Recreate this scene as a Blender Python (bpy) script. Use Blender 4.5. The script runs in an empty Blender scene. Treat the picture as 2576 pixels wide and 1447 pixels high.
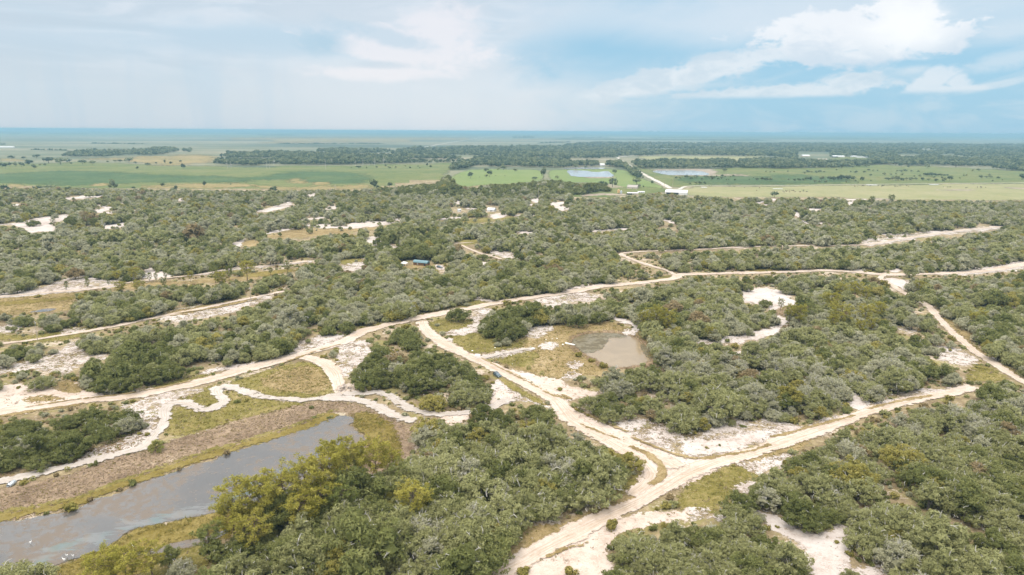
import bpy, bmesh, math, random, time
import numpy as np
from mathutils import Matrix, Vector
T0 = time.time()
rng = np.random.default_rng(7)
random.seed(7)
SC = bpy.context.scene
COL = SC.collection
R = math.radians

# ------------------------------------------------------------------ camera
H = 110.0
FPX = 1717.0                      # focal length in units of a 2576 px wide frame
PITCH, ROLL = R(12.905), R(0.333)
f = np.array([0, math.cos(PITCH), -math.sin(PITCH)])
u0 = np.array([0, math.sin(PITCH), math.cos(PITCH)])
r0 = np.array([1.0, 0, 0])
rv = r0 * math.cos(ROLL) + u0 * math.sin(ROLL)
uv = u0 * math.cos(ROLL) - r0 * math.sin(ROLL)
cam_d = bpy.data.cameras.new('camera')
cam_d.sensor_width = 36.0
cam_d.lens = FPX / 2576 * 36
cam_d.clip_start = 1.0
cam_d.clip_end = 160000
cam = bpy.data.objects.new('camera', cam_d)
COL.objects.link(cam)
M = Matrix.Identity(4)
for i in range(3):
    M[i][0], M[i][1], M[i][2] = rv[i], uv[i], -f[i]
M[2][3] = H
cam.matrix_world = M
SC.camera = cam

# ------------------------------------------------------------------ render
SC.render.engine = 'CYCLES'
cy = SC.cycles
cy.max_bounces = 6
cy.diffuse_bounces = 3
cy.glossy_bounces = 2
cy.transmission_bounces = 2
cy.volume_bounces = 1
cy.transparent_max_bounces = 24
cy.use_denoising = True
cy.denoiser = 'OPENIMAGEDENOISE'
cy.denoising_prefilter = 'ACCURATE'
cy.use_adaptive_sampling = True
cy.adaptive_threshold = 0.02
SC.view_settings.view_transform = 'Standard'
SC.view_settings.look = 'None'
SC.view_settings.gamma = 1
SC.view_settings.use_curve_mapping = False
SC.view_settings.exposure = EXPOSURE = 0.7

# ------------------------------------------------------------------ node helper
class NT:
    def __init__(self, tree):
        self.t = tree
        tree.nodes.clear()
    def new(self, kind, **kw):
        n = self.t.nodes.new(kind)
        for k, v in kw.items():
            setattr(n, k, v)
        return n
    def put(self, sock, v):
        if v is None:
            return
        if isinstance(v, bpy.types.NodeSocket):
            self.t.links.new(v, sock)
        elif isinstance(v, (tuple, list)):
            if sock.type == 'RGBA' and len(v) == 3:
                v = (*v, 1)
            sock.default_value = v
        else:
            sock.default_value = v
    def math(self, op, a, b=None, c=None, clamp=False):
        n = self.new('ShaderNodeMath', operation=op, use_clamp=clamp)
        for s, v in zip(n.inputs, (a, b, c)):
            self.put(s, v)
        return n.outputs[0]
    def mix(self, fac, a, b, blend='MIX'):
        n = self.new('ShaderNodeMix', data_type='RGBA', blend_type=blend)
        n.clamp_factor = True
        self.put(n.inputs[0], fac); self.put(n.inputs[6], a); self.put(n.inputs[7], b)
        return n.outputs[2]
    def noise(self, vec, scale, detail=3, rough=0.55, dist=0.0, out=0):
        n = self.new('ShaderNodeTexNoise')
        self.put(n.inputs['Vector'], vec); self.put(n.inputs['Scale'], scale)
        self.put(n.inputs['Detail'], detail); self.put(n.inputs['Roughness'], rough)
        self.put(n.inputs['Distortion'], dist)
        return n.outputs[out]
    def ramp(self, fac, stops, interp='LINEAR'):
        n = self.new('ShaderNodeValToRGB')
        n.color_ramp.interpolation = interp
        e = n.color_ramp.elements
        while len(e) < len(stops):
            e.new(0.5)
        for el, (p, c) in zip(e, stops):
            el.position = p
            el.color = (*c, 1) if len(c) == 3 else c
        self.put(n.inputs[0], fac)
        return n.outputs[0]
    def step(self, x, lo, hi, a=0.0, b=1.0):
        n = self.new('ShaderNodeMapRange', interpolation_type='SMOOTHSTEP')
        for s, v in zip(n.inputs, (x, lo, hi, a, b)):
            self.put(s, v)
        return n.outputs[0]
    def vscale(self, vec, s):
        n = self.new('ShaderNodeVectorMath', operation='MULTIPLY')
        self.put(n.inputs[0], vec)
        self.put(n.inputs[1], s)
        return n.outputs[0]
    def pos(self):
        return self.new('ShaderNodeNewGeometry').outputs['Position']
    def attr(self, name, kind='GEOMETRY', out='Fac'):
        n = self.new('ShaderNodeAttribute', attribute_type=kind, attribute_name=name)
        return n.outputs[out]
    def bump(self, h, strength=0.5, dist=0.3):
        n = self.new('ShaderNodeBump')
        self.put(n.inputs['Height'], h); n.inputs['Strength'].default_value = strength
        n.inputs['Distance'].default_value = dist
        return n.outputs[0]
    def comb(self, x, y, z=0.0):
        n = self.new('ShaderNodeCombineXYZ')
        for s, v in zip(n.inputs, (x, y, z)):
            self.put(s, v)
        return n.outputs[0]

def srgb(r, g, b):
    def c(v):
        v /= 255
        return v / 12.92 if v <= .04045 else ((v + .055) / 1.055) ** 2.4
    return (c(r), c(g), c(b))

# ------------------------------------------------------------------ pixel <-> ground
HX = np.array([-800, 0, 644, 1288, 1932, 2576, 3400.])
HD = np.array([9, 7.4, -4.9, -7.0, -0.8, 5.4, 8.])          # lens curvature of the photo's horizon against a straight one

def fit(p):
    p = np.atleast_2d(np.asarray(p, float)).copy()
    p[:, 1] -= np.interp(p[:, 0], HX, HD) * np.clip(1 - (p[:, 1] - 330) / 393, 0, 1)
    return p

def ray(p):
    p = np.atleast_2d(p)
    a = (p[:, 0] - 1288) / FPX
    b = (723.5 - p[:, 1]) / FPX
    return f[None] + a[:, None] * rv[None] + b[:, None] * uv[None]

def gnd(p):                         # fitted frame coordinates -> point on the ground
    d = ray(p)
    t = H / np.maximum(-d[:, 2], 1e-4)
    return d[:, :2] * t[:, None]

def at(x, y):
    return gnd(fit([(x, y)]))[0]

def proj(P):                        # world -> fitted frame coordinates
    q = np.atleast_2d(P) - np.array([0, 0, H])
    z = q @ f
    return np.stack([1288 + FPX * (q @ rv) / z, 723.5 - FPX * (q @ uv) / z], 1)

def crop(ox, oy, k):
    def fn(*pts):
        return [(ox + k * x, oy + k * y) for x, y in pts]
    return fn
KA, KG = 0.35091, 0.25
A = crop(0, 939.2, KA); B = crop(858.7, 939.2, KA); C = crop(1717.3, 939.2, KA)
D = crop(0, 536.7, KA); E = crop(858.7, 536.7, KA); F = crop(1717.3, 536.7, KA)
G1 = crop(0, 295.2, KG); G2 = crop(644, 295.2, KG); G3 = crop(1288, 295.2, KG); G4 = crop(1932, 295.2, KG)

# ------------------------------------------------------------------ world and sun
SUN_EL, SUN_AZ = R(58), R(215)       # high, behind the left shoulder, behind cloud
world = bpy.data.worlds.new('World')
SC.world = world
world.use_nodes = True
w = NT(world.node_tree)
out = w.new('ShaderNodeOutputWorld')
bg = w.new('ShaderNodeBackground')
bg.inputs['Strength'].default_value = 0.1
w.t.links.new(bg.outputs[0], out.inputs[0])
dirv = w.new('ShaderNodeTexCoord').outputs['Generated']
sep = w.new('ShaderNodeSeparateXYZ'); w.put(sep.inputs[0], dirv)
az = w.math('ARCTAN2', sep.outputs[0], sep.outputs[1])
el = w.math('ARCSINE', sep.outputs[2])
def skypx(x, y):
    d = ray(fit([(x, y)]))[0]
    d = d / np.linalg.norm(d)
    return math.atan2(d[0], d[1]), math.asin(d[2])
pvec = w.comb(w.math('MULTIPLY', az, 1.0), w.math('MULTIPLY', el, 1.9), 0.3)
nA = w.noise(pvec, 5, 7, 0.58, 0.4)
nB = w.noise(pvec, 22, 8, 0.6, 0.3)
nC = w.noise(w.comb(az, w.math('MULTIPLY', el, 3.2), 4.1), 7, 6, 0.55, 0.8)
nV = w.noise(w.comb(az, w.math('MULTIPLY', el, 0.12), 2.0), 14, 4, 0.6)
def blob(x, y, rx, ry, rot=0.0, soft=0.5, k=0.9, n=None, pw=None):
    a0, e0 = skypx(x, y)
    n = nB if n is None else n
    dx = w.math('SUBTRACT', az, a0); dy = w.math('SUBTRACT', el, e0)
    c_, s_ = math.cos(rot), math.sin(rot)
    xr = w.math('ADD', w.math('MULTIPLY', dx, c_ / (rx / FPX)), w.math('MULTIPLY', dy, s_ / (rx / FPX)))
    yr = w.math('ADD', w.math('MULTIPLY', dx, -s_ / (ry / FPX)), w.math('MULTIPLY', dy, c_ / (ry / FPX)))
    d = w.math('SQRT', w.math('ADD', w.math('MULTIPLY', xr, xr), w.math('MULTIPLY', yr, yr)))
    d = w.math('ADD', d, w.math('MULTIPLY', w.math('SUBTRACT', n, 0.5), k * 2))
    return w.step(d, 1 - soft, 1 + soft, 1.0, 0.0)
def union(lst):
    r = lst[0]
    for q in lst[1:]:
        r = w.math('MAXIMUM', r, q)
    return r
grey = srgb(208, 220, 231); grey2 = srgb(221, 228, 236)
blue = srgb(156, 201, 227); pale = srgb(198, 218, 232)
white = srgb(240, 243, 247); bright = srgb(252, 253, 254)
base = w.mix(w.step(w.math('ADD', az, w.math('MULTIPLY', w.math('SUBTRACT', nA, .5), .45)), -0.08, 0.30), grey, blue)
base = w.mix(w.math('MULTIPLY', w.step(nC, .44, .64), .5), base, pale)
# layered grey cloud over the left half
nL = w.noise(w.comb(w.math('MULTIPLY', az, .8), w.math('MULTIPLY', el, 4.5), 7.7), 6, 6, .58, .9)
lay = w.step(az, .12, -.08)
base = w.mix(w.math('MULTIPLY', w.math('MULTIPLY', lay, w.step(el, .03, .09)), w.step(nL, .42, .60, 0, .75)), base, srgb(193, 209, 222))
base = w.mix(w.math('MULTIPLY', w.math('MULTIPLY', lay, w.step(el, .03, .09)), w.step(nL, .50, .36, 0, .55)), base, srgb(224, 231, 239))
# rain haze hanging low at the left
low = w.step(el, .125, .05)
base = w.mix(w.math('MULTIPLY', low, w.step(az, -.06, -.30, 0, .6)), base, srgb(199, 213, 225))
base = w.mix(w.math('MULTIPLY', w.step(nV, .47, .62), w.math('MULTIPLY', w.step(el, 0.15, 0.03), w.step(az, .05, -.1, 0, .55))), base, srgb(186, 209, 227))
base = w.mix(w.math('MULTIPLY', blob(1040, 210, 330, 190, 0, .8, .7, nA), .7), base, grey2)
base = w.mix(w.math('MULTIPLY', blob(1540, 110, 200, 62, .1, .5, 1.2, nA), .95), base, srgb(154, 199, 225))
base = w.mix(w.math('MULTIPLY', blob(820, 100, 330, 30, .02, .8, 1.2, nA), .8), base, srgb(187, 212, 229))
base = w.mix(w.math('MULTIPLY', blob(300, 110, 330, 22, .02, .9, 1.3, nA), .6), base, srgb(194, 213, 228))
base = w.mix(w.math('MULTIPLY', blob(2350, 25, 420, 55, 0, .8, 1.0, nA), .7), base, srgb(210, 224, 235))
base = w.mix(w.math('MULTIPLY', blob(1780, 50, 330, 45, 0, .8, 1.1, nA), .75), base, srgb(216, 227, 237))
base = w.mix(w.math('MULTIPLY', union([blob(1030, 112, 190, 40, -.10, .3, 1.3), blob(950, 178, 150, 16, 0, .5, 1.2), blob(1110, 62, 90, 46, 0, .6, 1.2)]), .9), base, srgb(236, 235, 240))
base = w.mix(w.math('MULTIPLY', blob(955, 82, 120, 17, -.2, .5, 1.1), .6), base, srgb(182, 208, 225))
base = w.mix(w.math('MULTIPLY', blob(815, 102, 50, 24, 0, .6, 1.0), .6), base, srgb(172, 203, 222))
base = w.mix(w.math('MULTIPLY', blob(950, 158, 60, 8, 0, .6, 1.0), .6), base, srgb(200, 214, 226))
shade = w.step(nB, .38, .62)
bandc = w.mix(shade, srgb(205, 219, 231), srgb(226, 233, 240))
band1 = union([blob(1790, 172, 330, 27, .21, .3, 1.3), blob(1590, 226, 150, 13, .1, .5, 1.3)])
base = w.mix(w.math('MULTIPLY', band1, .88), base, bandc)
# flat-based lower bank of cloud
fl = w.step(el, skypx(1950, 252)[1], skypx(1950, 236)[1])
band2 = w.math('MULTIPLY', union([blob(1980, 232, 250, 18, .06, .25, 1.3), blob(2140, 212, 70, 22, 0, .25, 1.2)]), fl)
base = w.mix(w.math('MULTIPLY', band2, .78), base, bandc)
fl2 = w.step(el, skypx(2340, 244)[1], skypx(2340, 226)[1])
band3 = w.math('MULTIPLY', union([blob(2330, 214, 60, 20, .5, .25, 1.2), blob(2355, 190, 26, 18, .2, .25, 1.2), blob(2410, 212, 22, 16, .2, .3, 1.2), blob(2380, 228, 60, 8, 0, .4, 1.)]), fl2)
base = w.mix(w.math('MULTIPLY', band3, .72), base, srgb(226, 233, 241))
base = w.mix(w.math('MULTIPLY', union([blob(2510, 218, 45, 6, .2, .6, 1.2), blob(2300, 178, 30, 9, .1, .6, 1.2), blob(2520, 160, 60, 14, .2, .7, 1.2), blob(2540, 78, 50, 16, .1, .7, 1.)]), .6), base, srgb(214, 226, 236))
cum = union([blob(2150, 88, 190, 58, .04, .16, 1.25), blob(2060, 66, 110, 30, .05, .2, 1.2), blob(2270, 42, 72, 58, 0, .14, 1.0), blob(2350, 116, 62, 18, -.08, .2, 1.2), blob(2160, 142, 110, 22, 0, .35, 1.2)])
cumt = w.math('ADD', el, w.math('MULTIPLY', w.math('SUBTRACT', nB, .5), .09))
cumc = w.mix(w.step(cumt, skypx(2200, 165)[1], skypx(2200, 60)[1]), srgb(206, 220, 233), white)
base = w.mix(w.math('MULTIPLY', cum, .96), base, cumc)
base = w.mix(w.math('MULTIPLY', blob(2275, 60, 70, 54, 0, .7, 1.1), .95), base, bright)
base = w.vscale(base, (.65, .65, .65))      # seen sky, set against the exposure
# the cloud deck gets brighter towards the zenith, as overcast skies do, its unseen part raised further to light the ground
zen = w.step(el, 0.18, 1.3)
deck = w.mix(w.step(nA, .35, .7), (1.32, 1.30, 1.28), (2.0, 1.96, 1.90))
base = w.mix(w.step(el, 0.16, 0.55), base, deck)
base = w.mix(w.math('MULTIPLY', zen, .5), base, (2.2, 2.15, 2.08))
# below the horizon
base = w.mix(w.step(el, -0.004, -0.05), base, (.25, .3, .33))
sky = w.new('ShaderNodeTexSky', sky_type='NISHITA')
sky.sun_disc = False
sky.sun_elevation = SUN_EL
sky.sun_rotation = SUN_AZ
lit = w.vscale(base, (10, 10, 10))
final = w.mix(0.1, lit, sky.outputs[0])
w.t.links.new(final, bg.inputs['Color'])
world.cycles.sampling_method = 'MANUAL'
world.cycles.sample_map_resolution = 512

sun_d = bpy.data.lights.new('sun', 'SUN')
sun_d.energy = 1.5
sun_d.angle = R(14)
sun_d.color = (1, .93, .85)
sun = bpy.data.objects.new('sun', sun_d)
COL.objects.link(sun)
sd_ = Vector((math.sin(SUN_AZ) * math.cos(SUN_EL), math.cos(SUN_AZ) * math.cos(SUN_EL), math.sin(SUN_EL)))
sun.rotation_euler = sd_.to_track_quat('Z', 'Y').to_euler()
sun.location = sd_ * 500

# ------------------------------------------------------------------ object helpers
def tag(o, label=None, cat=None, group=None, kind=None):
    if label: o['label'] = label
    if cat: o['category'] = cat
    if group: o['group'] = group
    if kind: o['kind'] = kind
    return o

def link(name, data, parent=None, loc=None):
    o = bpy.data.objects.new(name, data)
    COL.objects.link(o)
    if parent is not None: o.parent = parent
    if loc is not None: o.location = loc
    return o

def make_mesh(name, V, Fc, mats=(), attrs=None, midx=None, smooth=False):
    """V (n,3); Fc list of arrays (k,3) / (k,4)"""
    me = bpy.data.meshes.new(name)
    V = np.asarray(V, np.float32)
    loops, starts, tot = [], [], 0
    for fa in Fc:
        fa = np.asarray(fa, np.int32)
        if len(fa) == 0: continue
        k = fa.shape[1]
        loops.append(fa.ravel())
        starts.append(tot + np.arange(len(fa), dtype=np.int32) * k)
        tot += fa.size
    loops = np.concatenate(loops); starts = np.concatenate(starts)
    me.vertices.add(len(V)); me.vertices.foreach_set('co', V.ravel())
    me.loops.add(len(loops)); me.loops.foreach_set('vertex_index', loops)
    me.polygons.add(len(starts)); me.polygons.foreach_set('loop_start', starts)
    if midx is not None:
        me.polygons.foreach_set('material_index', np.asarray(midx, np.int32))
    me.polygons.foreach_set('use_smooth', np.full(len(starts), smooth))
    for k, v in (attrs or {}).items():
        v = np.asarray(v, np.float32)
        a = me.attributes.new(k, 'FLOAT', 'POINT')
        a.data.foreach_set('value', v)
    for m in mats: me.materials.append(m)
    me.update(calc_edges=True)
    return me

class Geo:
    """collects vertices, faces and per-vertex tint; builds one mesh"""
    def __init__(self):
        self.v, self.q, self.t, self.a, self.n = [], [], [], [], 0
        self.qm, self.tm = [], []
    def add(self, v, q=None, t=None, tint=0.5, m=0):
        v = np.asarray(v, float)
        if q is not None and len(q):
            self.q.append(np.asarray(q) + self.n); self.qm.append(np.full(len(q), m))
        if t is not None and len(t):
            self.t.append(np.asarray(t) + self.n); self.tm.append(np.full(len(t), m))
        self.v.append(v)
        self.a.append(np.broadcast_to(np.asarray(tint, float), (len(v),)))
        self.n += len(v)
    def tube(self, pts, rad, sides=5, tint=0.5, m=0, cap=True):
        pts = np.asarray(pts, float)
        n = len(pts)
        rad = np.broadcast_to(np.asarray(rad, float), (n,))
        d = np.gradient(pts, axis=0)
        d /= np.linalg.norm(d, axis=1)[:, None] + 1e-9
        ref = np.array([0, 0, 1.0]) if abs(d[0, 2]) < .9 else np.array([1.0, 0, 0])
        s = np.cross(d, ref); s /= np.linalg.norm(s, axis=1)[:, None] + 1e-9
        b = np.cross(d, s)
        an = np.arange(sides) / sides * 2 * np.pi
        ring = (np.cos(an)[None, :, None] * s[:, None] + np.sin(an)[None, :, None] * b[:, None]) * rad[:, None, None]
        V = (pts[:, None] + ring).reshape(-1, 3)
        q = []
        for i in range(n - 1):
            for j in range(sides):
                j2 = (j + 1) % sides
                q.append((i * sides + j, i * sides + j2, (i + 1) * sides + j2, (i + 1) * sides + j))
        t = []
        if cap:
            V = np.concatenate([V, pts[[0, -1]]])
            c0, c1 = n * sides, n * sides + 1
            for j in range(sides):
                j2 = (j + 1) % sides
                t.append((c0, j2, j)); t.append((c1, (n - 1) * sides + j, (n - 1) * sides + j2))
        self.add(V, q, t, tint, m)
    def box(self, c, s, rz=0.0, tint=.5, m=0):
        x, y, z = np.array(s) / 2
        v = np.array([(a, b, d) for d in (-z, z) for b in (-y, y) for a in (-x, x)])
        ca, sa = math.cos(rz), math.sin(rz)
        v = np.stack([v[:, 0] * ca - v[:, 1] * sa, v[:, 0] * sa + v[:, 1] * ca, v[:, 2]], 1) + np.array(c)
        self.add(v, [(0, 2, 3, 1), (4, 5, 7, 6), (0, 1, 5, 4), (2, 6, 7, 3), (0, 4, 6, 2), (1, 3, 7, 5)], None, tint, m)
    def mesh(self, name, mats, smooth=False):
        V = np.concatenate(self.v)
        Fc, mi = [], []
        if self.q: Fc.append(np.concatenate(self.q)); mi.append(np.concatenate(self.qm))
        if self.t: Fc.append(np.concatenate(self.t)); mi.append(np.concatenate(self.tm))
        return make_mesh(name, V, Fc, mats, {'tint': np.concatenate(self.a)}, np.concatenate(mi), smooth)

# ------------------------------------------------------------------ materials
def mat(name):
    m = bpy.data.materials.new(name)
    m.use_nodes = True
    return m, NT(m.node_tree)

def finish(n, shader):
    o = n.new('ShaderNodeOutputMaterial')
    n.t.links.new(shader, o.inputs[0])

def pbsdf(n, col, rough=0.9, spec=0.2, normal=None, metal=0.0, **kw):
    p = n.new('ShaderNodeBsdfPrincipled')
    n.put(p.inputs['Base Color'], col); n.put(p.inputs['Roughness'], rough)
    n.put(p.inputs['Specular IOR Level'], spec); n.put(p.inputs['Metallic'], metal)
    if normal is not None: n.put(p.inputs['Normal'], normal)
    for k, v in kw.items(): n.put(p.inputs[k], v)
    return p.outputs[0]

def plain(name, col, rough=.7, spec=.3, var=.25, scale=3.0, metal=0.0):
    m, n = mat(name)
    nn = n.noise(n.pos(), scale, 4, .6)
    c = n.mix(nn, tuple(v * (1 - var) for v in col), tuple(v * (1 + var) for v in col))
    finish(n, pbsdf(n, c, rough, spec, None, metal))
    return m

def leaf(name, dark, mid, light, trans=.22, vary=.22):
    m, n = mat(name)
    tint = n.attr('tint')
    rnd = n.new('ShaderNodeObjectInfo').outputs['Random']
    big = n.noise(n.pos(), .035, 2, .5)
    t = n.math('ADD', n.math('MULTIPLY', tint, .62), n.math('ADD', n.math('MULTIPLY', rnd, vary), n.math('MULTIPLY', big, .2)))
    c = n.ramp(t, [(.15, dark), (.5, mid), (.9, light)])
    d = n.new('ShaderNodeBsdfDiffuse'); n.put(d.inputs[0], c)
    tr = n.new('ShaderNodeBsdfTranslucent'); n.put(tr.inputs[0], n.mix(.5, c, tuple(min(1, v * 1.3) for v in light)))
    mx = n.new('ShaderNodeMixShader'); mx.inputs[0].default_value = trans
    n.t.links.new(d.outputs[0], mx.inputs[1]); n.t.links.new(tr.outputs[0], mx.inputs[2])
    finish(n, mx.outputs[0])
    return m

LEAF = {
    'sage':   leaf('oak_leaf_sage', (.138, .142, .056), (.252, .255, .112), (.375, .37, .190), .38),
    'green':  leaf('oak_leaf_green', (.076, .088, .027), (.150, .162, .056), (.255, .255, .105), .34),
    'silver': leaf('oak_leaf_silver', (.185, .180, .108), (.305, .298, .190), (.44, .425, .31), .38),
    'olive':  leaf('oak_leaf_olive', (.130, .128, .030), (.250, .225, .062), (.38, .33, .12), .34),
    'rust':   leaf('oak_leaf_rust', (.145, .110, .055), (.245, .19, .10), (.35, .285, .165), .34),
}
PINE = leaf('pine_needle', (.110, .115, .018), (.245, .230, .042), (.42, .37, .10), .25)
PINE2 = leaf('pine_needle_dark', (.066, .086, .024), (.140, .158, .045), (.24, .245, .09), .2)
PALM = leaf('palm_frond', (.13, .15, .036), (.25, .26, .075), (.46, .41, .20), .3)
SHRUB = leaf('shrub_leaf', (.10, .095, .022), (.20, .18, .05), (.32, .265, .095), .2)
FARLEAF = leaf('far_leaf', (.020, .032, .020), (.068, .090, .050), (.20, .215, .115), .1, .5)
REED = leaf('dead_reed', (.16, .115, .08), (.26, .20, .14), (.38, .31, .24), .3)
SEDGE = leaf('sedge_blade', (.10, .082, .018), (.19, .155, .045), (.29, .235, .09), .15)
GRASSB = leaf('grass_blade', (.080, .085, .016), (.165, .160, .038), (.26, .235, .075), .15)
BARK = plain('oak_bark', (.13, .115, .10), .95, .05, .35)
PBARK = plain('pine_bark', (.12, .085, .066), .95, .05, .35)
TWIG = plain('lichen_twig', (.36, .345, .305), .95, .05, .3)
DEAD = plain('dead_wood', (.38, .36, .33), .95, .05, .3)

GK = {'white_sand': .62, 'scrubby_white_sand': .62, 'white_sand_path': .66, 'olive_grass': .78, 'dry_grass': .82, 'dead_reed_bank': .95, 'leaf_litter': .92, 'wet_sedge': .72, 'sand_road': .72, 'tan_sand': .72, 'lush_meadow': .5, 'meadow_grass': .58, 'green_pasture': .6, 'grazed_pasture': .72, 'dry_meadow': .72, 'far_road': .72}
def sheetmat(name, stops, bump=.4, fine=1.2, coarse=.045, edge_k=1.0, holes=None, speck=None, soft=.1, streak=None):
    """ground sheet: colour from two noises, ragged transparent rim from the edge attribute"""
    m, n = mat(name)
    gk = GK.get(name, .74)
    dim = lambda c: tuple(v * gk for v in c)
    stops = [(q_, dim(c)) for q_, c in stops]
    if streak: streak = (streak[0], dim(streak[1]), dim(streak[2]))
    if speck: speck = (speck[0], dim(speck[1]), speck[2])
    p = n.pos()
    ns = n.attr('grain', 'OBJECT')
    pv = n.vscale(p, n.comb(ns, ns, ns))
    a = n.noise(pv, coarse, 4, .6)
    b = n.noise(pv, fine, 5, .68)
    c_ = n.noise(pv, fine * .22, 4, .62, .6)
    t = n.math('ADD', n.math('MULTIPLY', a, .38), n.math('ADD', n.math('MULTIPLY', b, .3), n.math('MULTIPLY', c_, .32)))
    t = n.step(t, .33, .67)
    col = n.ramp(t, stops)
    if streak:
        al = n.attr('along'); ac = n.attr('across')
        s = n.noise(n.comb(n.math('MULTIPLY', al, .03), n.math('MULTIPLY', ac, 1.5), 0), 1.0, 4, .65)
        col = n.mix(n.math('MULTIPLY', n.step(s, .44, .62), streak[0]), col, streak[1])
        ab = n.math('ABSOLUTE', n.math('ADD', ac, n.math('MULTIPLY', n.math('SUBTRACT', n.noise(n.comb(n.math('MULTIPLY', al, .04), 3, 0), 1.0, 3, .6), .5), 2.2)))
        rut = n.math('ABSOLUTE', n.math('SUBTRACT', ab, .95))
        rn = n.noise(n.comb(n.math('MULTIPLY', al, .12), ac, 3), 1.0, 4, .7)
        col = n.mix(n.math('MULTIPLY', n.step(rut, .42, .1), n.step(rn, .36, .56, 0, .55)), col, tuple(v * .80 for v in streak[1]))
        col = n.mix(n.math('MULTIPLY', n.step(ab, .45, .15), n.step(rn, .46, .62, 0, .5)), col, (.20, .165, .085))
        s2 = n.noise(n.comb(n.math('MULTIPLY', al, .05), n.math('MULTIPLY', ac, 2.4), 7), 1.0, 3, .6)
        col = n.mix(n.math('MULTIPLY', n.step(s2, .5, .66), streak[0] * .8), col, streak[2])
    if speck:
        sp = n.noise(pv, fine * .75, 3, .7, .5)
        sp2 = n.noise(pv, fine * .12, 3, .6)
        col = n.mix(n.math('MULTIPLY', n.step(n.math('ADD', sp, n.math('MULTIPLY', n.math('SUBTRACT', sp2, .5), .6)), speck[0], speck[0] + .08), speck[2]), col, speck[1])
    sh = pbsdf(n, col, .95, .1, n.bump(n.math('ADD', b, n.math('MULTIPLY', c_, 1.5)), bump, .35))
    e = n.attr('edge')
    w1 = n.noise(pv, fine * .3, 5, .65)
    w2 = n.noise(pv, fine * .07, 3, .6)
    al_ = n.math('ADD', e, n.math('MULTIPLY', n.math('SUBTRACT', w1, .5), edge_k * 2.4))
    al_ = n.math('ADD', al_, n.math('MULTIPLY', n.math('SUBTRACT', w2, .5), edge_k * 1.6))
    alpha = n.step(al_, .5 - soft, .5 + soft)
    if holes:
        hn = n.math('ADD', n.math('MULTIPLY', w1, .5), n.math('MULTIPLY', n.noise(pv, fine * .9, 4, .7), .5))
        alpha = n.math('MULTIPLY', alpha, n.step(n.math('ADD', hn, n.math('MULTIPLY', n.math('SUBTRACT', w2, .5), .5)), holes - .05, holes + .06))
    tr = n.new('ShaderNodeBsdfTransparent')
    mx = n.new('ShaderNodeMixShader')
    n.put(mx.inputs[0], alpha)
    n.t.links.new(tr.outputs[0], mx.inputs[1]); n.t.links.new(sh, mx.inputs[2])
    finish(n, mx.outputs[0])
    return m

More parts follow.
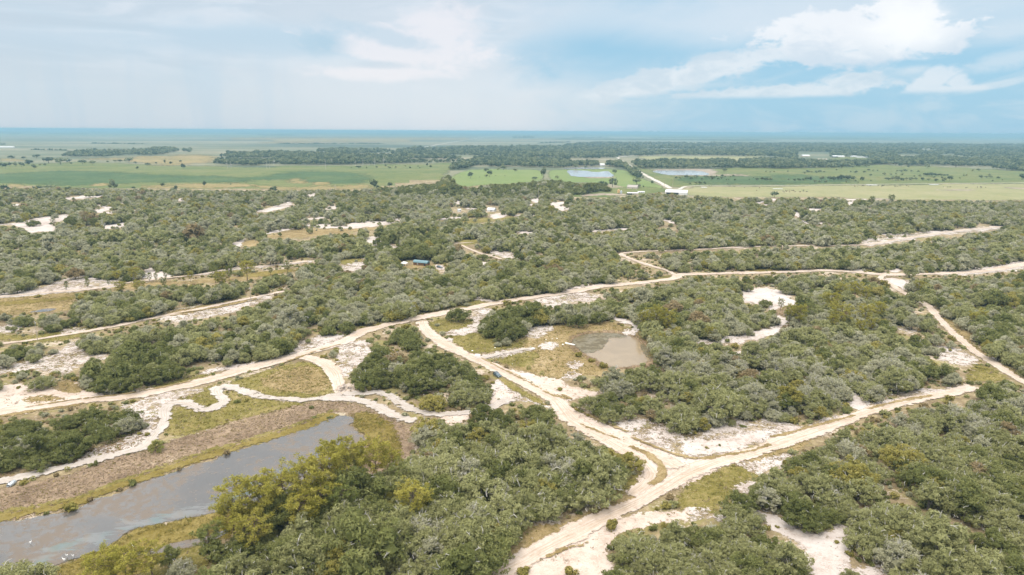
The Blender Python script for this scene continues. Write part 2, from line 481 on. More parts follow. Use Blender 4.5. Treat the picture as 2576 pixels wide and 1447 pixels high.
S = srgb
WS0, WS1, WS2 = (.44, .355, .295), (.64, .56, .505), (.76, .70, .655)
TS0, TS1, TS2 = (.41, .32, .25), (.575, .475, .40), (.68, .59, .515)
LITTER = (.17, .12, .075)
MATS = {
    'white': sheetmat('white_sand', [(0, WS0), (.4, WS1), (1, WS2)], .35, speck=(.66, (.26, .19, .11), .8)),
    'white_mix': sheetmat('scrubby_white_sand', [(0, WS0), (.4, WS1), (1, WS2)], .45, holes=.47, speck=(.60, (.24, .18, .10), .8)),
    'tan': sheetmat('tan_sand', [(0, TS0), (.45, TS1), (1, TS2)], .3, speck=(.7, (.30, .22, .12), .6)),
    'road': sheetmat('sand_road', [(0, TS0), (.45, TS1), (1, TS2)], .3, edge_k=.7, streak=(.55, (.47, .36, .25), (.70, .61, .51))),
    'path': sheetmat('white_sand_path', [(0, (.42, .36, .31)), (.4, (.53, .47, .42)), (1, (.64, .59, .54))], .3, edge_k=1.1, streak=(.4, (.52, .45, .38), (.66, .61, .56))),
    'grass': sheetmat('olive_grass', [(0, (.10, .082, .022)), (.3, (.155, .135, .034)), (.55, (.215, .182, .055)), (.8, (.27, .215, .085)), (1, (.37, .29, .16))], .9, 1.6, speck=(.62, (.45, .36, .23), .7)),
    'dry': sheetmat('dry_grass', [(0, (.14, .10, .045)), (.35, (.23, .17, .075)), (.65, (.30, .225, .11)), (1, (.42, .33, .20))], .8, 1.6, speck=(.66, (.16, .15, .04), .6)),
    'litter': sheetmat('leaf_litter', [(0, (.10, .068, .04)), (.45, (.18, .125, .075)), (1, (.30, .22, .14))], .8, 1.6),
    'reed': sheetmat('dead_reed_bank', [(0, (.11, .075, .047)), (.4, (.20, .145, .098)), (.75, (.27, .20, .135)), (1, (.38, .31, .23))], 1.0, 1.4, speck=(.63, (.21, .16, .05), .7)),
    'sedge': sheetmat('wet_sedge', [(0, (.11, .085, .016)), (.45, (.20, .155, .04)), (1, (.31, .245, .09))], .8, 1.5, edge_k=1.0),
    'lush': sheetmat('lush_meadow', [(0, (.07, .125, .05)), (.5, (.105, .175, .065)), (1, (.18, .225, .085))], .3, edge_k=1.4, soft=.25),
    'meadow': sheetmat('meadow_grass', [(0, (.105, .155, .045)), (.5, (.185, .215, .070)), (1, (.265, .25, .105))], .3, edge_k=.8, soft=.2),
    'ochre': sheetmat('dry_meadow', [(0, (.19, .17, .065)), (.5, (.28, .225, .095)), (1, (.38, .28, .14))], .3, edge_k=1.4, soft=.3),
    'pasture': sheetmat('green_pasture', [(0, (.18, .245, .075)), (.5, (.215, .28, .09)), (1, (.26, .30, .115))], .1, edge_k=.4, soft=.2),
    'pasture_tan': sheetmat('grazed_pasture', [(0, (.22, .235, .095)), (.5, (.285, .275, .135)), (1, (.35, .315, .18))], .1, edge_k=.5, soft=.2),
    'farroad': sheetmat('far_road', [(0, (.50, .45, .38)), (.5, (.6, .55, .48)), (1, (.68, .63, .57))], 0, edge_k=.2),
    'bare': sheetmat('bare_earth', [(0, (.24, .19, .14)), (.5, (.33, .27, .21)), (1, (.42, .36, .29))], .2, edge_k=1.2, soft=.2),
}

def scrub_material():
    m, n = mat('scrub_floor')
    p = n.pos()
    a = n.noise(p, .03, 4, .6); b = n.noise(p, .5, 5, .68); c_ = n.noise(p, .14, 4, .6, .5)
    t = n.step(n.math('ADD', n.math('MULTIPLY', a, .3), n.math('ADD', n.math('MULTIPLY', b, .35), n.math('MULTIPLY', c_, .35))), .33, .67)
    col = n.ramp(t, [(0, (.10, .075, .045)), (.4, (.18, .138, .08)), (.7, (.24, .19, .11)), (1, (.34, .28, .18))])
    g = n.noise(p, .07, 4, .6, .4)
    col = n.mix(n.math('MULTIPLY', n.step(g, .52, .62), .7), col, (.17, .155, .05))
    s = n.math('ADD', n.math('MULTIPLY', n.noise(p, .045, 5, .6), .6), n.math('MULTIPLY', n.noise(p, .6, 4, .7), .4))
    col = n.mix(n.math('MULTIPLY', n.step(s, .535, .60), .8), col, (.42, .355, .295))
    finish(n, pbsdf(n, col, .95, .1, n.bump(b, .8, .4)))
    return m
MATS['scrub'] = scrub_material()

def plain_ground():
    """far marsh: long flat streaks of sedge, water meadow and dry grass"""
    m, n = mat('marsh_plain')
    p = n.pos()
    q = n.vscale(p, (.00022, .0011, .001))
    a = n.noise(q, 1.0, 5, .6, .3); b = n.noise(q, 5.0, 4, .6); c_ = n.noise(p, .012, 4, .65)
    t = n.math('ADD', n.math('MULTIPLY', a, .55), n.math('ADD', n.math('MULTIPLY', b, .3), n.math('MULTIPLY', c_, .15)))
    col = n.ramp(n.step(t, .33, .67), [(0, (.04, .055, .04)), (.28, (.085, .10, .06)), (.5, (.135, .14, .085)), (.75, (.195, .175, .115)), (1, (.32, .265, .19))])
    finish(n, pbsdf(n, col, .95, .1))
    return m
MATS['plain'] = plain_ground()
# ------------------------------------------------------------------ ground
WATER = []
CLEAR = []            # closed outlines (fitted frame coordinates) where the photo shows open ground

def pip(P, poly):
    x, y = P[:, 0], P[:, 1]
    ins = np.zeros(len(P), bool)
    q = np.roll(poly, -1, 0)
    for (x1, y1), (x2, y2) in zip(poly, q):
        if y1 == y2: continue
        c = ((y1 > y) != (y2 > y))
        ins ^= c & (x < (x2 - x1) * (y - y1) / (y2 - y1) + x1)
    return ins

def segdist(P, poly, closed=True):
    q = np.roll(poly, -1, 0) if closed else poly[1:]
    p = poly if closed else poly[:-1]
    best = np.full(len(P), 1e18)
    for a, b in zip(p, q):
        d = b - a
        L = d @ d
        t = np.clip(((P - a) @ d) / max(L, 1e-12), 0, 1)
        e = P - a - t[:, None] * d
        best = np.minimum(best, (e * e).sum(1))
    return np.sqrt(best)

def chaikin(p, n=1, closed=True):
    p = np.asarray(p, float)
    for _ in range(n):
        q = np.roll(p, -1, 0) if closed else p[1:]
        a = p if closed else p[:-1]
        o = np.empty((2 * len(a), 2))
        o[0::2] = .75 * a + .25 * q; o[1::2] = .25 * a + .75 * q
        if not closed: o = np.concatenate([p[:1], o, p[-1:]])
        p = o
    return p

HORIZ = 331.5
NS = [0]
def stagger(lvl):                    # no two sheets of one level lie in the same plane
    NS[0] += 1
    return lvl + (NS[0] % 45) * .02
def sheet(name, m, pts, lvl, label=None, fade=3.0, clear=True, step=None, smooth=1, dz=0.03):
    lvl = stagger(lvl)
    poly = chaikin(fit(pts), smooth)
    if clear: CLEAR.append(poly)
    if 'water' in name or name == 'pond_weed': WATER.append(poly)
    lo, hi = poly.min(0), poly.max(0)
    span = max(hi - lo)
    st = step or float(np.clip(span / 45, 1.2, 9))
    cxm = (lo + hi) / 2
    gx = np.arange(lo[0] - fade * 1.5 - st, hi[0] + fade * 1.5 + 2 * st, st)
    sty = st * .6
    gy = np.arange(max(lo[1] - fade - sty, HORIZ + 1), hi[1] + fade + 2 * sty, sty)
    X, Y = np.meshgrid(gx, gy)
    # near rows keep to the ground, so the roll of the camera is no problem: every sample is projected on its own
    P = np.stack([X.ravel(), Y.ravel()], 1)
    hz = 330.1 + (P[:, 0] - 1288) * math.tan(ROLL)
    P[:, 1] = np.maximum(P[:, 1], hz + 1.2)
    Gp = gnd(P); Gpoly = gnd(poly)
    dist = np.hypot(Gp[:, 0], Gp[:, 1])
    sdv = segdist(Gp, Gpoly)
    ins = pip(P, poly)
    sdv = np.where(ins, sdv, -sdv)
    fm = np.minimum(np.maximum(fade * np.hypot(dist, H) / FPX * 4.5, 1.0), max(.6, .75 * float(sdv.max())))
    e = np.clip(.5 + sdv / (2 * fm), 0, 1)
    ny, nx = X.shape
    idx = np.arange(nx * ny).reshape(ny, nx)
    q = np.stack([idx[:-1, :-1], idx[1:, :-1], idx[1:, 1:], idx[:-1, 1:]], -1).reshape(-1, 4)
    keep = e[q].max(1) > .06
    q = q[keep]
    if len(q) == 0: return None
    used = np.unique(q)
    re = np.full(len(P), -1); re[used] = np.arange(len(used))
    z = lvl * dz * (1 + dist[used] / 900)
    V = np.column_stack([Gp[used], z])
    me = make_mesh(name, V, [re[q]], [m if not isinstance(m, str) else MATS[m]], {'edge': e[used]})
    o = link(name, me)
    dm = float(np.median(dist[used]))
    o['grain'] = float(np.clip(330 / max(dm, 150), .11, 1.3))
    tag(o, label, kind='structure')
    return o

def catmull(p, closed=False, stepm=None):
    p = np.asarray(p, float)
    e = np.concatenate([[2 * p[0] - p[1]], p, [2 * p[-1] - p[-2]]])
    out = []
    for i in range(1, len(e) - 2):
        a, b, c, d = e[i - 1:i + 3]
        L = np.linalg.norm(c - b)
        k = max(2, int(L / stepm))
        t = np.arange(k) / k
        t = t[:, None]
        out.append(.5 * (2 * b + (c - a) * t + (2 * a - 5 * b + 4 * c - d) * t * t + (3 * b - a - 3 * c + d) * t ** 3))
    out.append(p[-1:])
    return np.concatenate(out)

def ribbon(name, m, pts, width, lvl, label=None, fade=1.1, clear=True, dz=.03, px=True):
    lvl = stagger(lvl)
    g = gnd(fit(pts)) if px else np.asarray(pts, float)
    dm = float(np.median(np.hypot(g[:, 0], g[:, 1])))
    c = catmull(g, stepm=np.clip(dm / 150, 1.5, 40))
    d = np.gradient(c, axis=0); d /= np.linalg.norm(d, axis=1)[:, None] + 1e-9
    nrm = np.stack([-d[:, 1], d[:, 0]], 1)
    hw = width / 2
    off = np.array([-(hw + fade), -hw, -hw * .5, 0, hw * .5, hw, hw + fade])
    L = np.concatenate([[0], np.cumsum(np.linalg.norm(np.diff(c, axis=0), axis=1))])
    wob = 1 + .10 * np.sin(L * .11 + lvl) + .10 * np.sin(L * .047 + 2 * lvl) + .06 * np.sin(L * .31 + lvl)
    V = c[:, None] + nrm[:, None] * off[None, :, None] * wob[:, None, None]
    n, k = V.shape[:2]
    dist = np.hypot(V[..., 0], V[..., 1])
    z = lvl * dz * (1 + dist / 900)
    e = np.clip(.5 + (hw - np.abs(off)) / (2 * fade), 0, 1)
    E_ = np.broadcast_to(e, (n, k)).copy()
    E_[0] *= .3; E_[-1] *= .3
    idx = np.arange(n * k).reshape(n, k)
    q = np.stack([idx[:-1, :-1], idx[1:, :-1], idx[1:, 1:], idx[:-1, 1:]], -1).reshape(-1, 4)[:, ::-1]
    me = make_mesh(name, np.dstack([V, z[..., None]]).reshape(-1, 3), [q], [MATS[m]],
                   {'edge': E_.ravel(), 'along': np.repeat(L, k), 'across': np.tile(off, n)})
    o = link(name, me)
    o['grain'] = float(np.clip(330 / max(dm, 150), .04, 1.3))
    tag(o, label, kind='structure')
    if clear:
        L_, R_ = c + nrm * hw, c - nrm * hw
        for i in range(0, n - 1, 2):
            j = min(i + 2, n - 1)
            quad = np.array([L_[i], L_[j], R_[j], R_[i]])
            if (np.hypot(quad[:, 0], quad[:, 1]) < 6000).all() and (quad[:, 1] > 20).all():
                CLEAR.append(proj(np.column_stack([quad, np.zeros(4)])))
    return o

# base plane, out past the horizon, in rings so that far triangles stay well shaped
def ground_plane():
    rad = np.array([0, 200, 500, 1200, 3000, 7000, 15000, 30000, 46000.])
    an = np.linspace(0, 2 * np.pi, 73)[:-1]
    V = [(0, 0, 0)]
    for r_ in rad[1:]:
        V += [(r_ * math.sin(a), r_ * math.cos(a), 0) for a in an]
    k = len(an)
    t = [(0, 1 + (j + 1) % k, 1 + j) for j in range(k)]
    q = [(1 + i * k + j, 1 + i * k + (j + 1) % k, 1 + (i + 1) * k + (j + 1) % k, 1 + (i + 1) * k + j) for i in range(len(rad) - 2) for j in range(k)]
    return link('ground', make_mesh('ground', V, [q, t], [MATS['plain']]))
tag(ground_plane(), 'flat hazy marsh plain running out to the horizon', kind='structure')

# ---- far fields
SCRUB = [(-500, 478), (0, 474), (90, 482), (290, 478), (420, 480), (510, 475), (644, 480), (850, 479), (965, 477), (1000, 466), (1070, 453), (1120, 453), (1145, 463), (1220, 458), (1290, 463), (1360, 462), (1490, 466), (1540, 478), (1640, 486), (1730, 500), (1860, 503), (1930, 505), (2000, 500), (2080, 498), (2120, 505), (2190, 503), (2250, 511), (2380, 505), (2440, 506), (2510, 517), (2576, 511), (3000, 522), (3300, 2000), (-800, 2000)]
sheet('scrubland', 'scrub', SCRUB, 1.5, 'brown leaf-littered sandy floor under the scrub oaks', fade=4, clear=False, step=12, smooth=0)
sheet('meadow', 'meadow', G1((-1500, 440), (0, 470), (300, 492), (700, 462), (1150, 465), (1500, 485), (2100, 482), (2576, 492)) + G2((300, 475), (900, 470), (1700, 450), (2000, 442), (2080, 432), (1960, 500), (1900, 560), (1850, 640), (1600, 660), (1300, 700), (0, 720)) + G1((2576, 720), (0, 720), (-1500, 730)), 1, 'wide green marsh meadow between the scrub and the far tree belt', fade=3, step=6)
sheet('lush_grass', 'lush', G1((-900, 590), (0, 600), (400, 560), (900, 548), (1500, 578), (2100, 585), (2576, 600)) + G2((300, 535), (800, 525), (1100, 560), (1150, 600), (1050, 655), (500, 645), (350, 610), (0, 612)) + G1((2500, 642), (1500, 655), (1100, 675), (900, 700), (400, 690), (0, 680), (-900, 670)), 2, 'deep green lush strip across the marsh meadow', fade=5, step=5)
for pts, lb in ((G2((310, 605), (460, 600), (510, 640), (450, 660), (340, 640)), 'ochre dry patch in the meadow, larger one'),
                (G2((580, 640), (740, 640), (700, 665), (590, 665)), 'small ochre dry streak right of the larger meadow patch'),
                (G2((0, 670), (300, 690), (900, 680), (1150, 660), (1160, 705), (600, 715), (0, 710)), 'dry tan fringe where the meadow meets the scrub'),
                (G1((100, 690), (240, 700), (230, 720), (120, 715)), 'dry patch at the left end of the meadow fringe'),
                (G1((900, 690), (1050, 665), (1100, 680), (980, 705)), 'dry patch beside the tall dark meadow tree'),
                (G1((1450, 690), (1900, 665), (2500, 650), (2576, 690), (1900, 712), (1500, 712)), 'tan grass along the lower meadow edge'),
                (G1((760, 425), (1200, 420), (1700, 380), (2200, 375), (2150, 440), (1900, 470), (1500, 475), (1300, 440)), 'pale tan field beyond the meadow and below the dark grove'),
                (G1((0, 440), (200, 445), (250, 462), (0, 462)), 'pale field strip behind the far row of round trees')):
    sheet('dry_field', 'ochre', pts, 3, lb, fade=4)
sheet('pasture', 'pasture', G2((1930, 605), (1990, 570), (2110, 515), (2300, 500), (2576, 505)) + G3((0, 505), (315, 508), (320, 620), (100, 640), (0, 650)) + G2((2300, 660), (2080, 690)), 3, 'smooth bright green pasture left of the square pond', fade=2, step=4)
sheet('pasture', 'pasture', G3((350, 518), (500, 508), (1050, 512), (1150, 520), (1280, 600), (1400, 640), (1560, 712), (1300, 715), (1100, 690), (1000, 650), (400, 635)), 3, 'green pasture around the two square ponds', fade=2, step=4)
sheet('pasture', 'meadow', G3((1180, 455), (1300, 505), (1400, 515), (2100, 515), (2300, 490)) + G4((0, 505), (600, 505), (1000, 485), (1600, 505), (2100, 530), (2576, 560), (3600, 590), (3600, 690), (2576, 680), (800, 686), (0, 694)) + G3((2100, 690), (1780, 690), (1610, 712), (1400, 590)), 2, 'rough green pasture dotted with round bushes right of the road', fade=2, step=6)
sheet('lush_grass', 'lush', G3((1640, 600), (2100, 585), (2576, 590)) + G4((200, 580), (600, 600), (900, 640), (700, 665), (0, 675)) + G3((2300, 670), (1780, 665), (1700, 630)), 3, 'darker green strip between the rows of pasture bushes', fade=5)
sheet('pasture', 'pasture_tan', G3((1690, 735), (1760, 700), (2100, 692)) + G4((0, 697), (800, 690), (2576, 684), (3600, 700), (3600, 860), (2576, 845), (2200, 850), (1300, 835), (1000, 830), (700, 805), (100, 800)) + G3((2576, 805), (1900, 790), (1740, 775)), 3, 'grazed tan-green cattle pasture right of the white arena roof', fade=2, step=6)
sheet('pasture', 'pasture_tan', G3((1240, 384), (1540, 376), (2090, 387), (2576, 400)) + G4((0, 405), (300, 415)) + G3((2500, 425), (2100, 445), (1600, 445), (1350, 412)), 2, 'pale far pasture enclosed by dark woods', fade=1.5)
sheet('pasture', 'meadow', G4((620, 408), (900, 402), (1060, 430), (1000, 455), (640, 460)), 2, 'small green clearing by the far white sheds', fade=1.5)
sheet('pasture', 'meadow', G4((1280, 398), (1560, 402), (1540, 430), (1330, 430)), 2, 'thin pale clearing in the far right woods', fade=1.5)
sheet('farmyard', 'meadow', G3((560, 765), (800, 745), (1000, 700), (1300, 690), (1560, 705), (1560, 740), (1250, 775), (900, 800), (600, 790)), 4, 'grassy farmyard around the sheds and silos', fade=2)
sheet('farmyard_track', 'bare', G3((690, 775), (900, 752), (1000, 760), (1160, 768), (1160, 778), (900, 775), (720, 788)), 5, 'bare sandy track through the farmyard', fade=1.5)
sheet('bare_ground', 'bare', G3((740, 588), (960, 585), (1050, 590), (960, 603), (740, 600)), 5, 'bare bank on the near side of the square pond', fade=1.5)
sheet('bare_ground', 'bare', G3((1400, 516), (2000, 516), (2080, 545), (2000, 575), (2400, 572), (2380, 582), (1950, 580), (1560, 575), (1440, 535)), 3.5, 'bare rim around the long pasture pond', fade=1.5)
sheet('bare_ground', 'bare', G4((1050, 818), (1220, 825), (1230, 842), (1050, 838)), 5, 'bare patch at the lower pasture edge', fade=2)
sheet('bare_ground', 'bare', G4((2380, 715), (2576, 725), (2700, 745), (2576, 742), (2420, 730)), 5, 'bare streak in the cattle pasture', fade=2)
sheet('bare_ground', 'bare', G4((1690, 735), (2080, 740), (2080, 750), (1700, 746)), 5, 'thin bare streak across the cattle pasture', fade=2)
for k, pts in enumerate((G2((0, 232), (640, 232), (620, 236), (0, 237)), G2((-600, 222), (300, 180), (1500, 182), (2300, 190), (1800, 215), (600, 225)), G3((0, 196), (440, 197), (440, 203), (0, 203)), G4((1400, 214), (2576, 216), (2576, 222), (1500, 219)))):
    sheet('pale_field', 'ochre', pts, 2, ('long pale field line beyond the belt of trees', 'broad pale flats below the blue horizon woods', 'thin bright flats beside the far road end', 'pale strip of flats at far right')[k], fade=1.2, clear=False)

ribbon('paved_road', 'farroad', G3((1060, 388), (1120, 440), (1165, 462), (1270, 532), (1400, 604), (1500, 655), (1600, 712)), 11, 6, 'straight pale road running away past the ponds', fade=.8)
ribbon('paved_road', 'farroad', G3((1680, 722), (1740, 692), (1850, 684), (2100, 682), (2576, 686)) + G4((300, 687), (800, 683), (1500, 679), (2576, 676), (3500, 672)), 7, 6, 'thin pale road crossing the pasture beyond the cattle', fade=.8)
ribbon('paved_road', 'farroad', G3((1060, 388), (1220, 377), (1560, 372)), 14, 6, 'bright far road along the edge of the woods', fade=1)
ribbon('paved_road', 'farroad', G2((1690, 280), (1950, 232), (2150, 200), (2350, 166)), 16, 6, 'far road crossing the plain towards the horizon', fade=2)

# ---- sand, grass and litter patches of the scrubland: type, level, outline, label
PATCH = [
 ('white_mix', 4, D((330,525),(430,490),(560,450),(640,450),(700,480),(760,465),(880,475),(900,500),(700,545),(450,562),(300,585),(0,612),(-60,610),(-60,575),(0,575),(150,565)), 'bare white sand along the bank above the brown ditch'),
 ('white', 4, D((1005,445),(1040,400),(1055,352),(1078,395),(1150,415),(1260,440),(1200,470),(1050,480)), 'white sand spur running up between scrub oaks'),
 ('dry', 3, D((-80,610),(250,590),(550,565),(560,640),(520,690),(380,708),(200,722),(-80,740)), 'brown dry basin at the left edge'),
 ('sedge', 5, D((-80,650),(150,628),(420,612),(540,600),(520,618),(300,640),(0,670),(-80,680)), 'green sedge strip in the brown basin'),
 ('dry', 3, D((720,520),(1000,500),(1400,478),(1650,462),(1850,455),(1870,475),(1700,490),(1500,502),(1100,515),(900,560)), 'brown dry strip behind the pines'),
 ('sedge', 4, D((1700,440),(1900,415),(2060,400),(2200,380),(2190,400),(1950,440),(1800,465)), 'ochre grass under the line of pines'),
 ('white_mix', 3, D((1130,748),(1250,690),(1400,660),(1650,632),(1900,588),(1970,572),(1950,600),(1870,645),(1700,682),(1690,710),(1550,738),(1400,765),(1260,780)), 'sandy clearing beside the track with the second pole'),
 ('dry', 3.5, D((1120,735),(1300,690),(1500,650),(1800,600),(1840,612),(1500,690),(1250,740)), 'dry grass between the two lanes of the pole track'),
 ('grass', 3, D((-60,862),(230,882),(400,850),(560,820),(655,818),(620,870),(540,905),(350,930),(200,925),(-60,905)), 'olive verge beside the track with the first pole'),
 ('white_mix', 4, D((430,835),(560,818),(650,820),(600,850),(450,865)), 'thin white sand by the first pole track'),
 ('white_mix', 3, D((-60,805),(40,795),(165,788),(100,850),(20,865),(-60,860)), 'white sand at the left edge above the pole track'),
 ('white_mix', 4, D((-60,1090),(130,1062),(330,1040),(470,970),(540,905),(575,930),(560,970),(640,1000),(810,985),(805,1035),(700,1062),(560,1090),(485,1160),(440,1140),(380,1135),(330,1150),(230,1105),(150,1150),(60,1142),(-60,1150)), 'scrubby white sand clearing with curved tyre marks'),
 ('dry', 3, D((-60,1095),(130,1060),(340,1035),(500,1000),(560,1060),(480,1150),(250,1110),(100,1140),(-60,1150)), 'dry grass in the left clearing'),
 ('tan', 4, D((-80,1252),(120,1222),(250,1230),(380,1212),(560,1182),(600,1290),(850,1296),(700,1345),(400,1392),(100,1440),(-80,1460)), 'broad pinkish sand apron left of the dirt road'),
 ('dry', 5, D((370,1222),(520,1185),(590,1250),(590,1290),(500,1292),(400,1262)), 'dry tuft patch on the pink sand apron'),
 ('dry', 5, D((150,1335),(300,1308),(460,1328),(390,1352),(220,1368)), 'brown weeds in the middle of the pink sand'),
 ('dry', 6, D((-60,1452),(200,1402),(500,1366),(720,1342),(540,1386),(230,1430),(0,1468)), 'thin dry band between sand apron and road'),
 ('white_mix', 4, D((1380,1155),(1600,1103),(1800,1072),(1900,1056),(1850,1082),(1600,1135),(1400,1170)), 'white sand verge above the dirt road'),
 ('grass', 3, D((940,1295),(1380,1165),(1560,1125),(1500,1170),(1100,1275),(950,1312)), 'olive verge below the big dark thicket'),
 ('white_mix', 4, D((2050,1005),(2140,930),(2250,885),(2380,865),(2460,875),(2460,905),(2200,985),(2060,1030)), 'white sand beside the dirt road left of the fork'),
 ('grass', 3, D((1540,1245),(1650,1212),(1800,1168),(2000,1100),(2150,1062),(2280,1078),(2370,1140),(2402,1230),(2392,1290),(2300,1322),(2050,1332),(1900,1312),(1750,1262),(1640,1235)), 'round grassy island inside the sandy loop'),
 ('dry', 4, D((1850,1210),(2000,1130),(2200,1090),(2340,1150),(2370,1250),(2250,1300),(2000,1280)), 'drier brown middle of the grassy island'),
 ('white_mix', 3, A((820,240),(960,212),(1100,170),(1300,120),(1450,110),(1530,95),(1400,155),(1200,205),(1120,260),(1130,330),(1090,400),(1030,350),(970,290)), 'speckled white sand between road and winding path'),
 ('grass', 4, A((1280,185),(1400,150),(1530,85),(1575,95),(1540,130),(1575,180),(1570,230),(1490,255),(1400,232),(1350,205)), 'grass inside the upper bend of the winding path'),
 ('grass', 3, A((1190,450),(1205,330),(1230,265),(1290,235),(1400,270),(1500,282),(1590,245),(1630,205),(1610,150),(1700,125),(1850,172),(2000,198),(2200,212),(2100,252),(1800,312),(1500,402),(1300,455)), 'grassy slope between the winding path and the reed bank'),
 ('white_mix', 3, A((590,640),(640,560),(700,530),(850,500),(900,470),(1000,430),(1080,380),(1110,450),(1010,535),(800,595)), 'speckled sand beside the tree clump at left'),
 ('litter', 2, A((-80,770),(-80,715),(150,722),(400,660),(560,600),(640,560),(1000,420),(1090,400),(1100,460),(1000,540),(600,650),(300,725)), 'brown litter in front of the left tree clump'),
 ('reed', 3, A((-120,810),(60,825),(250,778),(500,728),(700,648),(900,578),(1050,560),(1200,500),(1500,400),(1750,328),(2000,262),(2200,212),(2447,205)) + B((100,222),(250,268),(380,330),(490,378),(525,470),(500,580),(400,680),(250,740),(100,660),(190,490),(95,335),(0,262)) + A((2250,345),(2100,412),(1900,482),(1600,575),(1400,645),(1200,705),(900,805),(600,905),(350,995),(0,1085),(-120,1105)), 'brown dead-reed bank above the long pond'),
 ('sedge', 5, B((60,290),(200,275),(300,325),(390,400),(430,500),(400,600),(300,660),(200,560),(170,450),(100,400),(95,335)), 'ochre sedge at the far end of the long pond'),
 ('sedge', 5, A((1600,975),(1700,930),(1760,1000),(1700,1150),(1440,1252),(1150,1335),(1000,1480),(250,1480),(380,1402),(560,1330),(700,1280),(860,1192),(900,1142),(1000,1102),(1250,1062),(1480,1012)), 'ochre sedge on the near shore of the long pond'),
 ('grass', 7, A((1225,1295),(1350,1250),(1440,1238),(1490,1330),(1510,1400),(1300,1405),(1080,1480),(980,1480),(1140,1335)), 'bright wet grass by the near channel'),
 ('dry', 6, A((1180,1480),(1350,1402),(1520,1380),(1560,1480)), 'bare dry ground below the wet grass'),
 ('white_mix', 3, B((1085,205),(1080,90),(1120,40),(1185,60),(1300,150),(1450,220),(1560,275),(1450,245),(1300,195),(1200,215)), 'sandy shoulder below the parked car'),
 ('tan', 4, B((590,285),(800,280),(980,262),(1080,208),(1105,120),(1190,130),(1260,175),(1150,215),(1050,265),(930,315),(830,355),(785,395),(730,330)), 'tan sand where the upper path meets the shoulder'),
 ('grass', 6, B((1130,20),(1300,125),(1490,225),(1430,232),(1250,140),(1140,62)), 'grass strip between shoulder and road below the car'),
 ('dry', 3, E((1085,1065),(1280,1000),(1285,920),(1305,855),(1480,795),(1800,785),(1920,775),(2050,825),(2165,825),(2260,960),(2260,1060),(2000,1115),(1935,1115),(1945,1175),(1700,1155),(1590,1195),(1450,1182),(1300,1135)), 'dry grassy hollow around the small pond'),
 ('white_mix', 5, E((1285,862),(1400,808),(1510,805),(1485,850),(1400,905),(1330,890)), 'white sand behind the big dark oak'),
 ('white', 5, E((1420,942),(1500,926),(1575,948),(1510,982),(1430,975)), 'white sand spot left of the boat'),
 ('white_mix', 5, E((1600,1070),(1725,1058),(1705,1112),(1640,1118)), 'white sand spot below the small pond'),
 ('white_mix', 5, E((1565,1175),(1640,1128),(1725,1148),(1650,1195)), 'white sand above the grey shrub island'),
 ('white_mix', 5, E((980,1040),(1085,1000),(1250,972),(1410,966),(1310,1002),(1150,1035),(1060,1055)), 'white sandy spur from the road to the small pond'),
 ('grass', 4, E((1095,1045),(1300,992),(1420,988),(1400,1080),(1280,1112),(1150,1082)), 'olive grass above the parked car'),
 ('grass', 3, E((775,890),(860,868),(1000,855),(1060,895),(1200,940),(1340,890),(1310,960),(1100,992),(1000,1015),(900,985),(810,932)), 'green lawn-like patch under the big dark oak'),
 ('grass', 3, E((595,790),(740,752),(930,770),(965,790),(880,832),(720,862),(640,842)), 'grass triangle inside the road fork'),
 ('grass', 3, E((100,855),(300,788),(560,718),(720,695),(745,715),(500,772),(300,825),(120,880)), 'olive verge along the upper side of the main road'),
 ('grass', 3, E((815,660),(930,605),(1050,630),(930,685)), 'grass above the single round oak'),
 ('white_mix', 4, E((925,612),(960,598),(1090,608),(1110,640),(1020,628)), 'white sand beside that upper grass'),
 ('white_mix', 4, E((925,695),(1080,675),(1065,720),(985,770),(1000,790),(965,850),(850,882),(720,865),(780,848),(880,828),(955,778),(930,735)), 'white sand between round oak and dark oak'),
 ('white', 5, E((740,890),(800,900),(805,920),(760,916)), 'small white sand spot at the lawn edge'),
 ('white_mix', 3, E((1600,545),(1800,498),(1950,482),(1955,512),(1700,550)), 'pale sand shoulder at the bend of the main road'),
 ('white_mix', 3, E((1370,625),(1520,598),(1800,558),(1850,600),(1750,645),(1700,622),(1530,662),(1490,695),(1455,650)), 'white sand below the bend of the main road'),
 ('grass', 3, E((2045,495),(2250,460),(2385,438),(2355,470),(2150,505)), 'green verge at the road merge'),
 ('white', 5, E((1900,710),(1950,708),(2010,758),(2170,798),(2135,850),(2060,882),(2000,872),(2080,832),(2105,810),(1970,772)), 'white sandy path curling behind the small pond'),
 ('tan', 4, E((1075,1100),(1300,1138),(1500,1188),(1590,1190),(1625,1242),(1850,1292),(1900,1242),(1915,1250),(1865,1312),(1700,1318),(1610,1365),(1500,1345),(1300,1225)), 'tan sand flat right of the car road'),
 ('dry', 5, E((1080,1085),(1200,1130),(1330,1200),(1500,1290),(1640,1330),(1610,1345),(1450,1300),(1300,1220),(1150,1140)), 'dry grass strip along the car road'),
 ('white_mix', 3, E((-20,940),(90,918),(190,915),(215,960),(195,1050),(70,1125),(25,1190),(-20,1090)), 'speckled white sand left of the middle thicket'),
 ('white_mix', 3, E((-20,372),(150,338),(172,390),(100,412),(-20,405)), 'white sand left of the brown cabin'),
 ('grass', 3, E((-20,322),(150,315),(150,345),(-20,370)), 'grass left of the brown cabin'),
 ('white', 4, E((150,192),(250,148),(272,180),(312,190),(300,212),(200,232),(172,330),(150,330),(168,240)), 'white sand track behind the dark oak clump'),
 ('white_mix', 3, E((320,228),(440,214),(490,225),(350,250)), 'white sand behind the cabin oaks'),
 ('white_mix', 3, E((1050,258),(1150,255),(1265,278),(1245,325),(1150,312),(1050,285)), 'sandy lot with shrubs beside the back track'),
 ('white', 3, E((1240,112),(1400,118),(1375,142),(1250,132)), 'far white spot in the middle scrub'),
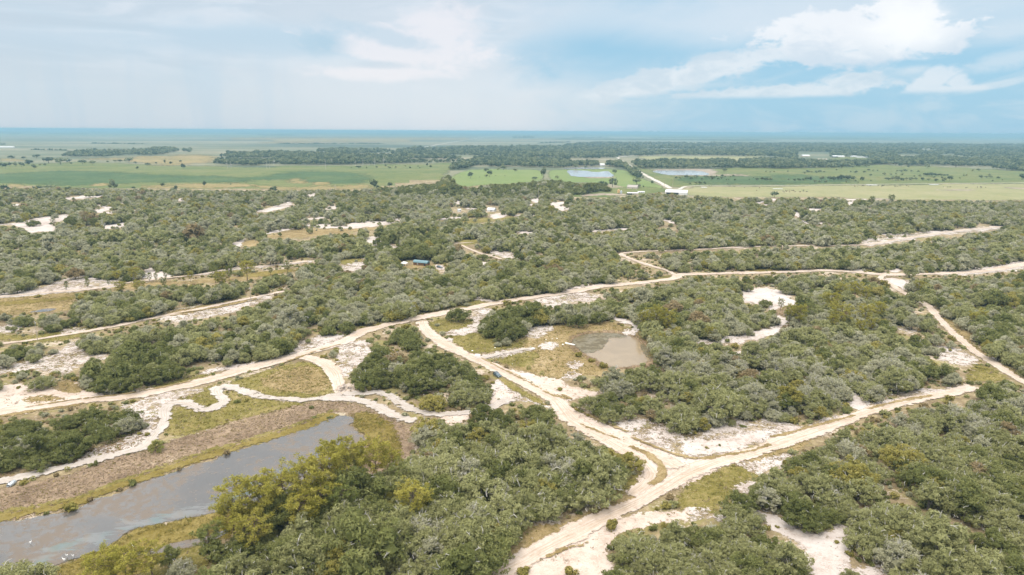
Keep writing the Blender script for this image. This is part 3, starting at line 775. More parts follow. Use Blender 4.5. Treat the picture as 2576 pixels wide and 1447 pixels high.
 ('white', 3, E((1445,92),(1495,108),(1465,128)), 'tiny white spot right of the far one'),
 ('white', 3, E((970,345),(1085,352),(1080,365),(980,362)), 'white sand below the oval shrub'),
 ('white_mix', 3, E((670,365),(730,368),(740,405),(690,405)), 'sandy bay with the second car'),
 ('dry', 3, E((405,368),(660,355),(650,390),(430,392)), 'grassy yard before the brown cabin'),
 ('grass', 3, E((820,190),(1000,168),(1000,200),(870,235)), 'grass at the back track corner'),
 ('white', 3, F((370,605),(420,552),(500,538),(620,532),(705,558),(775,590),(765,620),(880,640),(845,668),(740,662),(690,705),(600,692),(520,642),(440,642)), 'bright white sand clearing in the right scrub'),
 ('white', 4, F((650,720),(690,715),(735,760),(730,805),(700,850),(640,875),(560,882),(550,960),(490,972),(500,885),(420,942),(380,932),(400,890),(440,850),(550,830),(640,818),(690,785),(690,750)), 'white sand trail winding down from the clearing'),
 ('white_mix', 4, F((40,912),(200,900),(290,878),(380,850),(425,870),(385,932),(290,928),(200,942),(60,955)), 'white sand arm left of the winding trail'),
 ('white', 4, F((365,1000),(445,988),(420,1025)), 'small white spot under the winding trail'),
 ('white', 4, F((655,960),(735,965),(700,1005)), 'small white spot right of the trail foot'),
 ('litter', 4, F((650,700),(780,655),(745,722),(700,735)), 'brown litter under the clearing pines'),
 ('white_mix', 3, F((1520,800),(1600,808),(1745,798),(1700,832),(1620,862),(1545,842)), 'grey-white sand in the right scrub'),
 ('white_mix', 3, F((1610,690),(1710,705),(1640,735)), 'pale sand under the wide oak'),
 ('white_mix', 3, F((1805,955),(1900,958),(2025,985),(2130,1062),(2085,1092),(1950,1085),(1850,1042)), 'scraped sandy lot left of the straight track'),
 ('dry', 2.5, F((1835,770),(1900,745),(2000,795),(2100,855),(2060,900),(2140,975),(2290,1058),(2410,1150),(2430,1195),(2300,1145),(2100,1012),(1980,905)), 'dry shoulder along the straight track'),
 ('white', 3, F((2180,1035),(2280,1032),(2290,1060),(2220,1060)), 'white shoulder right of the straight track'),
 ('grass', 3, F((2040,1122),(2150,1078),(2310,1160),(2340,1205),(2080,1205),(2035,1225)), 'yellow-green grass by the track end'),
 ('white_mix', 3, F((1175,400),(1275,393),(1305,422),(1200,432)), 'pale sand beside the upper right road'),
 ('white', 3, F((1425,460),(1560,468),(1645,500),(1655,542),(1570,548),(1480,492)), 'sandy wedge at the upper right fork'),
 ('white', 3, F((1485,400),(1565,398),(1552,422),(1490,426)), 'white sand left of the umbrella-shaped oak'),
 ('white_mix', 3, F((1860,422),(2200,382),(2440,335),(2600,310),(2600,360),(2440,402),(2200,432),(1900,445)), 'sand shoulders of the road leaving at right'),
 ('white_mix', 3, F((1300,215),(1325,172),(1400,150),(1560,138),(1640,152),(1800,128),(2100,112),(2240,92),(2290,120),(2100,142),(1800,162),(1500,212),(1290,245)), 'white sand beside the far right road'),
 ('sedge', 3, F((430,402),(640,388),(730,408),(500,425)), 'yellow grass along the upper right road'),
 ('white_mix', 3, C((-30,480),(120,448),(200,400),(230,345),(330,345),(550,345),(580,316),(700,350),(800,368),(930,368),(1030,315),(1200,295),(1235,320),(1100,365),(800,445),(600,485),(450,565),(250,595),(100,605),(-30,580)), 'large white sand flat right of the crossroads'),
 ('white', 4, C((-30,500),(150,470),(300,470),(500,420),(700,400),(560,470),(450,555),(250,585),(100,595),(-30,575)), 'bright bare heart of the big sand flat'),
 ('white', 3, C((1195,195),(1225,150),(1270,160),(1335,220),(1360,265),(1260,270),(1200,238)), 'white sand slope entering the right road'),
 ('white_mix', 3, C((1430,110),(1500,145),(1560,182),(1650,168),(1640,105),(1800,125),(1990,85),(2060,85),(2080,112),(1900,152),(1700,185),(1350,270),(1325,232),(1450,190)), 'sandy upper shoulder of the right road'),
 ('white_mix', 3, C((380,662),(500,618),(650,598),(795,570),(725,640),(705,672),(600,705),(560,745),(500,705)), 'white sand below the right road'),
 ('grass', 3, C((-30,840),(150,742),(300,678),(400,665),(500,708),(545,742),(450,805),(380,855),(330,905),(280,965),(270,1005),(100,982),(-30,972)), 'olive grass wedge below the crossroads'),
 ('white_mix', 4, C((360,835),(500,755),(505,850),(440,875)), 'patchy sand at the tip of the grass wedge'),
 ('white_mix', 3, C((-30,1000),(150,965),(280,998),(300,1030),(470,1048),(445,1078),(270,1066),(100,1064),(-30,1052)), 'white sand strip above the bottom thicket'),
 ('white', 3, C((485,970),(560,998),(650,1008),(780,1068),(830,1130),(1000,1140),(1130,1100),(1252,1072),(1232,1120),(1182,1180),(1190,1330),(1240,1400),(1360,1480),(880,1480),(860,1350),(870,1260),(800,1192),(720,1162),(640,1132),(600,1082),(520,1022)), 'white sand clearing at the bottom right'),
 ('white_mix', 4, C((1150,1340),(1240,1390),(1480,1400),(1500,1480),(1100,1480)), 'scrubby foot of the bottom right clearing'),
 ('white_mix', 3, C((1135,798),(1192,778),(1205,832),(1160,855)), 'small sandy gap in the right scrub'),
 ('dry', 3, C((440,622),(700,548),(850,478),(925,445),(905,502),(800,562),(600,602),(480,642)), 'brown verge under the right road'),
 ('tan', 3, B((1090,1480),(1300,1378),(1500,1298),(1700,1185),(1850,1085),(2000,1035),(2200,995),(2447,990)) + C((60,1000),(60,1060)) + B((2447,1062),(2250,1092),(2000,1132),(1980,1182),(1912,1222),(1908,1300),(1958,1400),(1990,1500)), 'pale sand bay at the bottom beside the road'),
 ('dry', 3, B((940,1480),(1100,1325),(1300,1125),(1350,1085),(1600,1085),(1800,975),(1930,915),(2100,845),(2200,795),(2165,885),(1900,1025),(1650,1145),(1400,1285),(1150,1425),(1050,1480)), 'dry grassy verge between the wood and the road'),
 ('grass', 4, B((1880,935),(2050,795),(2120,685),(2180,720),(2140,795),(2000,885)), 'green corner of the wood by the crossroads'),
 ('tan', 3, B((1635,245),(1800,325),(1950,378),(2080,440),(2300,530),(2447,575)) + C((100,598),(300,608),(300,705),(0,805)) + B((2300,855),(2160,900),(2020,870),(2060,800),(2160,745),(2115,660),(2010,570),(1920,505),(1830,455),(1730,400)), 'trampled sand apron of the crossroads'),
 ('white_mix', 4, B((1940,365),(2130,325),(2250,355),(2460,415),(2460,585),(2250,532),(2080,442)), 'tan and white sand in the crook of the crossroads'),
]
FARSAND = [
 G1((630,832),(690,810),(740,815),(860,790),(950,800),(1050,783),(1058,802),(900,822),(760,832),(650,848)), G1((45,890),(237,890),(237,905),(45,905)),
 G1((918,895),(1000,888),(1145,905),(1142,922),(1050,952),(960,962),(898,952),(1000,932),(1060,914)), G1((958,955),(1182,955),(1182,970),(960,970)), G1((1138,858),(1300,863),(1235,882)),
 G1((1738,830),(1830,808),(1862,813),(1874,847),(1800,842)), G1((100,1090),(250,1062),(380,1020),(690,983),(695,1030),(600,1062),(450,1080),(572,1102),(578,1152),(400,1162),(280,1182),(240,1130)),
 G1((998,1112),(1080,1078),(1292,1058),(1282,1087),(1150,1122),(1080,1132)), G1((1338,933),(1405,943),(1400,955),(1340,950)), G1((2326,1262),(2400,1238),(2472,1193),(2494,1200),(2422,1262),(2432,1312),(2398,1302)),
 G1((2296,1050),(2360,1033),(2394,1060),(2330,1067)), G1((1838,1160),(2003,1138),(1902,1168)), G2((-10,940),(110,913),(260,863),(372,848),(362,882),(240,917),(130,947)), G2((268,845),(372,833),(362,852),(280,857)),
 G2((418,820),(492,813),(492,827)), G2((488,760),(622,753),(632,782),(500,787)), G2((638,770),(732,758),(732,782)), G2((638,895),(832,873),(832,912),(720,922),(700,902)),
 G2((298,1042),(420,1018),(700,992),(802,983),(702,1008),(430,1033)), G2((78,1162),(180,1118),(320,1103),(402,1108),(300,1132),(200,1152),(90,1182)),
 G2((448,1087),(560,1068),(750,1063),(782,1088),(900,1083),(1000,1038),(1382,1033),(1402,1062),(1150,1097),(900,1117),(700,1112),(560,1092)), G2((1368,1008),(1482,1013),(1482,1037),(1398,1037)),
 G2((1738,1022),(1900,993),(2103,986),(2122,1002),(1950,1012),(1780,1027)), G2((1958,823),(2083,823),(2072,857),(2018,862)), G2((2098,895),(2232,888),(2232,912),(2120,915)),
 G2((2358,960),(2533,953),(2522,987),(2400,1017),(2368,1007)), G2((1538,1200),(1742,1223),(1732,1247),(1658,1237)), G2((2328,1180),(2413,1163),(2402,1187),(2330,1192)),
 G3((188,800),(282,788),(292,842),(220,852),(198,832)), G3((118,870),(212,858),(212,877)), G3((358,848),(542,836),(542,857),(482,867),(542,892),(592,912),(570,922),(478,917),(388,882)), G3((458,918),(542,916),(542,932),(460,932)),
 G3((-5,970),(222,963),(222,982),(0,987)), G3((1418,983),(1460,993),(1560,1028),(1684,1043),(1672,1062),(1610,1072),(1540,1042),(1458,1017)), G3((38,1128),(242,1128),(252,1152),(110,1162),(88,1187)), G3((308,1088),(372,1093),(352,1137)),
 G3((778,1157),(830,1118),(900,1123),(1060,1113),(1203,1108),(1182,1127),(950,1132)), G3((2418,872),(2500,838),(2553,838),(2542,862)), G3((2506,882),(2580,868),(2580,890)),
 G4((-10,820),(82,813),(82,837),(20,842)), G4((768,828),(983,826),(983,840),(778,842)), G4((798,860),(852,838),(852,892),(808,892)), G4((216,948),(352,958),(352,1002),(320,1012),(258,987)),
 G4((298,1018),(342,1028),(433,1063),(422,1082),(328,1047)), G4((438,1063),(683,1058),(652,1082),(448,1077)), G4((378,918),(582,913),(522,937),(418,942)), G4((2086,933),(2130,923),(2153,940),(2098,950)),
 G4((2526,988),(2600,983),(2600,998)),
]
for t, lv, pts, lb in PATCH:
    sheet({'white': 'white_sand', 'white_mix': 'scrubby_sand', 'tan': 'tan_sand', 'grass': 'grass_patch', 'dry': 'dry_grass_patch', 'litter': 'litter_patch', 'reed': 'reed_bank', 'sedge': 'sedge_patch'}[t], t, pts, lv, lb)
def place_words(x, y):
    h = 'far left' if x < 500 else 'left of centre' if x < 1050 else 'near the middle' if x < 1550 else 'right of centre' if x < 2050 else 'far right'
    v = 'just below the meadow and farm' if y < 510 else 'in the back scrub' if y < 560 else 'in the middle scrub'
    return h, v
for pts in FARSAND:
    c = np.mean(pts, 0)
    hh, vv = place_words(*c)
    wd = max(p[0] for p in pts) - min(p[0] for p in pts)
    sheet('sand_patch', 'white', pts, 3, f"{'long' if wd > 60 else 'short' if wd > 30 else 'tiny'} pale sand opening {vv}, {hh}", fade=1.6)
sheet('dry_grass_patch', 'dry', G2((78,1192),(250,1150),(400,1112),(700,1115),(1000,1112),(1255,1093),(1205,1132),(900,1152),(600,1192),(300,1222),(100,1202)), 2.5, 'brown dry flat below the long white sand bank', fade=2)
sheet('dry_grass_patch', 'dry', G1((2445,1240),(2576,1228),(2640,1260),(2576,1302),(2438,1302)), 2.5, 'ochre grass beside the curling white path', fade=2)
sheet('grass_patch', 'grass', G2((2250,985),(2400,1015),(2576,978),(2600,1000),(2300,1052),(2000,1062)), 2.5, 'yellow-green grass around the pale-roofed house', fade=2)
sheet('grass_patch', 'grass', G2((1060,1195),(1190,1180),(1200,1210),(1090,1225)), 3.5, 'olive patch at the back track bend', fade=2)

# ---- sand roads and paths
rd = lambda pts, w_, lv, lb, m='road', fade=1.3, nm='dirt_road': ribbon(nm, m, pts, w_, lv, lb, fade)
rd(D((-160,1462),(0,1428),(300,1388),(600,1346),(900,1318),(1200,1262),(1500,1195),(1800,1112),(2100,1030),(2447,930)) + E((150,852),(300,810),(450,775),(600,742),(750,714),(930,682),(1100,646),(1300,616),(1500,586),(1700,556),(1850,528),(2000,514),(2200,494),(2380,470)) + F((0,440),(200,436),(360,430),(700,424),(1000,412),(1250,424),(1450,442),(1800,436),(2000,430),(2200,412),(2447,368),(2700,320)), 8.0, 8, 'main sandy road crossing the scrub from left to upper right')
rd(E((575,775),(600,828),(680,900),(800,972),(950,1042),(1100,1112),(1250,1190),(1400,1270),(1530,1342)) + B((1640,318),(1730,385),(1860,452),(2000,520),(2150,568),(2300,622),(2420,690)), 7.5, 9, 'sandy road running past the parked car to the crossroads')
rd(B((1000,1520),(1150,1425),(1300,1352),(1500,1236),(1700,1132),(1900,1032),(2100,942),(2300,832),(2447,740)) + C((150,672),(300,626),(500,570),(700,502),(900,432),(1100,362),(1300,292),(1500,232),(1700,182),(1900,150),(2090,100)), 6.5, 10, 'sandy road climbing from the bottom through the crossroads to the right')
rd(B((1880,480),(2060,580),(2190,665),(2235,740),(2195,808),(2080,890)), 6, 9, 'short curved cut-off lane at the crossroads')
rd(D((-80,945),(200,916),(400,884),(640,846),(900,795),(1130,746),(1300,714),(1500,674),(1700,630),(1900,590),(2040,560)), 4.5, 8, 'sandy track lined by the utility poles')
rd(D((-120,610),(0,600),(300,574),(700,540),(900,502),(1200,466),(1450,438),(1650,400),(1900,378),(2220,342)), 4.5, 8, 'pale track along the top of the brown basin')
rd(F((1440,446),(1420,470),(1500,520),(1590,575),(1680,620),(1760,668),(1840,760),(1920,845),(2000,915),(2100,1000),(2250,1092),(2390,1182),(2520,1250)), 4.5, 8, 'straight sandy track down the right edge')
rd(E((2420,460),(2340,414),(2240,384),(2150,354),(2060,320),(2005,290),(2140,275)) + F((0,263),(200,256),(400,244),(880,234),(1280,230),(1450,207),(1650,176),(1900,140),(2150,115),(2300,100)), 4.5, 8, 'far sandy road from the merge to the upper right')
rd(E((800,212),(870,210),(960,204)), 4, 8, 'short back track in the middle scrub')
rd(E((860,222),(900,245),(1000,285),(1080,305),(1150,330)), 3.5, 8, 'back track bending beside the sandy lot')
rd(D((1860,1092),(1980,1050),(2100,1034),(2220,1042),(2330,1082),(2395,1145),(2425,1220),(2447,1290)) + B((60,92),(170,150)), 6.5, 9, 'wide sandy loop leaving the main road')
pt = lambda pts, w_, lb: ribbon('sand_path', 'path', pts, w_, 10, lb, 1.3)
pt(A((-120,800),(0,782),(150,752),(300,716),(450,682),(600,642),(750,606),(900,570),(1030,530),(1105,450),(1150,400),(1180,340),(1175,280),(1200,238),(1260,216),(1320,216),(1380,238),(1430,264),(1500,266),(1560,242),(1602,208),(1592,178),(1558,148),(1562,116),(1604,98),(1650,104),(1720,124),(1800,150),(1900,175),(2050,190),(2200,194),(2340,175),(2447,150)), 4.6, 'white path snaking in S-bends above the long pond')
pt(A((2300,185),(2400,182)) + B((0,182),(100,196),(200,220),(280,258),(360,298),(450,332),(560,346)), 5.0, 'white path along the end of the long pond')
pt(B((0,150),(150,150),(260,142),(340,166),(420,218),(500,262),(590,285),(700,298),(820,294),(950,282),(1080,252),(1150,210),(1240,180)), 4.6, 'sand path curving under the middle thicket to the road')
pt(E((950,1045),(1060,1030),(1150,1008),(1250,988),(1400,972)), 3.2, 'sandy spur from the white mattress to the small pond')
for pts, wd, lb in ((D((1420,446),(1650,400),(1900,378),(2240,340)), 9, 'white sand shoulder of the pale track beyond the umbrella pine'), (D((-100,606),(150,590),(330,572),(700,540),(900,502)), 8, 'white sand shoulder of the pale track above the brown basin'), (G1((-60,1100),(200,1075),(400,1030),(700,985)), 9, 'far left sandy track'), (F((1280,232),(1450,209),(1650,178),(1900,142),(2300,102)), 9, 'sand shoulder of the far right road'), (G2((0,945),(110,918),(260,872),(370,850)), 9, 'sandy track in the back scrub left of the middle'), (F((1800,438),(2000,432),(2200,414),(2447,370),(2700,322)), 12, 'sand shoulder of the main road leaving at right')):
    ribbon('sand_shoulder', 'path', pts, wd, 4, lb, 3.0)
for pts, wd, lb in ((B((2060,530),(2180,576),(2262,640),(2302,700),(2280,762),(2200,812)), 2.6, 'grass crescent on the crossroads traffic island'),
        (B((2060,455),(2200,512),(2330,562),(2447,600)) + C((150,617),(300,592),(500,560),(640,512)), 1.6, 'dark weed line along the upper side of the crossroads'),
        (C((610,465),(740,440),(800,425),(900,392),(1100,342),(1240,305)), 1.4, 'weed line between the sand flat and the right road'),
        (C((1320,262),(1500,217),(1720,176),(1800,160)), 1.6, 'weed line at the end of the right road'),
        (B((1440,1345),(1600,1262),(1700,1246),(1775,1215)), 1.2, 'weed line on the bottom sand bay'),
        (B((1690,360),(1850,425),(2000,482)), 1.0, 'thin weeds between wheel tracks before the crossroads'),
        (B((1440,130),(1540,170),(1640,188),(1560,150)), 1.6, 'small weed crescent right of the car road'),
        (B((1640,235),(1760,300),(1900,360),(2060,430)), 1.5, 'brown weed edge of the right thicket'),
        (D((1250,722),(1500,690),(1700,652),(1860,612)), 1.2, 'grass between wheel ruts of the pole track'),
        (D((150,1402),(400,1362),(650,1328),(900,1300),(1200,1246),(1400,1200)), 1.2, 'weed line along the main road'),
        (D((2000,1088),(2250,1000),(2447,940)), 1.3, 'weed line between main road and sand verge'),
        (E((1000,1040),(1150,1120),(1300,1195),(1450,1275)), 1.0, 'weed line beside the car')):
    ribbon('weed_strip', 'dry', pts, wd, 11, lb, .8, clear=False)

rb = A((-80,1058),(200,1000),(400,966),(620,906),(900,796),(1200,694),(1400,624),(1700,534),(2000,446),(2250,356),(2420,292))
ribbon('sedge_band', 'sedge', rb, 4.5, 7, 'ochre-green sedge band along the far waterline of the long pond', 2.0, clear=False)
ribbon('sedge_band', 'grass', [(x_, y_ - 12) for x_, y_ in rb], 2.2, 5, 'darker olive line above the far waterline', 1.6, clear=False)
# ---- water
def watermat(name, deep, weed, weed_at, scum=None, rough=.12, spec=.5, sc=1.0):
    m, n = mat(name)
    p = n.pos()
    a = n.noise(p, .05 * sc, 5, .65, .6); b = n.noise(p, .35 * sc, 5, .7, .4)
    e = n.attr('edge')
    col = n.mix(n.step(a, .35, .65), deep[0], deep[1])
    ww = n.math('ADD', n.math('MULTIPLY', a, .5), n.math('MULTIPLY', b, .5))
    wf = n.math('MULTIPLY', n.step(ww, weed_at, weed_at + .07), .75)
    col = n.mix(wf, col, weed)
    ro = n.math('ADD', rough, n.math('MULTIPLY', wf, .5))
    if scum:
        s = n.attr('scum')
        sn = n.noise(n.vscale(p, (.05, .22, 1)), 1.5, 6, .7, .6)
        sf = n.step(n.math('ADD', s, n.math('MULTIPLY', n.math('SUBTRACT', sn, .5), 2.6)), .62, .95)
        sc_ = n.mix(n.step(n.noise(p, .09, 4, .6), .42, .6), scum[0], scum[1])
        col = n.mix(n.math('MULTIPLY', sf, .5), col, sc_)
        ro = n.math('ADD', ro, n.math('MULTIPLY', sf, .4))
    rip = n.noise(p, 1.3, 3, .6)
    sh = pbsdf(n, col, ro, spec, n.bump(rip, .05, .1))
    alpha = n.step(n.math('ADD', e, n.math('MULTIPLY', n.math('SUBTRACT', n.noise(p, .28 * sc, 5, .7), .5), 1.1)), .42, .58)
    tr = n.new('ShaderNodeBsdfTransparent'); mx = n.new('ShaderNodeMixShader')
    n.put(mx.inputs[0], alpha); n.t.links.new(tr.outputs[0], mx.inputs[1]); n.t.links.new(sh, mx.inputs[2])
    finish(n, mx.outputs[0])
    return m
W1 = watermat('pond_water', ((.050, .050, .050), (.075, .067, .060)), (.115, .085, .058), .49, ((.12, .185, .19), (.19, .20, .20)))
pond = sheet('pond_water', W1, A((-150,1440),(-150,1110),(0,1075),(200,1048),(350,1015),(430,1010),(620,952),(700,900),(880,868),(960,800),(1250,715),(1400,650),(1520,635),(1600,588),(1900,500),(2100,430),(2250,370),(2400,310)) + B((60,308),(98,340),(50,372),(110,420),(172,470),(190,520),(60,600)) + A((2500,640),(2300,800),(1950,900),(1660,985),(1480,1015),(1250,1065),(1000,1105),(900,1145),(860,1195),(700,1285),(560,1325),(450,1365),(300,1400),(150,1460)), 6, 'long shallow grey pond with floating weed and turquoise scum', step=6)
def add_scum(o, pts, half):
    co = np.empty(len(o.data.vertices) * 3, np.float32); o.data.vertices.foreach_get('co', co)
    g = gnd(fit(pts))
    d = segdist(co.reshape(-1, 3)[:, :2], g, False)
    a = o.data.attributes.new('scum', 'FLOAT', 'POINT')
    a.data.foreach_set('value', np.clip(1 - d / half, 0, 1).astype(np.float32))
add_scum(pond, A((250,1400),(380,1270),(560,1215),(720,1180),(850,1120),(1000,1085),(1250,1030),(1450,985),(1640,930),(1800,830),(2050,720)), 9)
W2 = watermat('small_pond_water', ((.185, .138, .083), (.22, .165, .10)), (.10, .075, .03), 9.0, rough=.12, spec=.22)
W2b = watermat('weedy_pond_water', ((.085, .064, .018), (.12, .086, .028)), (.050, .038, .012), .47, rough=.3)
sheet('muddy_rim', 'litter', E((1622,920),(1680,868),(1800,846),(1970,844),(2090,866),(2185,915),(2255,1000),(2275,1080),(2120,1120),(1960,1128),(1860,1100),(1810,1062),(1715,1022),(1650,965)), 5, 'dark wet rim around the small pond', clear=False)
sheet('small_pond_water', W2, E((1650,915),(1700,885),(1800,864),(1950,862),(2070,882),(2150,925),(2210,1000),(2225,1060),(2100,1100),(1960,1110),(1880,1085),(1830,1050),(1740,1010),(1680,955)), 6, 'small tan pond with weedy left half', step=4)
sheet('pond_weed', W2b, E((1645,915),(1700,882),(1800,861),(1960,860),(2060,882),(2020,900),(1920,890),(1900,940),(1850,990),(1740,1012),(1680,958)), 7, 'olive weed mat floating on the small pond', step=3)
sheet('pond_weed', W2b, E((2150,930),(2220,990),(2235,1050),(2190,1040),(2140,960)), 7, 'dark weed along the right shore of the small pond', step=3)
sheet('channel_water', W1, A((950,1298),(1100,1260),(1300,1210),(1450,1188),(1630,1118),(1640,1150),(1450,1238),(1300,1262),(1150,1302),(1000,1312)), 8, 'narrow grey channel on the near shore')
sheet('ditch_water', W1, D((200,712),(300,690),(390,682),(395,700),(300,712)), 6, 'thin grey puddle in the brown basin')
W3 = watermat('far_pond_water', ((.27, .275, .28), (.31, .315, .32)), (.3, .3, .3), 9.0, rough=.15, spec=.5, sc=.2)
sheet('far_pond_water', W3, G3((545,520),(620,516),(760,524),(800,536),(870,540),(930,528),(970,528),(990,550),(1045,586),(900,588),(600,586),(575,555)), 7, 'square pale pond in the green pasture', fade=1.2)
sheet('far_pond_water', W3, G3((520,492),(640,490),(920,492),(960,505),(780,510),(640,505),(520,506)), 7, 'thin pale pond behind the square pond', fade=1.2)
sheet('far_pond_water', W3, G3((1390,530),(1600,527),(1900,532),(1990,568),(2010,575),(1700,578),(1560,574),(1440,548)), 7, 'long blue-grey pond right of the straight road', fade=1.2)

# ---- raster of open ground, for keeping trees off it
RX0, RY0, RS = -300, 330, 2.0
RW, RH = int(3176 / RS), int(1500 / RS)
OPEN = np.zeros((RH, RW), bool)
def paint(mask, poly, val=True):
    lo = np.floor((poly.min(0) - [RX0, RY0]) / RS).astype(int); hi = np.ceil((poly.max(0) - [RX0, RY0]) / RS).astype(int)
    x0, y0 = max(lo[0], 0), max(lo[1], 0); x1, y1 = min(hi[0] + 1, RW), min(hi[1] + 1, RH)
    if x1 <= x0 or y1 <= y0: return
    X, Y = np.meshgrid(np.arange(x0, x1), np.arange(y0, y1))
    P = np.stack([X.ravel() * RS + RX0 + RS / 2, Y.ravel() * RS + RY0 + RS / 2], 1)
    ins = pip(P, poly).reshape(X.shape)
    mask[y0:y1, x0:x1][ins] = val
THINGS = [E((1062,1125),(1140,1115),(1185,1160),(1180,1200),(1100,1205),(1060,1170)), E((940,985),(1030,985),(1030,1030),(940,1030)), E((510,318),(648,322),(650,372),(560,378),(420,380),(415,340)), E((680,362),(742,366),(742,405),(684,402)),
    D((245,770),(285,770),(290,920),(255,920)), D((1785,500),(1812,500),(1815,655),(1790,655)), A((0,760),(120,760),(120,850),(0,850)), G2((1950,890),(2130,890),(2130,945),(2010,945)), G2((2310,870),(2440,880),(2430,940),(2320,940))]
for t_ in THINGS: CLEAR.append(fit(t_))
for poly in CLEAR: paint(OPEN, poly)
SCR = np.zeros((RH, RW), bool)
paint(SCR, fit(SCRUB))
def look(mask, P, outside=False):
    i = ((P[:, 1] - RY0) / RS).astype(int); j = ((P[:, 0] - RX0) / RS).astype(int)
    ok = (i >= 0) & (i < RH) & (j >= 0) & (j < RW)
    r_ = np.full(len(P), outside)
    r_[ok] = mask[i[ok], j[ok]]
    return r_
# ------------------------------------------------------------------ foliage
def unit(v):
    return v / (np.linalg.norm(v, axis=-1, keepdims=True) + 1e-9)

def leaves(g, c, nrm, size, rs, tint, m=0, aspect=.62, jit=.7):
    n = len(c)
    nn = unit(nrm + rs.normal(0, jit, (n, 3)))
    t = unit(np.cross(nn, rs.normal(0, 1, (n, 3))))
    b = np.cross(nn, t)
    s = size * rs.uniform(.65, 1.3, n)[:, None]
    bend = nn * s * .18
    V = np.stack([c - t * s, c + b * s * aspect + bend, c + t * s - b * s * aspect * .6], 1).reshape(-1, 3)
    g.add(V, None, np.arange(n * 3).reshape(n, 3), np.repeat(np.clip(tint, 0, 1), 3), m)

def ico(c, r, rs, squash=1.0):
    P = (1 + 5 ** .5) / 2
    v = np.array([(-1, P, 0), (1, P, 0), (-1, -P, 0), (1, -P, 0), (0, -1, P), (0, 1, P), (0, -1, -P), (0, 1, -P), (P, 0, -1), (P, 0, 1), (-P, 0, -1), (-P, 0, 1)], float)
    v = unit(v) * r * rs.uniform(.85, 1.1, 12)[:, None]
    v[:, 2] *= squash
    t = [(0, 11, 5), (0, 5, 1), (0, 1, 7), (0, 7, 10), (0, 10, 11), (1, 5, 9), (5, 11, 4), (11, 10, 2), (10, 7, 6), (7, 1, 8), (3, 9, 4), (3, 4, 2), (3, 2, 6), (3, 6, 8), (3, 8, 9), (4, 9, 5), (2, 4, 11), (6, 2, 10), (8, 6, 7), (9, 8, 1)]
    return v + c, t

def oak_parts(seed, Rr=3.2, Hh=5.2, nl=11, nsub=11, per=40, ls=.19, twigs=14, moss=False):
    """returns crown, trunk, twig geometry of a rounded, many-lobed scrub oak"""
    rs = np.random.default_rng(seed)
    crown, trunk, tw = Geo(), Geo(), Geo()
    cs, rr = [], []
    k = 0
    for i in range(nl):
        if i < 3:
            r_, a = rs.uniform(0, .3) * Rr, rs.uniform(0, 6.28)
            z = Hh * rs.uniform(.66, .78)
        else:
            r_ = Rr * rs.uniform(.5, .78); a = k * 6.283 / (nl - 3) + rs.uniform(-.45, .45); k += 1
            z = Hh * rs.uniform(.30, .64)
        cs.append((r_ * math.cos(a), r_ * math.sin(a), z)); rr.append(Rr * rs.uniform(.30, .46))
    cs, rr = np.array(cs), np.array(rr)
    cs[:, :2] *= rs.uniform(.85, 1.15, 2)
    for c, r_ in zip(cs, rr):
        v, t = ico(c, r_ * .56, rs, .8)
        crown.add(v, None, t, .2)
        ds = unit(rs.normal(0, 1, (nsub, 3)) + np.array([0, 0, .45]))
        lt = rs.uniform(-.1, .1)
        sc = c + ds * (r_ * rs.uniform(.72, 1.0, nsub))[:, None] * np.array([1, 1, .85])
        for s_, d in zip(sc, ds):
            sr = r_ * rs.uniform(.34, .52)
            dd = unit(rs.normal(0, 1, (per, 3)) + d * .7)
            p = s_ + dd * sr * rs.uniform(.55, 1.08, per)[:, None] * np.array([1, 1, .72])
            p[:, 2] = np.maximum(p[:, 2], .15)
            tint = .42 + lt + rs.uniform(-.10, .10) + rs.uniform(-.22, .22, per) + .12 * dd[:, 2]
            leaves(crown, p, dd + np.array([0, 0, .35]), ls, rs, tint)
    # trunk and limbs
    base = np.array([rs.uniform(-.2, .2), rs.uniform(-.2, .2), -.2])
    fork = np.array([rs.uniform(-.3, .3), rs.uniform(-.3, .3), Hh * .24])
    trunk.tube([base, (base + fork) / 2 + rs.normal(0, .06, 3), fork], [.28, .22, .2], 7)
    for c in cs[rs.permutation(nl)[:6]]:
        mid = (fork + c) / 2 + rs.normal(0, .25, 3)
        trunk.tube([fork, mid, c], [.15, .1, .05], 5)
    # lichen-grey bare branch tips that reach out of the foliage
    for i in range(twigs):
        j = rs.integers(nl)
        d = unit(rs.normal(0, 1, 3) + np.array([0, 0, .9]))
        p0 = cs[j] + d * rr[j] * .75
        L = rs.uniform(.5, 1.1) * Rr / 3.2
        p1 = p0 + d * L * .5 + rs.normal(0, .15, 3)
        p2 = p1 + unit(d + rs.normal(0, .6, 3)) * L * .55
        tw.tube([p0, p1, p2], [.06, .05, .025], 3, cap=False)
        p3 = p1 + unit(d + rs.normal(0, .9, 3)) * L * .5
        tw.tube([p1, p3], [.04, .02], 3, cap=False)
    if moss:
        for i in range(26):
            j = rs.integers(3, nl)
            a = rs.uniform(0, 6.28)
            p = cs[j] + np.array([math.cos(a), math.sin(a), 0]) * rr[j] * rs.uniform(.8, 1.05)
            n = 5
            pp = p + np.column_stack([rs.normal(0, .18, n), rs.normal(0, .18, n), -np.arange(n) * .22])
            leaves(tw, pp, rs.normal(0, 1, (n, 3)) * np.array([1, 1, .1]), .22, rs, np.full(n, .5), 0, .3, .2)
    return crown, trunk, tw

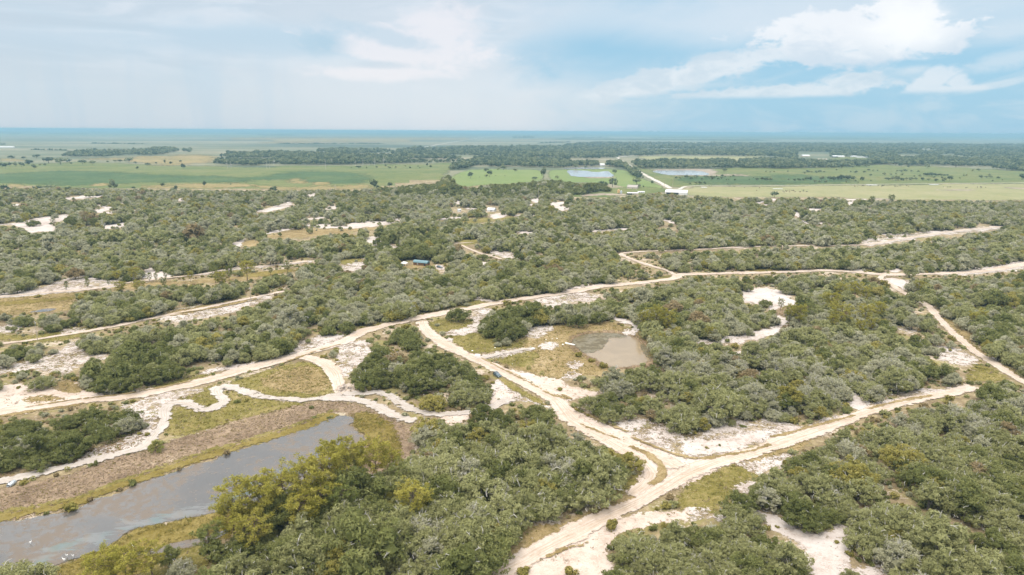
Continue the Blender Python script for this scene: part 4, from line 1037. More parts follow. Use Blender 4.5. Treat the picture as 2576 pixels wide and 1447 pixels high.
def oak_low(seed, Rr=3.2, Hh=5.2, nl=10, per=90, ls=.42):
    rs = np.random.default_rng(seed)
    g = Geo()
    k = 0
    for i in range(nl):
        if i < 2: r_, a, z = rs.uniform(0, .3) * Rr, rs.uniform(0, 6.28), Hh * rs.uniform(.66, .76)
        else:
            r_, a, z = Rr * rs.uniform(.5, .75), k * 6.283 / (nl - 2) + rs.uniform(-.4, .4), Hh * rs.uniform(.28, .6); k += 1
        c = np.array([r_ * math.cos(a), r_ * math.sin(a), z]); rl = Rr * rs.uniform(.34, .5)
        v, t = ico(c, rl * .75, rs, .85); g.add(v, None, t, .15)
        dd = unit(rs.normal(0, 1, (per, 3)) + np.array([0, 0, .5]))
        p = c + dd * rl * rs.uniform(.8, 1.1, per)[:, None] * np.array([1, 1, .85])
        leaves(g, p, dd, ls, rs, .42 + rs.uniform(-.15, .15) + rs.uniform(-.22, .22, per) + .1 * dd[:, 2])
    g.tube([(0, 0, -.2), (.1, 0, Hh * .4)], [.25, .15], 5, m=1)
    for i in range(12):
        d = unit(rs.normal(0, 1, 3) + np.array([0, 0, 1.2])); p0 = d * np.array([Rr, Rr, Hh * .8]) * .75
        g.tube([p0, p0 + d * 1.0 + rs.normal(0, .3, 3)], [.07, .04], 3, m=2, cap=False)
    return g

def tufts(g, c, rad, n, L, rs, tint):
    """a ball of long needles"""
    d = unit(rs.normal(0, 1, (n, 3)) + np.array([0, 0, .55]))
    p = c + d * rad * rs.uniform(.35, .75, n)[:, None]
    side = unit(np.cross(d, rs.normal(0, 1, (n, 3))))
    wv = L * .22
    V = np.stack([p - side * wv * .5, p + side * wv * .5, p + d * L + side * wv * .4, p + d * L - side * wv * .4], 1).reshape(-1, 3)
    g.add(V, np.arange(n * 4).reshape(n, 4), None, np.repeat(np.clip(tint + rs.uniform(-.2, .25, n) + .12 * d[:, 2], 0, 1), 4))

def pine_parts(seed, Hh=14.0, Rr=4.0, base=.42, nb=34, sparse=1.0, nt=5):
    rs = np.random.default_rng(seed)
    crown, trunk = Geo(), Geo()
    lean = rs.normal(0, .03, 2) * Hh
    zs = np.linspace(-.3, Hh * .96, 7)
    ax = np.column_stack([lean[0] * (zs / Hh) ** 2 + rs.normal(0, .06, 7), lean[1] * (zs / Hh) ** 2 + rs.normal(0, .06, 7), zs])
    trunk.tube(ax, np.linspace(.26, .06, 7) * Hh / 14, 7)
    for i in range(nb):
        t = base + (1 - base) * ((i + .5) / nb) ** .85
        z = Hh * t
        c0 = np.array([np.interp(z, zs, ax[:, 0]), np.interp(z, zs, ax[:, 1]), z])
        env = math.sin(math.pi * min(1, (1 - (t - base) / (1 - base)) * .62 + .24)) ** .8
        L = Rr * env * rs.uniform(.6, 1.08)
        a = i * 2.4 + rs.uniform(-.5, .5)
        tip = c0 + np.array([math.cos(a) * L, math.sin(a) * L, L * rs.uniform(.05, .35)])
        mid = (c0 + tip) / 2 + np.array([0, 0, -.12 * L])
        trunk.tube([c0, mid, tip], [.07, .05, .025], 4, cap=False)
        lt = rs.uniform(-.1, .12)
        for j in range(nt):
            q = c0 + (tip - c0) * rs.uniform(.45, 1.08) + rs.normal(0, .16, 3) * Rr / 3
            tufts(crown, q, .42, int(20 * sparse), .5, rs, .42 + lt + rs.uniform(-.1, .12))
    for j in range(8):
        tufts(crown, ax[-1] + rs.normal(0, .4, 3) * np.array([1, 1, .6]), .42, int(20 * sparse), .5, rs, .5)
    return crown, trunk

def dead_parts(seed, Hh=9, spread=.5):
    rs = np.random.default_rng(seed)
    g, b = Geo(), Geo()
    top = np.array([rs.normal(0, .3), rs.normal(0, .3), Hh])
    g.tube([(0, 0, -.2), top * .5 + rs.normal(0, .15, 3), top], [Hh * .022, Hh * .016, Hh * .005], 6)
    def grow(p, d, L, r_, k):
        q = p + d * L
        b.tube([p, (p + q) / 2 + rs.normal(0, .06 * L, 3), q], [r_, r_ * .8, r_ * .5], 4, cap=False)
        if k:
            for _ in range(3): grow(p + (q - p) * rs.uniform(.5, 1), unit(d + rs.normal(0, .55, 3)), L * rs.uniform(.45, .7), r_ * .6, k - 1)
    for i in range(12):
        t = rs.uniform(.3, .95)
        a = rs.uniform(0, 6.28)
        grow(top * t, unit(np.array([math.cos(a), math.sin(a), rs.uniform(.3, 1.1)])), Hh * spread * .5 * (1.15 - t), Hh * .006 + .02, 2)
    return g, b

def bush_geo(seed, Rr=1.0, Hh=.9, n=260, ls=.2, spiky=False, pal=False):
    rs = np.random.default_rng(seed)
    g = Geo()
    if pal:                                     # palmetto / cabbage palm fan leaves
        for i in range(n):
            d = unit(rs.normal(0, 1, 3) + np.array([0, 0, .8]))
            d[2] = max(d[2], -.15)
            o = np.array([0, 0, Hh * .45])
            stem = o + d * Rr * rs.uniform(.45, .7)
            for k in range(7):
                dd = unit(d + rs.normal(0, .38, 3)); dd[2] -= .1
                tip = stem + dd * Rr * .5
                sd = unit(np.cross(dd, rs.normal(0, 1, 3))) * .07 * Rr
                tip[2] = max(tip[2], .03)
                g.add(np.array([stem - sd * .4, stem + sd, tip, stem + dd * Rr * .25 - sd]), [(0, 1, 2, 3)], None, np.clip(.45 + .25 * d[2] + rs.uniform(-.25, .25), 0, 1))
        return g
    nl = 5
    for i in range(nl):
        a = rs.uniform(0, 6.28); r_ = Rr * rs.uniform(.2, .6)
        c = np.array([r_ * math.cos(a), r_ * math.sin(a), Hh * rs.uniform(.35, .6)]); rl = min(Rr, Hh) * rs.uniform(.4, .55)
        v, t = ico(c, rl * .7, rs, .9); v[:, 2] = np.maximum(v[:, 2], 0); g.add(v, None, t, .15)
        k = n // nl
        dd = unit(rs.normal(0, 1, (k, 3)) + np.array([0, 0, .5]))
        p = c + dd * rl * rs.uniform(.7, 1.15, k)[:, None]; p[:, 2] = np.maximum(p[:, 2], .05)
        leaves(g, p, dd, ls, rs, .45 + rs.uniform(-.25, .25, k) + .15 * dd[:, 2] + rs.uniform(-.1, .1), aspect=.35 if spiky else .6)
    return g

def tuft_geo(seed, n=16, Hh=.5, Rr=.35):
    rs = np.random.default_rng(seed)
    g = Geo()
    for i in range(n):
        a = rs.uniform(0, 6.28); r_ = Rr * rs.uniform(0, 1) ** .5
        p = np.array([r_ * math.cos(a), r_ * math.sin(a), -.02])
        tip = p + np.array([rs.normal(0, .3) * Hh, rs.normal(0, .3) * Hh, Hh * rs.uniform(.5, 1)])
        sd = np.array([math.cos(a * 3), math.sin(a * 3), 0]) * .05
        g.add(np.array([p - sd, p + sd, tip]), None, [(0, 1, 2)], rs.uniform(.15, .85))
    return g

TONES = ['sage', 'green', 'silver', 'olive', 'rust']
TWIGN = {'sage': 20, 'green': 6, 'silver': 46, 'olive': 8, 'rust': 20}
NSHAPE = 5
OAK = {}
for ti, tn in enumerate(TONES):
    for s in range(NSHAPE):
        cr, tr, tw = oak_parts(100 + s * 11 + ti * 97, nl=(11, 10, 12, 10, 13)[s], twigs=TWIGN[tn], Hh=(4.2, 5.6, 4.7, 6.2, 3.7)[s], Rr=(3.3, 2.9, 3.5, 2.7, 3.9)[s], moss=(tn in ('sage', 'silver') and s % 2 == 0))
        OAK[tn, s] = (cr.mesh('crown', [LEAF[tn]]), tr.mesh('trunk', [BARK]), tw.mesh('bare_twigs', [TWIG]) if tw.n else None, (cr, tr, tw))

def merge(parts, mats, name):
    g = Geo()
    for i, p in enumerate(parts):
        if not p.n: continue
        V = np.concatenate(p.v); a = np.concatenate(p.a)
        g.add(V, np.concatenate(p.q) if p.q else None, np.concatenate(p.t) if p.t else None, a, i)
    return g.mesh(name, mats)

def source_collection(name, meshes):
    c = bpy.data.collections.new(name)
    for i, me in enumerate(meshes):
        o = bpy.data.objects.new(f'{name}.{i:03d}', me)
        c.objects.link(o)
    return c

def scatter(name, P, rot, scl, idx, col, label, kind='stuff'):
    """one object of kind stuff: a point mesh that instances plants"""
    n = len(P)
    me = bpy.data.meshes.new(name)
    me.vertices.add(n); me.vertices.foreach_set('co', np.asarray(P, np.float32).ravel())
    for k, v, t in (('spin', rot, 'FLOAT'), ('size', scl, 'FLOAT'), ('pick', idx, 'INT')):
        a = me.attributes.new(k, t, 'POINT')
        a.data.foreach_set('value', np.asarray(v, np.float32 if t == 'FLOAT' else np.int32))
    o = link(name, me)
    ng = bpy.data.node_groups.new(name, 'GeometryNodeTree')
    ng.interface.new_socket('Geometry', in_out='INPUT', socket_type='NodeSocketGeometry')
    ng.interface.new_socket('Geometry', in_out='OUTPUT', socket_type='NodeSocketGeometry')
    N, L = ng.nodes, ng.links
    gi, go = N.new('NodeGroupInput'), N.new('NodeGroupOutput')
    ip = N.new('GeometryNodeInstanceOnPoints')
    ci = N.new('GeometryNodeCollectionInfo')
    ci.inputs['Collection'].default_value = col
    ci.inputs['Separate Children'].default_value = True
    ci.inputs['Reset Children'].default_value = True
    def na(nm, dt):
        a = N.new('GeometryNodeInputNamedAttribute'); a.data_type = dt; a.inputs[0].default_value = nm
        return a.outputs[0]
    cx_ = N.new('ShaderNodeCombineXYZ'); L.new(na('spin', 'FLOAT'), cx_.inputs[2])
    L.new(gi.outputs[0], ip.inputs['Points']); L.new(ci.outputs[0], ip.inputs['Instance'])
    ip.inputs['Pick Instance'].default_value = True
    L.new(na('pick', 'INT'), ip.inputs['Instance Index'])
    L.new(cx_.outputs[0], ip.inputs['Rotation']); L.new(na('size', 'FLOAT'), ip.inputs['Scale'])
    L.new(ip.outputs[0], go.inputs[0])
    o.modifiers.new('plants', 'NODES').node_group = ng
    tag(o, label, kind=kind)
    return o

SRC_NEAR = source_collection('oak_source', [merge(OAK[tn, s][3], [LEAF[tn], BARK, TWIG], 'oak_source') for tn in TONES for s in range(NSHAPE)])
SRC_MID = source_collection('oak_source_mid', [oak_low(500 + i * 7 + j, Rr=(3.2, 2.8, 3.7)[i], Hh=(5.0, 5.8, 4.0)[i]).mesh('oak_source_mid', [LEAF[tn], BARK, TWIG]) for j, tn in enumerate(TONES) for i in range(3)])
SRC_FAR = source_collection('oak_source_far', [oak_low(700 + i * 7 + j, nl=7, per=44, ls=.7, Rr=(3.2, 2.8, 3.7)[i], Hh=(5.0, 5.8, 4.0)[i]).mesh('oak_source_far', [LEAF[tn], BARK, TWIG]) for j, tn in enumerate(TONES) for i in range(3)])

# ---- smooth random field on the ground
_G = rng.uniform(0, 1, (256, 256))
def field(P, L, off=0):
    x = P[:, 0] / L + 100 + off; y = P[:, 1] / L + 100 + off * 1.7
    i, j = np.floor(x).astype(int), np.floor(y).astype(int)
    fx, fy = x - i, y - j
    fx, fy = fx * fx * (3 - 2 * fx), fy * fy * (3 - 2 * fy)
    g = lambda a, b: _G[a % 256, b % 256]
    return (g(i, j) * (1 - fx) + g(i + 1, j) * fx) * (1 - fy) + (g(i, j + 1) * (1 - fx) + g(i + 1, j + 1) * fx) * fy
def fbm(P, L, off=0):
    return .55 * field(P, L, off) + .3 * field(P, L / 2.3, off + 9) + .15 * field(P, L / 5, off + 19)

ROADM = np.zeros((RH, RW), bool)
for poly in CLEAR:
    if len(poly) == 4: paint(ROADM, poly)
WETM = np.zeros((RH, RW), bool)
for t_ in [E((1085,1065),(1280,1000),(1480,795),(1920,775),(2260,960),(2260,1060),(1945,1175),(1450,1182)), A((-150,1460),(-150,760),(700,648),(1200,500),(2447,205)) + B((525,470),(250,740)) + A((1700,1150),(1000,1480)), C((-30,450),(1235,300),(100,605),(-30,700)), C((485,970),(1252,1072),(1360,1480),(880,1480)), B((1090,1480),(2447,990),(1990,1500)), D((-80,1200),(600,1180),(850,1296),(-80,1460)), D((1540,1245),(2150,1050),(2447,1180),(2447,1450),(1700,1262))] + THINGS:
    paint(WETM, fit(t_))
# ---- candidate trees on a jittered hexagonal grid over the scrubland
SP = 5.1
rows = []
y = 90.0
k = 0
while y < 1700:
    sp = SP * (1 + max(0, y - 500) / 1500)
    hw = y * .82 + 40
    x = np.arange(-hw, hw, sp) + (k % 2) * sp / 2
    rows.append(np.column_stack([x, np.full(len(x), y)]))
    y += sp * .87; k += 1
PT = np.concatenate(rows)
PT += rng.uniform(-1, 1, PT.shape) * SP * .42
nT = len(PT)
size = np.exp(rng.normal(0, .26, nT)) * (.92 + .55 * fbm(PT, 45, 3))
WOOD = np.array(B((-500,900),(0,560),(300,520),(700,450),(1150,470),(1700,620),(2050,700),(1950,900),(1600,1100),(1100,1340),(900,1500),(-500,1500)))
pxb = proj(np.column_stack([PT, np.zeros(nT)]))
size *= np.where(pip(pxb, fit(WOOD)), 1.28, 1.0)
TALL = fit(G2((1250,760),(1400,650),(1700,590),(2000,640),(2120,620),(2576,640)) + G3((400,620),(900,640),(1000,760),(500,790)) + G2((2100,800),(1500,800)))
size *= np.where(pip(pxb, TALL), 1.7, 1.0)
size *= np.where(pip(pxb, fit(E((160,200),(330,160),(520,180),(700,180),(760,300),(640,330),(420,350),(180,300)))), 1.35, 1.0)
size *= np.where(pip(pxb, fit(E((600,560),(900,700),(1100,640),(1400,600),(1200,420),(800,420))[:2] + D((1000,760),(1400,700),(2447,520),(2447,800),(1900,1000),(1300,860)))), .88, 1.0)
Rr_, Hh_ = 3.2 * size, 5.4 * size
dist = np.hypot(PT[:, 0], PT[:, 1])
dirn = PT / dist[:, None]
sidev = np.stack([dirn[:, 1], -dirn[:, 0]], 1)
def samp(dx, dz, dd=0.0):
    P = np.column_stack([PT + sidev * (dx * Rr_)[:, None] + dirn * (dd * Rr_)[:, None], dz * Hh_])
    return look(OPEN, proj(P))
sc_ = (2.0 * samp(0, .45) + samp(-.62, .42) + samp(.62, .42) + samp(0, .9) + 1.0 * samp(0, .05, -.5) + .7 * samp(-.45, .75) + .7 * samp(.45, .75) + .8 * samp(0, 0.02))
keep = sc_ < np.where(dist < 330, 1.35, 1.9)
roadhit = np.zeros(nT)
for dz_ in np.linspace(.02, 1.0, 13):
    for dx_ in (-.6, -.2, .2, .6): roadhit += look(ROADM, proj(np.column_stack([PT + sidev * (dx_ * Rr_)[:, None], dz_ * Hh_])))
colh = np.zeros(nT)
for dz_ in np.linspace(.02, .98, 11):
    for dx_ in (-.4, 0, .4): colh += samp(dx_, dz_)
keep &= ~((colh >= 5) & (dist > 300) & (rng.uniform(0, 1, nT) < .9))
small = ~keep & (rng.uniform(0, 1, nT) < np.where(dist > 330, .16, .05)) & ~look(ROADM, pxb) & ~look(WETM, pxb) & (pxb[:, 1] > 505) & (colh < 26) & (roadhit == 0)
size = np.where(small, size * rng.uniform(.35, .6, nT), size)
keep |= small
inscrub = look(SCR, pxb, True)
keep &= inscrub & (dist > 120)
# natural openings between thickets
op = fbm(PT, 30, 40)
keep &= (op < np.where(pip(pxb, fit(WOOD)), .9, np.where(dist > 300, .575, .66))) | (rng.uniform(0, 1, nT) < .25)
keep &= ~((roadhit >= 1) & (dist > 230) & (rng.uniform(0, 1, nT) < .93)) & ~((roadhit >= 9) & (dist <= 230))
# trees that would stand in the middle of a road are dropped even when they are hidden from here
PT, size, dist, pxb = PT[keep], size[keep], dist[keep], pxb[keep]
nT = len(PT)
tf = fbm(PT, 60, 70) + rng.normal(0, .13, nT)
pick_t = np.select([tf < .40, tf < .68, tf < .80, tf < .95], [1, 0, 2, 0], 1)
u_ = rng.uniform(0, 1, nT)
u2 = rng.uniform(0, 1, nT)
pick_t = np.where((dist > 270) & (u2 < .36), 2, np.where((dist > 270) & (u2 > .62), 0, pick_t))
pick_t = np.where(u_ < .055, 3, np.where(u_ > .987, 4, pick_t))
pick_t = np.where((u_ > .055) & (u_ < .15), 1, pick_t)
DARKS = [D((560,1150),(850,1010),(1250,1010),(1400,1180),(1000,1300),(600,1320)), E((990,720),(1080,640),(1480,620),(1500,720),(1300,900),(1000,900)), E((70,1130),(280,950),(560,820),(640,900),(830,1050),(1000,1180),(1090,1350),(700,1400),(60,1270)), A((0,740),(0,350),(300,280),(800,180),(1050,350),(900,480),(500,640)), E((160,200),(330,160),(520,180),(700,180),(760,300),(640,330),(420,350),(180,300))]
for dk in DARKS:
    ins = pip(pxb, fit(dk))
    pick_t = np.where(ins & (rng.uniform(0, 1, nT) < .7), 1, pick_t)
pick_t = np.where((pick_t == 2) & (dist < 270) & (rng.uniform(0, 1, nT) < .62), np.where(rng.uniform(0, 1, nT) < .6, 0, 1), pick_t)
tallk = pip(pxb, TALL)
pick_t = np.where(tallk & (rng.uniform(0, 1, nT) < .75), 1, pick_t)
spin = rng.uniform(0, 6.283, nT)
shape = rng.integers(0, NSHAPE, nT)

# ---- the 300 oaks that show largest become things of their own
inframe = (pxb[:, 0] > -25) & (pxb[:, 0] < 2600) & (pxb[:, 1] < 1500)
app = size / dist * np.where(inframe, 1, 0)
order = np.argsort(-app)
NIND = 285
ind = order[:NIND]
mask_ind = np.zeros(nT, bool); mask_ind[ind] = True

LANDMARK = [
 ((1000, 1380), 'lower middle wood, bottom edge'), ((760, 1330), 'wood below the pond-side pines'), ((1000, 1180), 'wood right of the long pond'),
 ((1180, 1070), 'wood under the sand path junction'), ((1330, 1120), 'wood left of the car road'), ((1480, 1190), 'wood corner at the crossroads'),
 ((1350, 1300), 'wood above the dry road verge'), ((1200, 1260), 'heart of the lower middle wood'), ((1620, 1360), 'bottom thicket beside the sand bay'),
 ((1850, 1380), 'bottom thicket left of the clearing'), ((2050, 1220), 'scrub right of the grass wedge'), ((2000, 1290), 'scrub point above the clearing'),
 ((2300, 1200), 'wide right scrub'), ((2500, 1150), 'right scrub at the frame edge'), ((2300, 1040), 'scrub under the right sandy road'),
 ((2520, 1020), 'scrub at the right road end'), ((2300, 1350), 'scrub right of the bottom clearing'), ((2500, 1330), 'bottom right corner scrub'),
 ((2180, 1400), 'foot of the bottom clearing'), ((1150, 960), 'thicket left of the car'), ((1000, 930), 'thicket under the road fork'),
 ((80, 1100), 'clump above the left white path'), ((220, 1050), 'clump inside the left path bend'), ((350, 940), 'big dark thicket at left'),
 ((1650, 990), 'thicket below the small pond'), ((1850, 1020), 'thicket above the sand flat'), ((2100, 950), 'scrub above the right road'),
 ((2250, 900), 'scrub beside the scraped lot'), ((1260, 810), 'dark clump above the lawn'), ((600, 850), 'grey thicket above the main road'),
 ((60, 1420), 'lower left corner by the pond'), ((450, 1430), 'bottom left pine group'),
]
LMX = fit([l[0] for l in LANDMARK])
TWORD = {'sage': 'grey-green', 'green': 'dark green', 'silver': 'silvery lichen-covered', 'olive': 'yellow-olive', 'rust': 'brownish'}
def oak_label(px, tone, sz, edge):
    k = int(np.argmin(((LMX - px) ** 2).sum(1)))
    s_ = 'big' if sz > 1.32 else 'mid-sized' if sz > .98 else 'small'
    return f"{s_} {TWORD[tone]} oak", LANDMARK[k][1], k, edge
recs = []
for i in ind:
    edge = bool(look(OPEN, proj(np.array([[PT[i, 0], PT[i, 1] - 4.5 * size[i], 0], [PT[i, 0] - 5 * size[i], PT[i, 1], 0], [PT[i, 0] + 5 * size[i], PT[i, 1], 0]]))).any())
    recs.append((i, *oak_label(pxb[i], TONES[pick_t[i]], size[i], edge)))
HANDOAK = [  # base (frame), scale, height factor, tone, label
 (E((840, 778)), 1.95, 1.0, 'green', 'single round oak on the grass inside the road fork'),
 (E((1090, 880)), 1.7, 1.3, 'green', 'tall dark oak at the left end of the dark clump above the lawn'),
 (E((1190, 925)), 1.75, 1.35, 'green', 'biggest dark oak, standing forward over the lawn-like patch'),
 (E((1265, 880)), 1.5, 1.2, 'green', 'dark oak at the right end of the lawn clump'),
 (E((180, 1255)), 1.75, 1.05, 'green', 'round dark blue-green oak inside the curve of the sandy loop'),
 (E((1700, 822)), 1.6, 1.2, 'green', 'dark spreading oak on the far bank of the small pond'),
 (E((1590, 800)), 1.5, 1.1, 'sage', 'grey-green oak left of the dark pond-bank oak'),
 (E((1840, 790)), 1.5, 1.0, 'green', 'round oak right of the dark pond-bank oak'),
 (F((1625, 462)), 2.1, .75, 'sage', 'wide umbrella-shaped oak at the upper right road fork'),
 (F((585, 672)), 1.15, 1.0, 'green', 'lone green oak in the bright sand clearing'),
 (F((1640, 655)), 2.0, .9, 'sage', 'broad oak overhanging the straight right track'),
 (D((640, 460)), 1.1, .9, 'sage', 'lone round oak on the white bank sand'),
 (D((1955, 232)), 1.7, .9, 'sage', 'lone oak on the ochre grass by the curling white path'),
 (D((1830, 165)), 2.0, .9, 'green', 'dark oak where the curling white path begins'),
 (A((300, 110)), 1.45, .9, 'sage', 'round grey bush-like oak on the edge of the pink sand'),
 (E((1010, 335)), 1.7, .75, 'green', 'oval dark shrub-oak in front of the back track'),
 (C((380, 1025)), 1.5, .95, 'green', 'lone round oak at the left tip of the right scrub'),
 (B((2070, 700)), 1.3, 1.05, 'olive', 'leaning oak on the outermost corner facing the crossroads'),
 (G2((1530, 1065)), 1.6, 1.1, 'green', 'lone dark oak standing in the long white sand bank'),
 (A((70, 1590)), 1.7, 1.0, 'sage', 'grey-green oak cut by the bottom left corner, left one'),
 (A((240, 1585)), 1.6, 1.0, 'sage', 'grey-green oak cut by the bottom left corner, right one'),
 (A((1215, 1400)), 1.0, 1.15, 'green', 'small dark oak between the bottom-edge pines and wet grass'),
 (A((1300, 1480)), 1.1, .9, 'silver', 'small grey oak at the bottom edge right of the pines'),
 (G2((1060, 1190)), 1.8, .8, 'green', 'round dark oak below the long white sand bank'),
 (D((235, 100)), 1.9, .9, 'green', 'dark oak surrounded by pale far-left sand'),
]
from collections import defaultdict
buck = defaultdict(list)
for r_ in recs: buck[(r_[1], r_[2])].append(r_)
LAB = {}
ORDX = ['leftmost', 'second from left', 'third from left', 'fourth from left', 'fifth from left']
ROWN = {1: [''], 2: ['back row', 'front row'], 3: ['back row', 'middle row', 'front row'], 4: ['back row', 'second row', 'third row', 'front row']}
for (nm, wh), lst in buck.items():
    lst.sort(key=lambda q: pxb[q[0]][1])
    nr = 1 if len(lst) <= 4 else 2 if len(lst) <= 8 else 3 if len(lst) <= 13 else 4
    for ri, row in enumerate(np.array_split(np.arange(len(lst)), nr)):
        row = sorted(row, key=lambda k_: pxb[lst[k_][0]][0])
        for j, k_ in enumerate(row):
            w_ = '' if len(row) == 1 else 'rightmost ' if j == len(row) - 1 else ORDX[min(j, 4)] + ' '
            rw = ROWN[nr][ri]
            LAB[lst[k_][0]] = (f"{w_}{nm}{', ' + rw if rw else ''}, {wh}", None)
GROUP_OAK = 'scrub oaks in the near thickets'
def short(s_, n=16):
    return ' '.join(s_.split()[:n])
def place_oak(x, y, sc, hf, rz, tone, s, label, group=GROUP_OAK):
    root = link('oak_tree', None, loc=(x, y, 0))
    root.rotation_euler = (0, 0, rz); root.scale = (sc, sc, sc * hf)
    tag(root, short(label), 'tree', group)
    cr, tr, tw, _ = OAK[tone, s]
    link('trunk', tr, root); link('crown', cr, root)
    if tw: tag(link('bare_twigs', tw, root), kind='stuff')
    return root
for i in ind:
    place_oak(PT[i, 0], PT[i, 1], size[i], .92 + .16 * rng.uniform(), spin[i], TONES[pick_t[i]], int(shape[i]), LAB[i][0])
for k, (p, s_, hf, tn, lb) in enumerate(HANDOAK):
    x, y = at(*p[0])
    place_oak(x, y, s_, hf, k * 1.3, tn, k % NSHAPE, lb)
rest = ~mask_ind
near = rest & (dist < 330); mid = rest & (dist >= 330) & (dist < 620); far = rest & (dist >= 620)
sub = np.zeros(nT, int)
P3 = np.column_stack([PT, np.zeros(nT)])
# near, middle and far oaks are one stuff object; they only differ in leaf detail
idx = np.where(near, pick_t * NSHAPE + shape, np.where(mid, len(TONES) * NSHAPE + pick_t * 3 + shape % 3, len(TONES) * (NSHAPE + 3) + pick_t * 3 + shape % 3))
ALLSRC = bpy.data.collections.new('oak_sources')
n_ = 0
for c in (SRC_NEAR, SRC_MID, SRC_FAR):
    for o in sorted(c.objects, key=lambda o: o.name):
        o.name = f'scrub_source.{n_:04d}'; n_ += 1
        ALLSRC.objects.link(o)
scatter('scrub_forest', P3[rest], spin[rest], size[rest], idx[rest], ALLSRC, 'endless grey-green oak scrub beyond the nearest thickets')
print('oaks', nT, 'near/mid/far', near.sum(), mid.sum(), far.sum(), 't', time.time() - T0)
# ------------------------------------------------------------------ pines
PINEV = {}
for s in range(4):
    for kind, mt in (('tall', PINE), ('dark', PINE2), ('young', PINE2), ('brown', LEAF['rust'])):
        if kind in ('young', 'brown') and s > 1: continue
        kw = dict(Hh=14, Rr=4.0 + .4 * s, base=.36 + .05 * (s % 3), nb=36) if kind != 'young' else dict(Hh=8, Rr=2.1, base=.22, nb=18, nt=3, sparse=.8)
        c_, t_ = pine_parts(900 + s * 13 + len(kind), **kw)
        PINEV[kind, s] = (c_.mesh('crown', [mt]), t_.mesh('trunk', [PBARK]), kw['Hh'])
GP = 'yellow-green pines standing above the scrub'
def place_pine(px, h, kind, s, label, wide=1.0, rz=0.0):
    x, y = at(*px)
    cr, tr, hh = PINEV[kind, s]
    root = link('pine_tree', None, loc=(x, y, 0))
    k = h / hh
    root.scale = (k * wide, k * wide, k); root.rotation_euler = (0, 0, rz)
    tag(root, short(label), 'tree', GP)
    link('trunk', tr, root); link('crown', cr, root)
